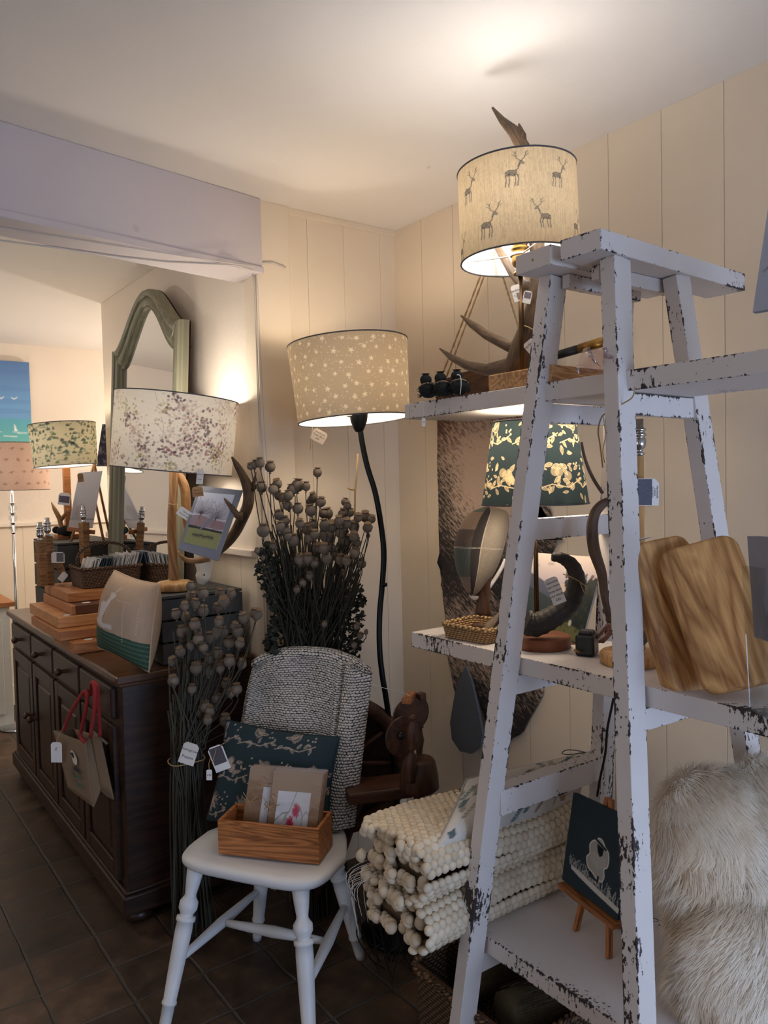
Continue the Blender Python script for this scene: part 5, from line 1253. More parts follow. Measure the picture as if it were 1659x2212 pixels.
def leafmass(parent, polypx, d0, d1, n, seed, mat, s0=.012, s1=.032, name='dried_leaves'):
    R = random.Random(seed); mb = MB(); k = 0
    while k < n:
        x = R.uniform(min(p[0] for p in polypx), max(p[0] for p in polypx)); y = R.uniform(min(p[1] for p in polypx), max(p[1] for p in polypx)); ins = False
        for i in range(len(polypx)):
            (xa, ya), (xb, yb_) = polypx[i], polypx[(i+1) % len(polypx)]
            if (ya > y) != (yb_ > y) and x < (xb-xa)*(y-ya)/(yb_-ya)+xa: ins = not ins
        if not ins: continue
        k += 1; c = P(x, y, d=R.uniform(d0, d1)); s_ = R.uniform(s0, s1)
        q = Matrix.Rotation(R.uniform(0, 6.3), 3, 'Z') @ Matrix.Rotation(R.uniform(0, 3.1), 3, 'X')
        v = []
        for t in (0, .3, .6, .85, 1):
            w = math.sin(PI*min(1, t*.92+.05))*.42*(1 if int(t*10) % 2 else .8); cu2 = .25*math.sin(t*5+k)
            v += [c + q @ Vector((t-.5, w, cu2))*s_, c + q @ Vector((t-.5, 0, cu2-.12))*s_, c + q @ Vector((t-.5, -w, cu2+.05))*s_]
        mb.add(v, [(3*i+j, 3*i+j+1, 3*i+j+4, 3*i+j+3) for i in range(4) for j in range(2)], 0, True)
    return tag(mb.build(name, mat, parent), kind='stuff')
M['dryleaf'] = plain('dried_leaf', (50, 54, 46), .9, 0, .4, 30, .3)
leafmass(bq, [(585, 1210), (600, 1200), (650, 1270), (700, 1300), (780, 1260), (790, 1300), (780, 1400), (745, 1560), (580, 1560), (590, 1440), (570, 1400), (595, 1330), (585, 1250)], 2.70, 2.88, 2200, 8, M['dryleaf'], .010, .028)
leafmass(bq, [(560, 1190), (580, 1160), (590, 1230), (600, 1420), (575, 1400), (568, 1390), (590, 1330), (555, 1240)], 2.66, 2.76, 240, 9, M['dryleaf'])
# core of packed stalks inside the bouquet
core = MB(); Rn = random.Random(2)
for k in range(230):
    x = Rn.uniform(585, 785); y = Rn.uniform(1130, 1300); d = Rn.uniform(2.72, 2.86); a = P(x, y, d=d); tpp = tie+Vector((Rn.uniform(-.09, .09), Rn.uniform(-.06, .06), 0)); core.tube([a, a.lerp(tpp, .5)+Vector((Rn.uniform(-.01, .01), 0, 0)), tpp, Vector((tpp.x, tpp.y, .01))], .0026, 5)
tag(core.build('packed_stalks', M['stalk2'], bq), kind='stuff')
zc = [(918, 105), (920, 155), (890, 200), (848, 240), (895, 255), (978, 140), (980, 225), (1060, 140), (1115, 140), (1080, 180), (940, 190), (1050, 210), (1055, 275), (1175, 260), (1145, 325), (1225, 235), (915, 320), (955, 320), (880, 325), (885, 355), (940, 290), (955, 360), (920, 390), (1045, 325), (1075, 330), (1010, 355), (1100, 375), (1155, 380), (1050, 430), (1105, 465), (1165, 480), (1010, 455), (1060, 500), (1000, 510), (945, 500), (835, 468), (1090, 575), (1140, 600), (1110, 620), (925, 600), (905, 685), (990, 685), (1040, 650), (1010, 705), (970, 715), (1000, 750), (940, 760), (1085, 750), (835, 560), (1000, 690), (1240, 240), (870, 420), (980, 400), (1130, 300)]
Rn = random.Random(31)
heads = [(x*.4484, 1220+y*.4484, Rn.uniform(9, 12.5), 2.60+Rn.uniform(-.07, .05)) for x, y in zc]
tie = P(403, 1640, d=2.60); fc_ = P(412, 2020, z=0)
bn = bunch('poppy_bunch', 'slim bunch of dried poppy heads tied with twine, beside the sideboard end', None, heads, tie, .055, fc_, .085, 6, M['stalk'], None, 0)
core = MB()
for k in range(46):
    a = tie+Vector((Rn.uniform(-.06, .06), Rn.uniform(-.05, .05), Rn.uniform(.1, .45))); tpp = tie+Vector((Rn.uniform(-.05, .05), Rn.uniform(-.04, .04), 0)); core.tube([a, tpp, Vector((fc_.x+Rn.uniform(-.07, .08), fc_.y+Rn.uniform(-.06, .06), Rn.uniform(.003, .05)))], .0028, 5)
tag(core.build('packed_stalks', M['stalk'], bn), kind='stuff')
mb = MB(); mb.tube([tie+Vector((.062*math.cos(t), .052*math.sin(t), .003*math.sin(3*t))) for t in [2*PI*k/24 for k in range(24)]], .002, 5, closed=True); mb.build('string_tie', M['twine'], bn)
c = P(408, 1628, d=2.50); tagcard(bn, c, .052, .072, rt*.9-upv*.3, upv*.9+rt*.3, ['Homegrown', 'Poppies'], size=.012, string=[c+upv*.03, P(392, 1620, d=2.53)])

# ------------------------------------------------------------------ spinning wheel in the corner
M['wheelwood'] = wood('dark_reddish_turned_wood', (92, 56, 38), (48, 30, 22), .5, 1.0, 18, .1, .5)
sw = thing('spinning_wheel', 'dark wooden spinning wheel with bobbins, in the corner behind the rugs', 'spinning wheel', P(850, 1900, z=0))
wc = P(735, 1650, d=2.66); wx_ = (cr*1.0); wx_.z = 0; wx_.normalize()
wax = (Vector((0, 0, 1)).cross(wx_)).normalized()
mb = MB(); RW = .21
mb.lathe([(RW, -.02), (RW+.028, -.018), (RW+.034, 0), (RW+.028, .018), (RW, .02), (RW-.02, .012), (RW-.02, -.012), (RW, -.02)], wc, Matrix((wx_, Vector((0, 0, 1)), -wax)).transposed(), 64); mb.build('drive_wheel', M['wheelwood'], sw)
for k in range(10):
    a = 2*PI*k/10; d = wx_*math.cos(a)+Vector((0, 0, 1))*math.sin(a); mb = MB(); mb.tube([wc+d*.02, wc+d*.1, wc+d*(RW-.015)], [.008, .011, .007], 8); mb.build('spoke', M['wheelwood'], sw)
mb = MB(); mb.lathe([(.0, -.05), (.02, -.045), (.032, -.02), (.032, .02), (.02, .045), (0, .05)], wc, Matrix((wx_, Vector((0, 0, 1)), -wax)).transposed(), 20); mb.build('hub', M['wheelwood'], sw)
tb0, tb1 = P(745, 1712, d=2.45), P(905, 1668, d=2.50); tb1.z = tb0.z
mb = MB(); mb.bar(tb0, tb1-Vector((.03, -.02, 0)), .13, .036); tbl = mb.build('table', M['wheelwood'], sw, bevel=.006)
ztb = tb0.z+.021
q = P(905, 1665, d=2.40); mb = MB(); mb.lathe([(.050, 0), (.062, .01), (.060, .05), (.052, .09), (.045, .10), (0, .10)], (q.x, q.y, ztb), None, 28); mb.build('maiden_block', M['wheelwood'], sw)
def upright(px, y0, y1, d, r=.0095):
    a, b = P(px, y0, d=d), P(px+6, y1, d=d); L = (b-a).length; z = (b-a).normalized(); x = z.orthogonal().normalized(); mb = MB()
    mb.lathe([(t*0+rr*r, t*L) for t, rr in ((0, 1.2), (.06, .8), (.12, 1.1), (.3, 1.5), (.42, .8), (.47, .6), (.5, 1.2), (.54, .7), (.62, 1.35), (.80, 1.3), (.88, .75), (.93, .6), (.95, 1.1), (.98, .9), (1, .3))], a, Matrix((x, z.cross(x), z)).transposed(), 18); mb.build('upright', M['wheelwood'], sw)
upright(886, 1690, 1544, 2.34, .0125)
upright(905, 1640, 1500, 2.50)
for px, py, d, r in ((870, 1590, 2.38, .061), (884, 1548, 2.46, .060), (893, 1540, 2.50, .058)):
    c = P(px, py, d=d); z = (fw*.85-cr*.5); z.z = 0; z.normalize(); x = Vector((0, 0, 1)); mb = MB()
    mb.lathe([(r, -.004), (r+.002, 0), (r, .004), (.012, .005), (.012, .0), (0, .0)], c, Matrix((x, z.cross(x), z)).transposed(), 36, 0, False); mb.lathe([(0, -.006), (r, -.004)], c, Matrix((x, z.cross(x), z)).transposed(), 36, 0, False); mb.build('bobbin_disc', M['wheelwood'], sw)
c = P(866, 1589, d=2.36); mb = MB(); mb.sphere(c, .0125, 12); mb.build('bobbin_end', M['black'], sw)
mb = MB(); mb.bar(P(878, 1515, d=2.42), P(890, 1500, d=2.52), .03, .02); mb.build('flyer_brush', M['pinebox'], sw, bevel=.003)
mb = MB(); mb.box(P(910, 1506, d=2.5), (.025, .025, .03)); mb.build('peg', M['wheelwood'], sw, bevel=.004)
for a, b in ((P(905, 1680, d=2.42), Vector((1.64, 2.00, 0))), (P(900, 1690, d=2.50), Vector((1.74, 2.10, 0))), (P(760, 1720, d=2.5), Vector((1.36, 2.36, 0))), (P(780, 1720, d=2.6), Vector((1.5, 2.45, 0)))):
    mb = MB(); a.z = min(a.z, ztb-.03); mb.tube([a, b], [.016, .013], 10); mb.build('leg', M['wheelwood'], sw)
mb = MB(); mb.tube([P(790, 1475, d=2.42), P(885, 1502, d=2.44)], .0009, 4); mb.build('yarn', M['whitestring'], sw)
# dark twig basket behind the chair leg
M['twig'] = plain('dark_twig', (44, 42, 40), .9, 0, .2, 50)
tw = thing('twig_bundle', 'tangle of dark dried twigs between the chair and the rugs', 'twigs', P(790, 1860, z=.0))
Rn = random.Random(77); ctr = Vector((1.42, 1.93, 0)); mb = MB()
for k in range(26):
    a = ctr+Vector((Rn.uniform(-.06, .08), Rn.uniform(-.07, .07), .005)); b = a+Vector((Rn.uniform(-.08, .1), Rn.uniform(-.08, .1), Rn.uniform(.12, .28))); m1 = a.lerp(b, .5)+Vector((Rn.uniform(-.04, .04), Rn.uniform(-.04, .04), 0)); mb.tube(smooth_path([a, m1, b], [.003, .002, .001], 5)[0], .0022, 5)
tag(mb.build('twigs', M['twig'], tw), kind='stuff')
# ------------------------------------------------------------------ lowest plank: felt pebble rugs, cushion, easel
M['felt'] = vcol('felted_wool', .95, .5, 240)
def pebbles(mb, items, R):
    """items: (centre, normal, size) -> squashed felt balls"""
    n, m_ = 9, 5; base = []; fc = []
    for i in range(m_+1):
        t = PI*i/m_
        for j in range(n): a = 2*PI*j/n; base.append((math.sin(t)*math.cos(a), math.sin(t)*math.sin(a), math.cos(t)))
    for i in range(m_):
        for j in range(n): fc.append((i*n+j, (i+1)*n+j, (i+1)*n+(j+1) % n, i*n+(j+1) % n))
    base = np.array(base)
    for c, nr, s_ in items:
        z = Vector(nr).normalized(); x = z.orthogonal().normalized(); y = z.cross(x); Q = np.array(Matrix((x, y, z)).transposed())
        sc_ = np.array([s_*R.uniform(.58, .68), s_*R.uniform(.58, .68), s_*R.uniform(.40, .52)])
        v = (base*sc_) @ Q.T + np.array(c); k = R.uniform(.86, 1.04); w = R.random(); cc_ = np.array(lin((222, 208, 186)))*k*(1-w*.35)+np.array(lin((206, 178, 142)))*k*w*.35
        mb.add(v, fc, 0, True, col=np.tile(cc_, (len(v), 1)))
def rug(label, x0, x1, y0, y1, z0, z1, seed, layers=2):
    R = random.Random(seed); mb = MB(); S_ = .0205; H = z1-z0
    def wav(x, y): return .007*math.sin(x*11+seed)+.006*math.sin(y*17+seed*2)+.055*max(0, (x-1.12))*.0
    def xe(y, k): return x0+.012*math.sin(y*38+seed+k*2.1)+.010*math.sin(y*90+k)+.016*(k % 2)
    it = []
    ny = int((y1-y0)/(S_*.87)); nx = int((x1-x0)/S_)
    for j in range(ny+1):
        for i in range(nx+1):
            x = x0+(i+.5*(j % 2))*S_; y = y0+j*S_*.87
            if x > x1: continue
            it.append(((x+R.uniform(-.001, .001), y+R.uniform(-.001, .001), z1+wav(x, y)-.006), (R.uniform(-.1, .1), R.uniform(-.1, .1), 1), S_*1.02))
    # rounded fold along the near side
    rr = H/2; k = int(PI*rr/(S_*.87))
    for a_ in range(1, k+1):
        a = PI*a_/(k+.5)
        for i in range(nx+1):
            x = x0+(i+.5*(a_ % 2))*S_
            if x > x1: continue
            dy = math.sin(a)*rr*1.15; cz_ = z0+rr+math.cos(a)*rr+wav(x, y0)*(1 if a < PI/2 else -.3)-.004; bl2 = .010*math.sin(x*9+seed)
            it.append(((x, y0-dy-bl2*math.sin(a), cz_), (0, -math.sin(a), math.cos(a)), S_*1.02))
    # ragged open ends of the folded layers
    for L in range(layers):
        zt = z1-.008-H*L/layers; zb = z0+.012+H*(layers-1-L)/layers
        y = y0-.02
        while y < y1:
            s2 = S_*R.uniform(.98, 1.32)
            it.append(((xe(y, L)+.002, y, zt-.004+wav(x0, y)*.6+R.uniform(-.003, .003)), (-1, 0, .5), s2)); 
            it.append(((xe(y, L)+.012, y+s2*.4, (zt+zb)/2-.001), (-1, 0, 0), s2*.95))
            it.append(((xe(y, L)+.002, y+s2*.2, zb+.004), (-1, 0, -.4), s2)); y += s2*.86
    pebbles(mb, it, R)
    c0 = (np.array(lin((150, 130, 104)))*.6)
    b = MB(); b.box(((x0+x1)/2+.014, (y0+y1)/2, (z0+z1)/2-.002), (x1-x0-.03, y1-y0-.004, H-.016)); v = b.v[0]; mb.add(v, b.f, 0, False, col=np.tile(c0, (8, 1)))
    return tag(mb.build('felt_rug', M['felt']), label, 'rug', 'felted wool pebble rugs folded on the lowest plank')
RY0, RY1 = 1.425, 1.63
rug('cream felt pebble rug folded on top of the pile, cushion on it', 1.105, 1.63, RY0, RY1, .563, .682, 1, 3)
rug('cream felt pebble rug folded at the bottom of the pile, on the plank', 1.098, 1.64, RY0+.004, RY1, .436, .556, 5, 3)
M['fringe'] = M['whitestring']
mb = MB(); Rn = random.Random(9)
for k in range(16):
    a = Vector((1.105, 1.60+Rn.uniform(-.03, .02), .56+Rn.uniform(-.03, .02))); b = a+Vector((-.03+Rn.uniform(-.02, .02), .03+Rn.uniform(-.02, .02), -.03)); c = b+Vector((.01, .0, -Rn.uniform(.02, .13)))
    mb.tube(smooth_path([a, b, c], [.0006]*3, 4)[0], .0006, 4)
tag(mb.build('loose_threads', M['whitestring']), 'loose pale threads hanging from the rug pile edge', 'threads')

cv = Canvas(460, 300, (206, 200, 192)); cv.noise(.05, 1, 1, 4); Rr = random.Random(12)
for k in range(40):
    x, y = Rr.uniform(0, 460), Rr.uniform(0, 300); a = Rr.uniform(.6, 2.4); c_ = Rr.choice([(70, 96, 106), (92, 116, 122), (126, 132, 118), (150, 142, 122), (60, 84, 92)]); L = Rr.uniform(30, 66)
    cv.line([(x, y), (x+L*math.cos(a), y-L*math.sin(a))], 1.6, c_)
    for q in range(5):
        t = (q+.6)/5; px2, py2 = x+L*t*math.cos(a), y-L*t*math.sin(a); leaf(cv, px2, py2, 13, a+.8, c_, .85, .45, 1); leaf(cv, px2, py2, 13, a-.8, c_, .85, .45, 1)
for fx_, fy_ in ((110, 110), (330, 210)):
    c_ = (158, 128, 110); cv.poly([(fx_-44, fy_-34), (fx_-10, fy_-44), (fx_+30, fy_-26), (fx_+56, fy_+18), (fx_+62, fy_+40), (fx_+44, fy_+38), (fx_+22, fy_+8), (fx_-6, fy_-10), (fx_-24, fy_+6), (fx_-36, fy_+60), (fx_-46, fy_+60), (fx_-44, fy_+10), (fx_-52, fy_-10)], c_, .95); cv.line([(fx_+10, fy_-6), (fx_+20, fy_+46)], 5, c_); cv.line([(fx_+56, fy_+18), (fx_+70, fy_+12)], 4, c_)
TLc, TRc, BRc, BLc = P(1008, 1684, y=1.47), P(1285, 1622, y=1.43), P(1240, 1750, y=1.385), P(934, 1840, y=1.385)
pillow('cushion', 'pale woodland-print cushion with a brown fox, leaning on the felt rugs', 'cushion', (TLc, TRc, BRc, BLc), .105, cv, M['vcloth'], None, 150, 100, plain('grey_piping', (166, 164, 158), .9), back_cv=cv, pinch=.03)
mb = MB(); mb.tube(smooth_path([P(x, y, y=1.43) for x, y in ((1275, 1628), (1250, 1622), (1225, 1620), (1214, 1627), (1230, 1630), (1262, 1626), (1283, 1632), (1291, 1651))], [.001]*8, 4)[0], .0013, 5); tag(mb.build('string_tie', M['ink']), 'thin dark string on the corner of the fox cushion', 'string')

# sheep painting on a small easel
sx = [P(1243, 1712, z=.742), P(1356, 1768, z=.742), P(1352, 1993, z=.530), P(1218, 1896, z=.538)]
sx[1] = Vector((sx[0].x-.02, sx[0].y-.20, .742)); sx[2] = Vector((sx[3].x-.045, sx[3].y-.20, .535)); sx[3].z = .535
cv = Canvas(200, 240, (42, 56, 64)); cv.noise(.04, 1, 1, 3); wh = (206, 202, 196)
def blob(cv, pts, col, al=1): cv.poly(pts, col, al)
bx_, by_ = 108, 118
pp = [(bx_+dx, by_+dy) for dx, dy in ((-4, -36), (8, -34), (18, -22), (30, -14), (36, 6), (34, 22), (26, 30), (30, 48), (24, 62), (8, 62), (-8, 54), (-26, 46), (-34, 26), (-26, 12), (-30, -8), (-22, -22), (-12, -28))]
sp_ = []
for i in range(len(pp)):
    a, b, c, d = [Vector((*pp[(i+k) % len(pp)], 0)) for k in (-1, 0, 1, 2)]
    for j in range(5): t = j/5; q = .5*((2*b)+(c-a)*t+(2*a-5*b+4*c-d)*t*t+(3*b-a-3*c+d)*t**3); sp_.append((q.x, q.y))
cv.poly(sp_, (168, 164, 158)); cv.line(sp_+[sp_[0]], 3, (220, 216, 210))
for k in range(14): x = bx_-22+k*3.6; cv.line([(x, by_-6+abs(k-7)*2), (x+2, by_+40-abs(k-7)*2)], 1.4, (206, 202, 196), .6)
cv.poly([(bx_-8, by_-22), (bx_+16, by_-16), (bx_+14, by_+2), (bx_+6, by_+8), (bx_-2, by_-2)], (14, 18, 24)); cv.line([(bx_-12, by_-30), (bx_+22, by_-17)], 6, (14, 18, 24))
for x in (bx_-16, bx_+12): cv.line([(x, by_+56), (x, by_+86)], 6, (14, 18, 24))
cv.poly([(26, 186), (60, 190), (120, 200), (200, 212), (200, 224), (120, 214), (60, 204), (28, 196)], wh)
for k in range(80):
    x = 20+Rr.uniform(0, 176); y = 188+(x-26)*.14; L = Rr.uniform(8, 30) if x < 90 or x > 120 else 10; cv.line([(x, y), (x+Rr.uniform(-4, 4), y-L*.5), (x+Rr.uniform(-8, 8), y-L)], .9, wh, .8)
    if k % 2: cv.disc(x+Rr.uniform(-7, 7), y-L, 1.2, wh)
mb = MB(); nn = panel(mb, sx, .014, 0, cv, 150, 180); 
o = mb.build('sheep_painting', [M['vcol']]); tag(o, 'small dark canvas painted with a white sheep, on a mini easel', 'painting')
me = o.data; ca = me.color_attributes['Col']
for i in range(len(me.vertices)-8, len(me.vertices)): ca.data[i].color = (*lin((42, 56, 64)), 1)
ez = thing('mini_easel', 'small wooden easel holding the sheep painting', 'easel', (1.47, 1.16, SH_BOT))
fwd = nn.copy(); fwd.z = 0; fwd.normalize(); mid_b = (sx[2]+sx[3])/2; mid_t = (sx[0]+sx[1])/2
mb = MB(); mb.bar(sx[3]+nn*.004+(sx[3]-sx[2])*.0+Vector((0, 0, -.013)), sx[2]+nn*.004+Vector((0, 0, -.013)), .030, .014); mb.build('ledge', M['pinebox'], ez, bevel=.002)
for t in (.25, .85):
    q = sx[3].lerp(sx[2], t); mb = MB(); top = mid_t-nn*.014+Vector((0, 0, .02))+(sx[3]-sx[2])*(.03*(1 if t < .5 else -1)); bot = Vector((q.x, q.y, SH_BOT+.001))+fwd*.005; mb.bar(bot, top-nn*.003, .011, .014, up=nn); mb.build('leg', M['pinebox'], ez, bevel=.001)
mb = MB(); mb.bar(Vector((mid_b.x, mid_b.y, SH_BOT+.001))-fwd*.10, mid_t-nn*.022, .010, .012, up=nn); mb.build('leg', M['pinebox'], ez, bevel=.001)

# wicker hamper under the lowest plank
hb = thing('wicker_hamper', 'brown wicker hamper with a leather-trimmed rim on the floor under the planks', 'basket', (1.46, 1.44, 0))
basket(hb, (1.46, 1.435, .003), .40, .40, .225, M['wicker_mid'], 0, 1.04, .009)
mb = MB(); mb.box((1.262, 1.435, .222), (.014, .38, .03)); mb.build('leather_band', plain('brown_leather', (104, 66, 44), .5, 0, .1, 40, .2), hb, bevel=.004)
def straw(name, label, cat, a, b, r, col, seed):
    R = random.Random(seed); mb = MB(); a = Vector(a); b = Vector(b); ax_ = (b-a).normalized(); x = ax_.orthogonal().normalized(); y = ax_.cross(x)
    mb.tube([a, a.lerp(b, .5), b], [r*.9, r, r*.9], 14)
    for k in range(700):
        t = R.random(); an = R.uniform(0, 2*PI); q = a.lerp(b, t)+(x*math.cos(an)+y*math.sin(an))*r*R.uniform(.95, 1.06); mb.tube([q, q+ax_*R.uniform(.03, .07)+(x*math.cos(an)+y*math.sin(an))*R.uniform(0, .006)], [.0012, .0006], 4, caps=False)
    return tag(mb.build(name, plain(name+'_fibre', col, .9, 0, .3, 200)), label, cat)
straw('straw_roll', 'roll of coarse dark straw lying in the wicker hamper', 'roll', (1.34, 1.36, .20), (1.60, 1.30, .20), .06, (84, 74, 58), 3)
straw('straw_roll', 'second straw roll in the hamper, nearer the wall side', 'roll', (1.36, 1.52, .20), (1.60, 1.50, .20), .055, (92, 80, 62), 4)

# ------------------------------------------------------------------ sheepskin at the right
sk_c = [(P(1540, 1830, d=1.62), .130, .165, .075), (P(1600, 2085, d=1.58), .140, .150, .085), (P(1590, 1960, d=1.63), .135, .19, .085), (P(1650, 1800, d=1.64), .11, .16, .08)]
rgt = Vector((cr.x, cr.y, 0)).normalized(); fo = Vector((fw.x, fw.y, 0)).normalized()
mb = MB()
for c, a, b, d in sk_c: mb.sphere(c, (a, d, b), 28, 0, Matrix((rgt, fo, cz)).transposed())
ss = mb.build('sheepskin', plain('sheepskin_hide', (226, 212, 194), .95, 0, .05)); tag(ss, 'long-haired cream sheepskin bundled on the lowest plank at the right', 'sheepskin')
def fleece_mat():
    t = NT('cream_fleece'); l = t.lc(); n_ = t.noise(l, 5, 3); col = t.ramp(n_, [(.3, lin((240, 224, 202))), (.6, lin((252, 246, 236)))])
    df = t.n('ShaderNodeBsdfDiffuse', Color=col).outputs[0]; tl_ = t.n('ShaderNodeBsdfTranslucent', Color=col).outputs[0]
    return t.done(t.n('ShaderNodeMixShader', i0=.45, i1=df, i2=tl_).outputs[0])
Rf = np.random.RandomState(5); NV = 120000; V = []; 
per = [NV//len(sk_c)]*len(sk_c); allv = []; 
for (c, a, b, d), n_ in zip(sk_c, per):
    z = Rf.uniform(-1, 1, n_); th_ = Rf.uniform(0, 2*PI, n_); rr = np.sqrt(1-z*z); u_ = np.stack([rr*np.cos(th_), rr*np.sin(th_), z], 1)
    Q = np.array([list(rgt), list(fo), [0, 0, 1]]); pos = (u_*np.array([a, d, b])) @ Q + np.array(c); nr = (u_/np.array([a, d, b])); nr /= np.linalg.norm(nr, axis=1)[:, None]; nr = nr @ Q
    keep = (nr @ np.array(fo)) < .45; pos = pos[keep]; nr = nr[keep]; n2 = len(pos)
    # combed directions follow slow swirls, locks share a lean
    cell = np.floor(pos*26).astype(int); h = ((cell[:, 0]*73856093) ^ (cell[:, 1]*19349663) ^ (cell[:, 2]*83492791)) % 1000/1000.0
    sw_ = np.stack([np.sin(pos[:, 2]*13+pos[:, 0]*6+h*1.2), np.cos(pos[:, 2]*9+h*1.3), -1.1+.5*np.sin(pos[:, 0]*15+h*3)], 1); sw_ = sw_ - nr*(np.sum(sw_*nr, 1))[:, None]; sw_ /= (np.linalg.norm(sw_, axis=1)+1e-6)[:, None]
    L = (.040+.026*h)[:, None]*Rf.uniform(.6, 1.1, (n2, 1)); rnd = Rf.normal(0, .11, (n2, 3)); side = np.cross(sw_, nr); wd = .0007
    p0 = pos-nr*.008; p1 = p0+(nr*.75+sw_*.45+rnd*.5)*L*.5; p2 = p1+(nr*.25+sw_*.9+rnd)*L*.5+np.array([0, 0, -.004])
    allv.append(np.stack([p0-side*wd, p0+side*wd, p1-side*wd*.8, p1+side*wd*.8, p2], 1).reshape(-1, 3))
allv = np.concatenate(allv); ns = len(allv)//5; mb = MB(); mb.v = [allv]; mb.lc = [allv.copy()]; mb.hs = [np.full((len(allv), 3), 9.)]; mb.col = [np.ones((len(allv), 4))]; mb.n = len(allv)
for i in range(ns): b = 5*i; mb.f.append((b, b+1, b+3, b+2)); mb.f.append((b+2, b+3, b+4))
mb.m = [0]*(2*ns); mb.sm = [True]*(2*ns); mb.build('wool', fleece_mat(), ss)

# ------------------------------------------------------------------ hides on the wall
def hide_mat():
    t = NT('hair_on_hide'); g = t.n('ShaderNodeNewGeometry').outputs['Position']; sp = t.n('ShaderNodeSeparateXYZ', Vector=g)
    v = t.vmath('MULTIPLY', t.n('ShaderNodeVectorRotate', Vector=g, Axis=(1, 0, 0), Angle=.9).outputs[0], (1, 46, 12)); fi = t.noise(v, 3.2, 5, .7)
    big = t.noise(g, 3.2, 3, .5, .4); b2 = t.noise(t.vmath('ADD', g, (3, 1, 7)), 5, 3)
    yy, zz = sp.outputs[1], sp.outputs[2]
    pale = t.math('SUBTRACT', 1.15, t.math('MULTIPLY', t.n('ShaderNodeVectorMath', _operation='DISTANCE', i0=g, i1=(1.985, 2.06, 1.56)).outputs['Value'], 3.0))
    pale = t.math('MAXIMUM', pale, t.math('SUBTRACT', .62, t.math('MULTIPLY', t.math('ABSOLUTE', t.math('SUBTRACT', zz, .93)), 3.0)))
    f = t.math('ADD', t.math('ADD', pale, t.math('MULTIPLY', t.math('SUBTRACT', fi, .5), 2.6)), t.math('MULTIPLY', t.math('SUBTRACT', big, .5), 1.0))
    red = t.n('ShaderNodeMapRange', Value=zz, i1=1.55, i2=1.75).outputs[0]
    dk = t.mix(red, lin((40, 36, 36)), lin((96, 58, 44)))
    col = t.mix(t.n('ShaderNodeMapRange', Value=f, i1=.1, i2=.6).outputs[0], dk, lin((190, 164, 144)))
    return t.done(t.bsdf(col, .5, 0, t.bump(fi, .7, .006), .4))
def wallpiece(name, label, cat, pts, x, th, mat):
    q = [P(a, b, x=x) for a, b in pts]; mb = MB(); yz = [(-(p.y), p.z) for p in q]; cy = sum(a for a, b in yz)/len(yz); czz = sum(b for a, b in yz)/len(yz)
    mb.prism([(a-cy, b-czz) for a, b in yz], (x, -cy, czz), (0, -1, 0), (0, 0, 1), th); return tag(mb.build(name, mat), label, cat)
hm = hide_mat()
def wob(pts, amp=3, n=4, seed=1):
    R = random.Random(seed); o = []
    for i in range(len(pts)):
        a, b = pts[i], pts[(i+1) % len(pts)]
        for k in range(n): t = k/n; o.append((a[0]*(1-t)+b[0]*t+R.uniform(-amp, amp)*(k > 0), a[1]*(1-t)+b[1]*t+R.uniform(-amp, amp)*(k > 0)))
    return o
wallpiece('cow_hide', 'speckled brown and black hair-on hide hanging on the wall behind the planks', 'hide', wob([(946, 905), (1200, 880), (1196, 1000), (1180, 1075), (1205, 1160), (1190, 1200), (1150, 1240), (1170, 1400), (1172, 1500), (1130, 1580), (1085, 1612), (1050, 1560), (1030, 1500), (985, 1500), (970, 1430), (958, 1290), (953, 1240), (949, 1100)], 2), 1.992, .008, hm)
slate = plain('grey_suede', (92, 96, 104), .85, 0, .1, 60, .2)
wallpiece('suede_slipper', 'grey teardrop-shaped suede piece hanging below the hide', 'leather piece', [(1008, 1440), (1020, 1470), (1034, 1530), (1044, 1585), (1040, 1612), (1020, 1628), (995, 1622), (978, 1596), (974, 1560), (984, 1500), (997, 1460)], 1.945, .010, slate)
wallpiece('suede_edge', 'dark pointed leather flap showing beside the horn lamp stem', 'leather piece', [(1160, 1080), (1174, 1100), (1190, 1130), (1214, 1166), (1160, 1166)], 1.992, .008, M['black_felt'])
mb = MB(); mb.tube([P(950, 1195, x=1.985), P(947, 1215, x=1.98), P(955, 1238, x=1.985)], [.002, .006, .002], 6); tag(mb.build('hide_thong', M['black_felt']), 'small black leather thong at the left edge of the hide', 'strap')

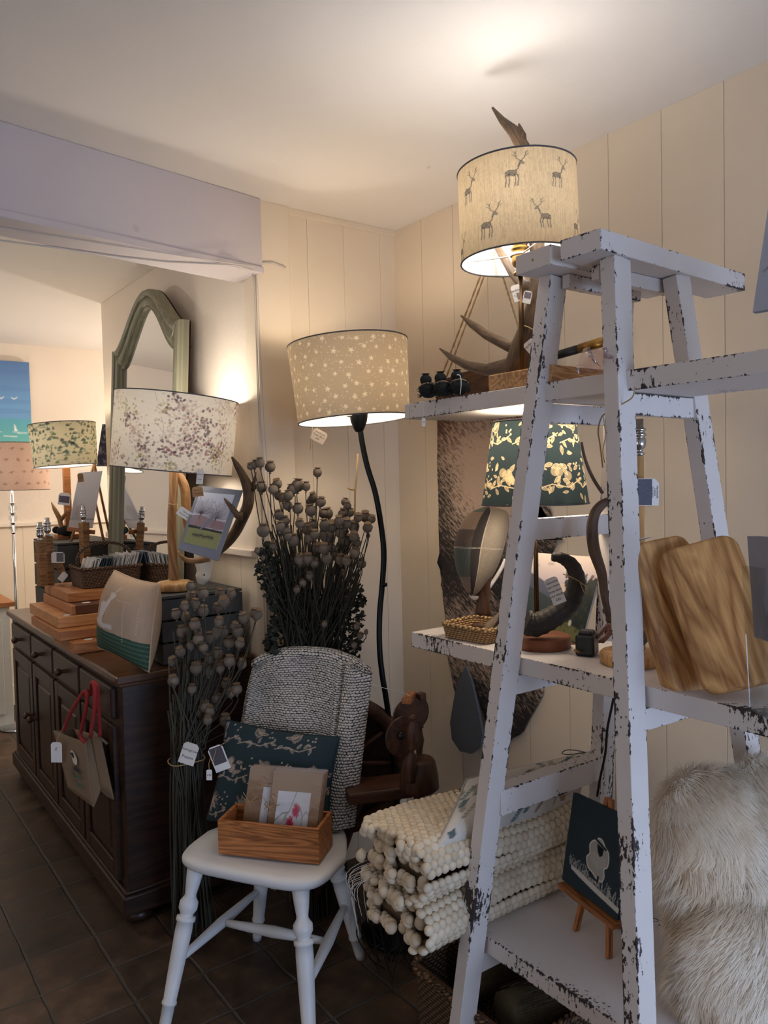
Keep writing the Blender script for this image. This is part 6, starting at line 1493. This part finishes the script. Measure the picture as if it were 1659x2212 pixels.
# ------------------------------------------------------------------ middle plank goods
# tweed cap on a turned stand
cb = P(1040, 1338, d=2.19); cb.z = SH_MID
cst = thing('cap_stand', 'turned dark wood hat stand under the tweed cap', 'stand', cb)
cb = P(1038, 1340, d=2.20); cb = Vector((cb.x, cb.y, SH_MID))
mb = MB(); mb.lathe([(.060, 0), (.064, .006), (.062, .018), (.045, .026), (.03, .030), (.026, .036)], cb, None, 36); mb.build('base', M['walnut'], cst)
mb = MB(); mb.lathe([(.026, .036), (.022, .05), (.0185, .085), (.022, .115), (.026, .14), (.024, .16), (.03, .18)], cb+Vector((.0, -.012, 0)), None, 24); mb.build('post', M['walnut'], cst)
def tweed_canvas():
    cv = Canvas(300, 420, (150, 138, 124)); cv.noise(.12, 2, 2, 8)
    cv.a[:, :120] *= .9; 
    cv.poly([(120, 0), (156, 0), (156, 420), (120, 420)], (60, 54, 54), .95)
    for y0, y1, c in ((0, 60, (96, 104, 96)), (60, 150, (150, 124, 104)), (150, 205, (84, 70, 64)), (205, 290, (74, 88, 84)), (290, 360, (128, 112, 100)), (360, 420, (90, 82, 78))): cv.poly([(0, y0), (120, y0), (120, y1), (0, y1)], c, .8)
    cv.line([(158, 0), (158, 420)], 3, (206, 196, 180)); cv.line([(0, 206), (300, 214)], 2, (196, 188, 172)); cv.line([(272, 0), (272, 420)], 2.5, (206, 196, 180))
    for k in range(0, 420, 6):
        cv.line([(120, k), (156, k+9)], 1.6, (40, 38, 40), .7)
        if 140 < k < 300: cv.line([(40, k), (120, k+14)], 1.4, (40, 40, 42), .5)
    cv.noise(.10, 1, 1, 9); return cv
cvT = tweed_canvas(); cd_ = 2.20
CY = [1287, 1281, 1261, 1227, 1184, 1148, 1120, 1104, 1095]; CL = [1016, 1009, 998, 985, 980, 988, 1004, 1022, 1046]; CR = [1021, 1034, 1052, 1074, 1089, 1097, 1099, 1093, 1066]
def cat(a, s_):
    i = min(int(s_), len(a)-2); t = s_-i; g = lambda k: a[max(0, min(len(a)-1, k))]
    p, q, r_, w = g(i-1), g(i), g(i+1), g(i+2); return .5*((2*q)+(r_-p)*t+(2*p-5*q+4*r_-w)*t*t+(3*q-p-3*r_+w)*t**3)
def cap_pt(u, v):
    s_ = v*8; y, l, r_ = cat(CY, s_), cat(CL, s_), cat(CR, s_); uu = .5-.5*math.cos(PI*u)
    return l+(r_-l)*uu, y, math.sin(PI*u)*.085*math.sqrt(max(.0, math.sin(PI*min(1, .03+.95*v))))
mb = MB(); 
mb.grid(lambda u, v: P(cap_pt(u, v)[0], cap_pt(u, v)[1], d=cd_-cap_pt(u, v)[2]), 110, 150, 0, True, cvT, .2, .3)
mb.grid(lambda u, v: P(cap_pt(u, v)[0], cap_pt(u, v)[1], d=cd_+cap_pt(u, v)[2]*.8), 50, 60, 0, True, cvT, .2, .3, flip=True)
cp = tag(mb.build('tweed_cap', vcol('tweed', .95, .6, 260)), 'checked tweed flat cap with a pale brim lining on a hat stand', 'cap')
mb = MB(); pts = [P(x, y, d=cd_-.02) for x, y in ((1092, 1208), (1084, 1226), (1070, 1250), (1054, 1272), (1038, 1288), (1024, 1292), (1016, 1284))]; mb.tube(smooth_path(pts, [.006, .008, .009, .009, .009, .008, .004], 4)[0], .007, 8, ell=(1, .6)); mb.build('brim_lining', M['whitecard'], cp)
# small pale wicker tray of driftwood sticks
wt = thing('wicker_tray', 'small pale wicker tray of driftwood pieces at the left end of the middle plank', 'basket', (1.40, 1.50, SH_MID))
basket(wt, (1.415, 1.505, SH_MID+.001), .13, .15, .036, M['wicker_pale'], 6, 1.08, .005)
for k in range(5):
    a = Vector((1.37+.02*k, 1.44+.01*k, SH_MID+.02+.006*k)); b = a+Vector((.10, .075-.01*k, .018)); mb = MB(); mb.tube([a, a.lerp(b, .5)+Vector((0, 0, .006)), b], [.006, .010, .006], 8); o = mb.build('driftwood_stick', plain('weathered_wood', (112, 98, 84), .85, 0, .3, 60, .5))
    tag(o, 'weathered driftwood stick lying in the small wicker tray', 'stick', 'driftwood sticks in the small wicker tray')
# landscape canvas standing behind the horn lamp
lsx = [P(1148, 1190, x=1.575), P(1304, 1207, x=1.60), P(1262, 1392, x=1.56), P(1140, 1392, x=1.545)]
zb = SH_MID+.001; 
tl_, tr_ = P(1150, 1195, d=2.12), P(1306, 1206, d=2.02); bl2, br2 = P(1130, 1392, d=2.06), P(1258, 1394, d=1.96); bl2.z = br2.z = zb
cv = Canvas(200, 200, (196, 176, 164)); cv.grad(0, 70, (214, 196, 182), (180, 168, 176))
cv.poly([(0, 46), (30, 58), (60, 72), (100, 84), (130, 110), (200, 120), (200, 200), (0, 200)], (84, 88, 104)); cv.poly([(0, 80), (50, 96), (110, 120), (200, 150), (200, 200), (0, 200)], (60, 68, 70))
cv.poly([(200, 50), (170, 62), (150, 84), (120, 110), (96, 140), (80, 170), (200, 190)], (40, 46, 44)); cv.poly([(0, 176), (80, 150), (140, 158), (200, 178), (200, 200), (0, 200)], (104, 104, 70))
for k in range(90): cv.disc(Rr.uniform(110, 200), Rr.uniform(48, 80)+Rr.uniform(-8, 4), Rr.uniform(2, 5), (34, 40, 38), .8)
for k in range(120): cv.disc(Rr.uniform(60, 200), Rr.uniform(100, 180), Rr.uniform(1.5, 5), Rr.choice([(52, 60, 52), (34, 40, 38), (70, 76, 60)]), .4)
for x, y in ((20, 30), (60, 24), (120, 36)): cv.disc(x, y, 10, (150, 134, 136), .5, 4)
cv.disc(20, 150, 7, (206, 200, 188), 1, 11); cv.disc(148, 158, 5, (196, 192, 180), 1, 7)
mb = MB(); nn = panel(mb, (tl_, tr_, br2, bl2), .016, 0, cv, 110, 110); o = mb.build('landscape_canvas', M['vgloss']); ca = o.data.color_attributes['Col']
for i in range(len(o.data.vertices)-8, len(o.data.vertices)): ca.data[i].color = (*lin((190, 184, 178)), 1)
tag(o, 'landscape canvas of hills and sheep standing behind the horn lamp', 'canvas')
# two thick acacia boards leaning together
def board(label, cen, w, h, th, Rm, rad_c=.03, mat='acacia', sticker=None):
    out = []
    for cx, cy, a0 in ((w/2-rad_c, h/2-rad_c, 0), (-w/2+rad_c, h/2-rad_c, 90), (-w/2+rad_c, -h/2+rad_c, 180), (w/2-rad_c, -h/2+rad_c, 270)):
        for k in range(7): a = rad(a0+15*k); out.append((cx+rad_c*math.cos(a), cy+rad_c*math.sin(a)))
    mb = MB(); ux, uy = Rm @ Vector((1, 0, 0)), Rm @ Vector((0, 1, 0)); mb.prism(out, cen, ux, uy, th)
    L = np.concatenate(mb.lc); mb.lc = [L[:, [1, 0, 2]]]     # grain runs up the board
    o = mb.build('chopping_board', M[mat], bevel=.007, seg=3); return tag(o, label, 'chopping_board')
def place_board(label, bl_px, br_px, tl_px, tr_px, dl, dr, dtl, dtr, th, sticker=False):
    a, b, c, d = P(*bl_px, d=dl), P(*br_px, d=dr), P(*tl_px, d=dtl), P(*tr_px, d=dtr); dz = min(a.z, b.z)
    ux = ((b-a)+(d-c)).normalized(); uy = ((c-a)+(d-b)); uy = (uy-ux*uy.dot(ux)).normalized(); nz = ux.cross(uy)
    w = ((b-a).length+(d-c).length)/2; h = ((c-a).length+(d-b).length)/2; cen = (a+b+c+d)/4
    if nz.dot(CAM-cen) < 0: nz = -nz
    Rm = Matrix((ux, uy, ux.cross(uy))).transposed(); o = board(label, cen-nz*th/2, w, h, th, Rm); return o, cen, ux, uy, nz, w, h
o, cen, ux, uy, nz, w, h = place_board('pale thick acacia board leaning at the front, grain running diagonally', (1530, 1508), (1668, 1460), (1412, 1188), (1625, 1148), 1.44, 1.40, 1.545, 1.52, .036)
o, cen, ux, uy, nz, w, h = place_board('darker acacia board leaning behind the pale one, white sticker on top', (1448, 1512), (1560, 1478), (1377, 1172), (1510, 1150), 1.50, 1.52, 1.56, 1.60, .05)
mb = MB(); q = P(1412, 1163, d=1.545); mb.lathe([(.017, 0), (.017, .0008), (0, .0009)], cen+uy*(h/2+.0075)-ux*(w*.22)-nz*.02, Matrix((ux*1.3, nz, uy)).transposed(), 20); mb.build('sticker', M['whitecard'], o)
# leaflet rack at the right edge
lr = thing('leaflet_rack', 'clear acrylic rack of grey leaflets at the right edge of the middle plank', 'rack', P(1655, 1500, z=SH_MID))
for k in range(6):
    a = P(1642+k*5, 1160, d=1.33-.006*k); b = P(1658+k*5, 1385, d=1.33-.006*k); mb = MB(); mb.bar(b, a, .0025, .09, side=cr); o = mb.build('leaflet', plain('grey_leaflet', (136, 138, 150), .6)); tag(o, 'grey leaflet standing on edge in the acrylic rack', 'leaflet', 'grey leaflets in the acrylic rack')
a, b = P(1632, 1225, d=1.33), P(1650, 1520, d=1.33); b.z = SH_MID+.002
mb = MB(); mb.bar(b, a+Vector((0, 0, 0)), .002, .10, side=cr); mb.bar(b, b+cr*.12, .10, .002); mb.build('acrylic_shell', M['clearglass'], lr)

# ------------------------------------------------------------------ top plank goods
for k, (px, lb) in enumerate(((926, 'leftmost'), (950, 'middle'), (978, 'rightmost'))):
    q = P(px, 862-4*k, z=SH_TOP+.001); q = q+Vector((.012*k, 0, 0)); q.z = SH_TOP+.001; t_ = thing('pod_bundle', 'black dried seed-pod bundle tied with string on the top plank, %s of three' % lb, 'bundle', q, 'black pod bundles on the top plank')
    mb = MB(); R = random.Random(k); mb.sphere(q+Vector((0, 0, .024)), (.026, .026, .022), 14); 
    for j in range(70):
        a = R.uniform(0, 6.28); p0 = q+Vector((.02*math.cos(a), .02*math.sin(a), R.uniform(.006, .035))); mb.tube([p0, p0+Vector((.012*math.cos(a), .012*math.sin(a), R.uniform(-.008, .012)))], [.0012, .0005], 4)
    mb.build('bundle_body', M['black_felt'], t_)
    hd = q+Vector((-.005, .004, .050)); o = bpy.data.objects.new('pod', POD.copy()); o.data.materials[0] = M['black_felt']; o.data.materials[1] = M['black_felt']; COL.objects.link(o); o.parent = t_; o.location = hd-WO[t_.name]; o.scale = (.015,)*3; WO[o.name] = hd
    mb = MB(); mb.tube([q+Vector((.024*math.cos(t), .024*math.sin(t), .036+.004*math.sin(2*t))) for t in [2*PI*i/16 for i in range(16)]], .0012, 5, closed=True); mb.build('string_tie', M['twine'], t_)
c0 = P(924, 842, x=1.325); mb = MB(); pts = [P(x, y, x=1.328) for x, y in ((926, 838), (918, 850), (915, 880), (914, 900))]; mb.tube(pts, .001, 5); o = tag(mb.build('white_string', M['whitestring']), 'white string with a small ticket hanging over the top plank edge', 'string')
tagcard(o, P(915, 912, x=1.325), .010, .022, rt, upv, ['£4'], size=.006)
mb = MB(); pts = [P(x, y, x=1.33) for x, y in ((892, 868), (884, 882), (885, 905), (885, 915))]; mb.tube(pts, .0007, 5); tag(mb.build('loose_string', M['twine']), 'thin frayed string hanging at the far left of the top plank', 'string')
mb = MB(); pts = [P(x, y, x=1.33) for x, y in ((985, 810), (994, 812), (996, 830), (994, 852))]; mb.tube(smooth_path(pts, [.001]*4)[0], .0013, 5); tag(mb.build('loose_string', M['whitestring']), 'white raffia loop beside the rightmost black pod bundle', 'string')
# hanging dark board on rope against the wall
o = wallpiece('hanging_board', 'long dark brown board hung by a doubled rope on the wall behind the antler', 'board', [(948, 826), (1000, 806), (1060, 790), (1130, 772), (1190, 768), (1190, 860), (1060, 880), (946, 880)], 1.93, .02, M['walnut'])
for (x0, y0, x1, y1) in ((1040, 590, 950, 822), (1048, 590, 962, 820), (1084, 590, 1124, 720), (1124, 720, 1150, 790)):
    mb = MB(); a, b = P(x0, y0, x=1.955), P(x1, y1, x=1.945); n_ = 30
    for ph in (0, PI): mb.tube([a.lerp(b, i/n_)+Vector((.0018*math.cos(i*1.1+ph), .0018*math.sin(i*1.1+ph), 0)) for i in range(n_+1)], .0022, 5)
    mb.build('rope', M['twine'], o)
mb = MB(); mb.sphere(P(1060, 560, x=1.98), .006, 8); mb.build('hanging_hook', M['darkbrass'], o)
mb = MB(); a, b = P(1180, 774, x=1.86), P(1253, 753, x=1.86); c = P(1312, 736, x=1.86); mb.tube([a, b], .0135, 12); st = thing('walking_stick', 'black walking stick with a patterned brass collar lying behind the ladder', 'stick', (1.86, a.y, a.z)); mb.build('shaft', M['black'], st)
mb = MB(); mb.tube([b, c], [.0145, .0155], 12); mb.build('collar', M['brass'], st)
mb = MB(); a = P(1270, 806, z=SH_TOP+.002); Rn = random.Random(3)
a = Vector((1.47, 1.02, SH_TOP+.002)); a = P(1285, 802, z=SH_TOP+.002)
v = []; N_ = 9
mb.grid(lambda u, v: a+cr*((u-.5)*.07*(1-.3*v))+Vector((0, 0, .045*v))+fw*(.02*math.sin(9*u+4*v)+.012*math.sin(17*u*v+2)), 14, 8); tag(mb.build('cellophane_wrap', glass('pink_cellophane', (.86, .74, .76), .1, 1.2)), 'crumpled pinkish cellophane wrap on the top plank', 'wrapping')
mb = MB(); pts = [P(x, y, x=1.315) for x, y in ((1372, 836), (1366, 858), (1345, 872), (1318, 888), (1300, 900), (1292, 930), (1296, 960), (1302, 1010))]; mb.tube(smooth_path(pts, [.001]*8, 4)[0], .0016, 5)
pts = [P(x, y, x=1.30) for x, y in ((1303, 900), (1308, 940), (1302, 975), (1306, 1000))]; mb.tube(smooth_path(pts, [.001]*4, 4)[0], .0012, 5); tag(mb.build('jute_string', M['twine']), 'loose jute string looped round the near front ladder leg', 'string')

# hanging canvas edge, upper right
tl_, tr_, br2, bl2 = P(1664, 440, d=1.55), P(1800, 440, d=1.45), P(1790, 650, d=1.45), P(1629, 676, d=1.55)
cv = Canvas(60, 80, (166, 172, 188)); cv.poly([(4, 50), (30, 26), (60, 10), (60, 66), (20, 62)], (112, 102, 92)); cv.disc(10, 54, 6, (166, 172, 188))
mb = MB(); panel(mb, (tl_, tr_, br2, bl2), .012, 0, cv, 30, 40); o = mb.build('hanging_canvas', M['vcol']); ca = o.data.color_attributes['Col']
for i in range(len(o.data.vertices)-8, len(o.data.vertices)): ca.data[i].color = (*lin((150, 158, 176)), 1)
mb = MB(); mb.tube([tr_, Vector((tr_.x+.0, tr_.y, CH-.002))], .001, 4); mb.build('hanging_wire', M['darkbrass'], o)
mb = MB(); mb.tube([tl_, Vector((tl_.x, tl_.y, CH-.002))], .0004, 4); mb.build('hanging_wire', M['whitestring'], o)
tag(o, 'blue-grey canvas with a brown shape hanging at the right edge, upper part', 'canvas')

# ------------------------------------------------------------------ far room
cv = Canvas(160, 180, (80, 130, 190)); cv.grad(0, 120, (92, 124, 172), (112, 160, 204)); cv.grad(120, 180, (96, 168, 190), (116, 196, 190))
for y in (22, 58, 84, 104): cv.disc(80, y, 90, (78, 112, 172), .2, 6)
for x in (96, 128): cv.poly([(x, 146), (x+1, 130), (x+6, 145)], (236, 238, 236)); cv.line([(x-2, 147), (x+10, 148)], 1.4, (226, 234, 232))
cv.line([(110, 156), (132, 157)], 2, (226, 236, 232)); cv.line([(134, 150), (150, 149)], 2, (210, 232, 230)); cv.line([(104, 76), (108, 79), (112, 75)], 1.4, (236, 238, 236)); cv.line([(126, 76), (130, 79), (135, 75)], 1.4, (236, 238, 236))
cv.line([(128, 172), (132, 168), (136, 172), (140, 168), (146, 171)], 1.4, (230, 236, 234))
ty, by_ = P(65, 783, y=6.02).z, P(67, 966, y=6.02).z; xr = P(66, 870, y=6.02).x
mb = MB(); panel(mb, (Vector((xr-.60, 6.035, ty)), Vector((xr, 6.035, ty)), Vector((xr, 6.035, by_)), Vector((xr-.60, 6.035, by_))), .035, 0, cv, 110, 120); o = mb.build('sea_painting', M['vcol']); ca = o.data.color_attributes['Col']
for i in range(len(o.data.vertices)-8, len(o.data.vertices)): ca.data[i].color = (*lin((200, 200, 200)), 1)
tag(o, 'blue sea painting with two white sails on the far wall', 'painting')
lamp = thing('glass_ball_floor_lamp', 'floor lamp with clear glass balls on the stem and a pink bird-print shade', 'lamp', (P(27, 1100, d=5).x, P(27, 1100, d=5).y, 0))
q = P(27, 1100, d=5); sb_ = P(27, 1059, d=5)
mb = MB(); mb.tube([Vector((q.x, q.y, .015)), Vector((q.x, q.y, sb_.z))], .011, 12); mb.build('pole', M['chrome'], lamp)
mb = MB(); mb.lathe([(.13, 0), (.135, .008), (.12, .016), (.02, .022)], (q.x, q.y, 0), None, 32); mb.build('base', M['chrome'], lamp)
for y in (1097, 1119, 1140):
    z = P(27, y, d=5).z; mb = MB(); mb.sphere((q.x, q.y, z), .027, 20); mb.build('glass_ball', M['clearglass'], lamp); 
    for s_ in (-1, 1): mb = MB(); mb.lathe([(.018, -.003), (.018, .003)], (q.x, q.y, z+s_*.031), None, 16); mb.build('collar', M['chrome'], lamp)
make_shade(lamp, sb_, .225, .225, .30, cvP, SM['pink'], (0, 0), 160, 60, M['rimdark'])
bulb_at(lamp, sb_+Vector((0, 0, .10)), 3, (1.0, .92, .84), .025)
# white cabinet with a wooden top at the left edge
cb_ = thing('white_cabinet', 'white painted cabinet with an orange wood top at the far left edge', 'cabinet', (.55, 5.0, 0))
c1 = P(12, 1545, z=0.0); x1, y1 = c1.x, c1.y
mb = MB(); y1 = min(y1, 5.5); mb.box((x1-.30, y1+.22, .40), (.60, .44, .78)); mb.build('body', plain('white_cabinet_paint', (206, 208, 204), .5), cb_, bevel=.004)
mb = MB(); mb.box((x1-.29, y1+.22, .806), (.64, .48, .03)); mb.build('top', M['beech'], cb_, bevel=.004)
mb = MB(); mb.box((x1-.30, y1-.004, .40), (.50, .012, .62)); mb.build('door', plain('white_cabinet_door', (200, 202, 198), .5), cb_, bevel=.003)
gv = P(0, 1310, z=.825); mb = MB(); mb.lathe([(.05, 0), (.06, .03), (.055, .09), (.035, .13), (.04, .15)], (x1-.10, y1+.12, .822), None, 24); tag(mb.build('glass_vase', M['clearglass']), 'clear patterned glass vase on the white cabinet', 'vase')
# dark patterned cone shade peeping past the wall corner
q = P(228, 1006, d=4.9)
lamp = thing('cone_shade_lamp', 'lamp with a narrow dark patterned shade half hidden by the wall corner', 'lamp', (q.x+.02, q.y, .0))
q = Vector((q.x+.02, q.y, q.z)); cvC = Canvas(300, 160, (58, 62, 78)); birdprint(cvC, 300, 160, (138, 124, 130), .35, 3, 1.2, .3)
make_shade(lamp, q, .075, .03, .26, cvC, SM['bird'], (0, 0), 60, 40, M['rimdark'], spider=False)
mb = MB(); mb.tube([Vector((q.x, q.y, .01)), q+Vector((0, 0, .02))], .012, 10); mb.build('stem', M['darkbrass'], lamp); mb = MB(); mb.lathe([(.09, 0), (.09, .02), (0, .03)], (q.x, q.y, 0), None, 24); mb.build('base', M['darkbrass'], lamp)
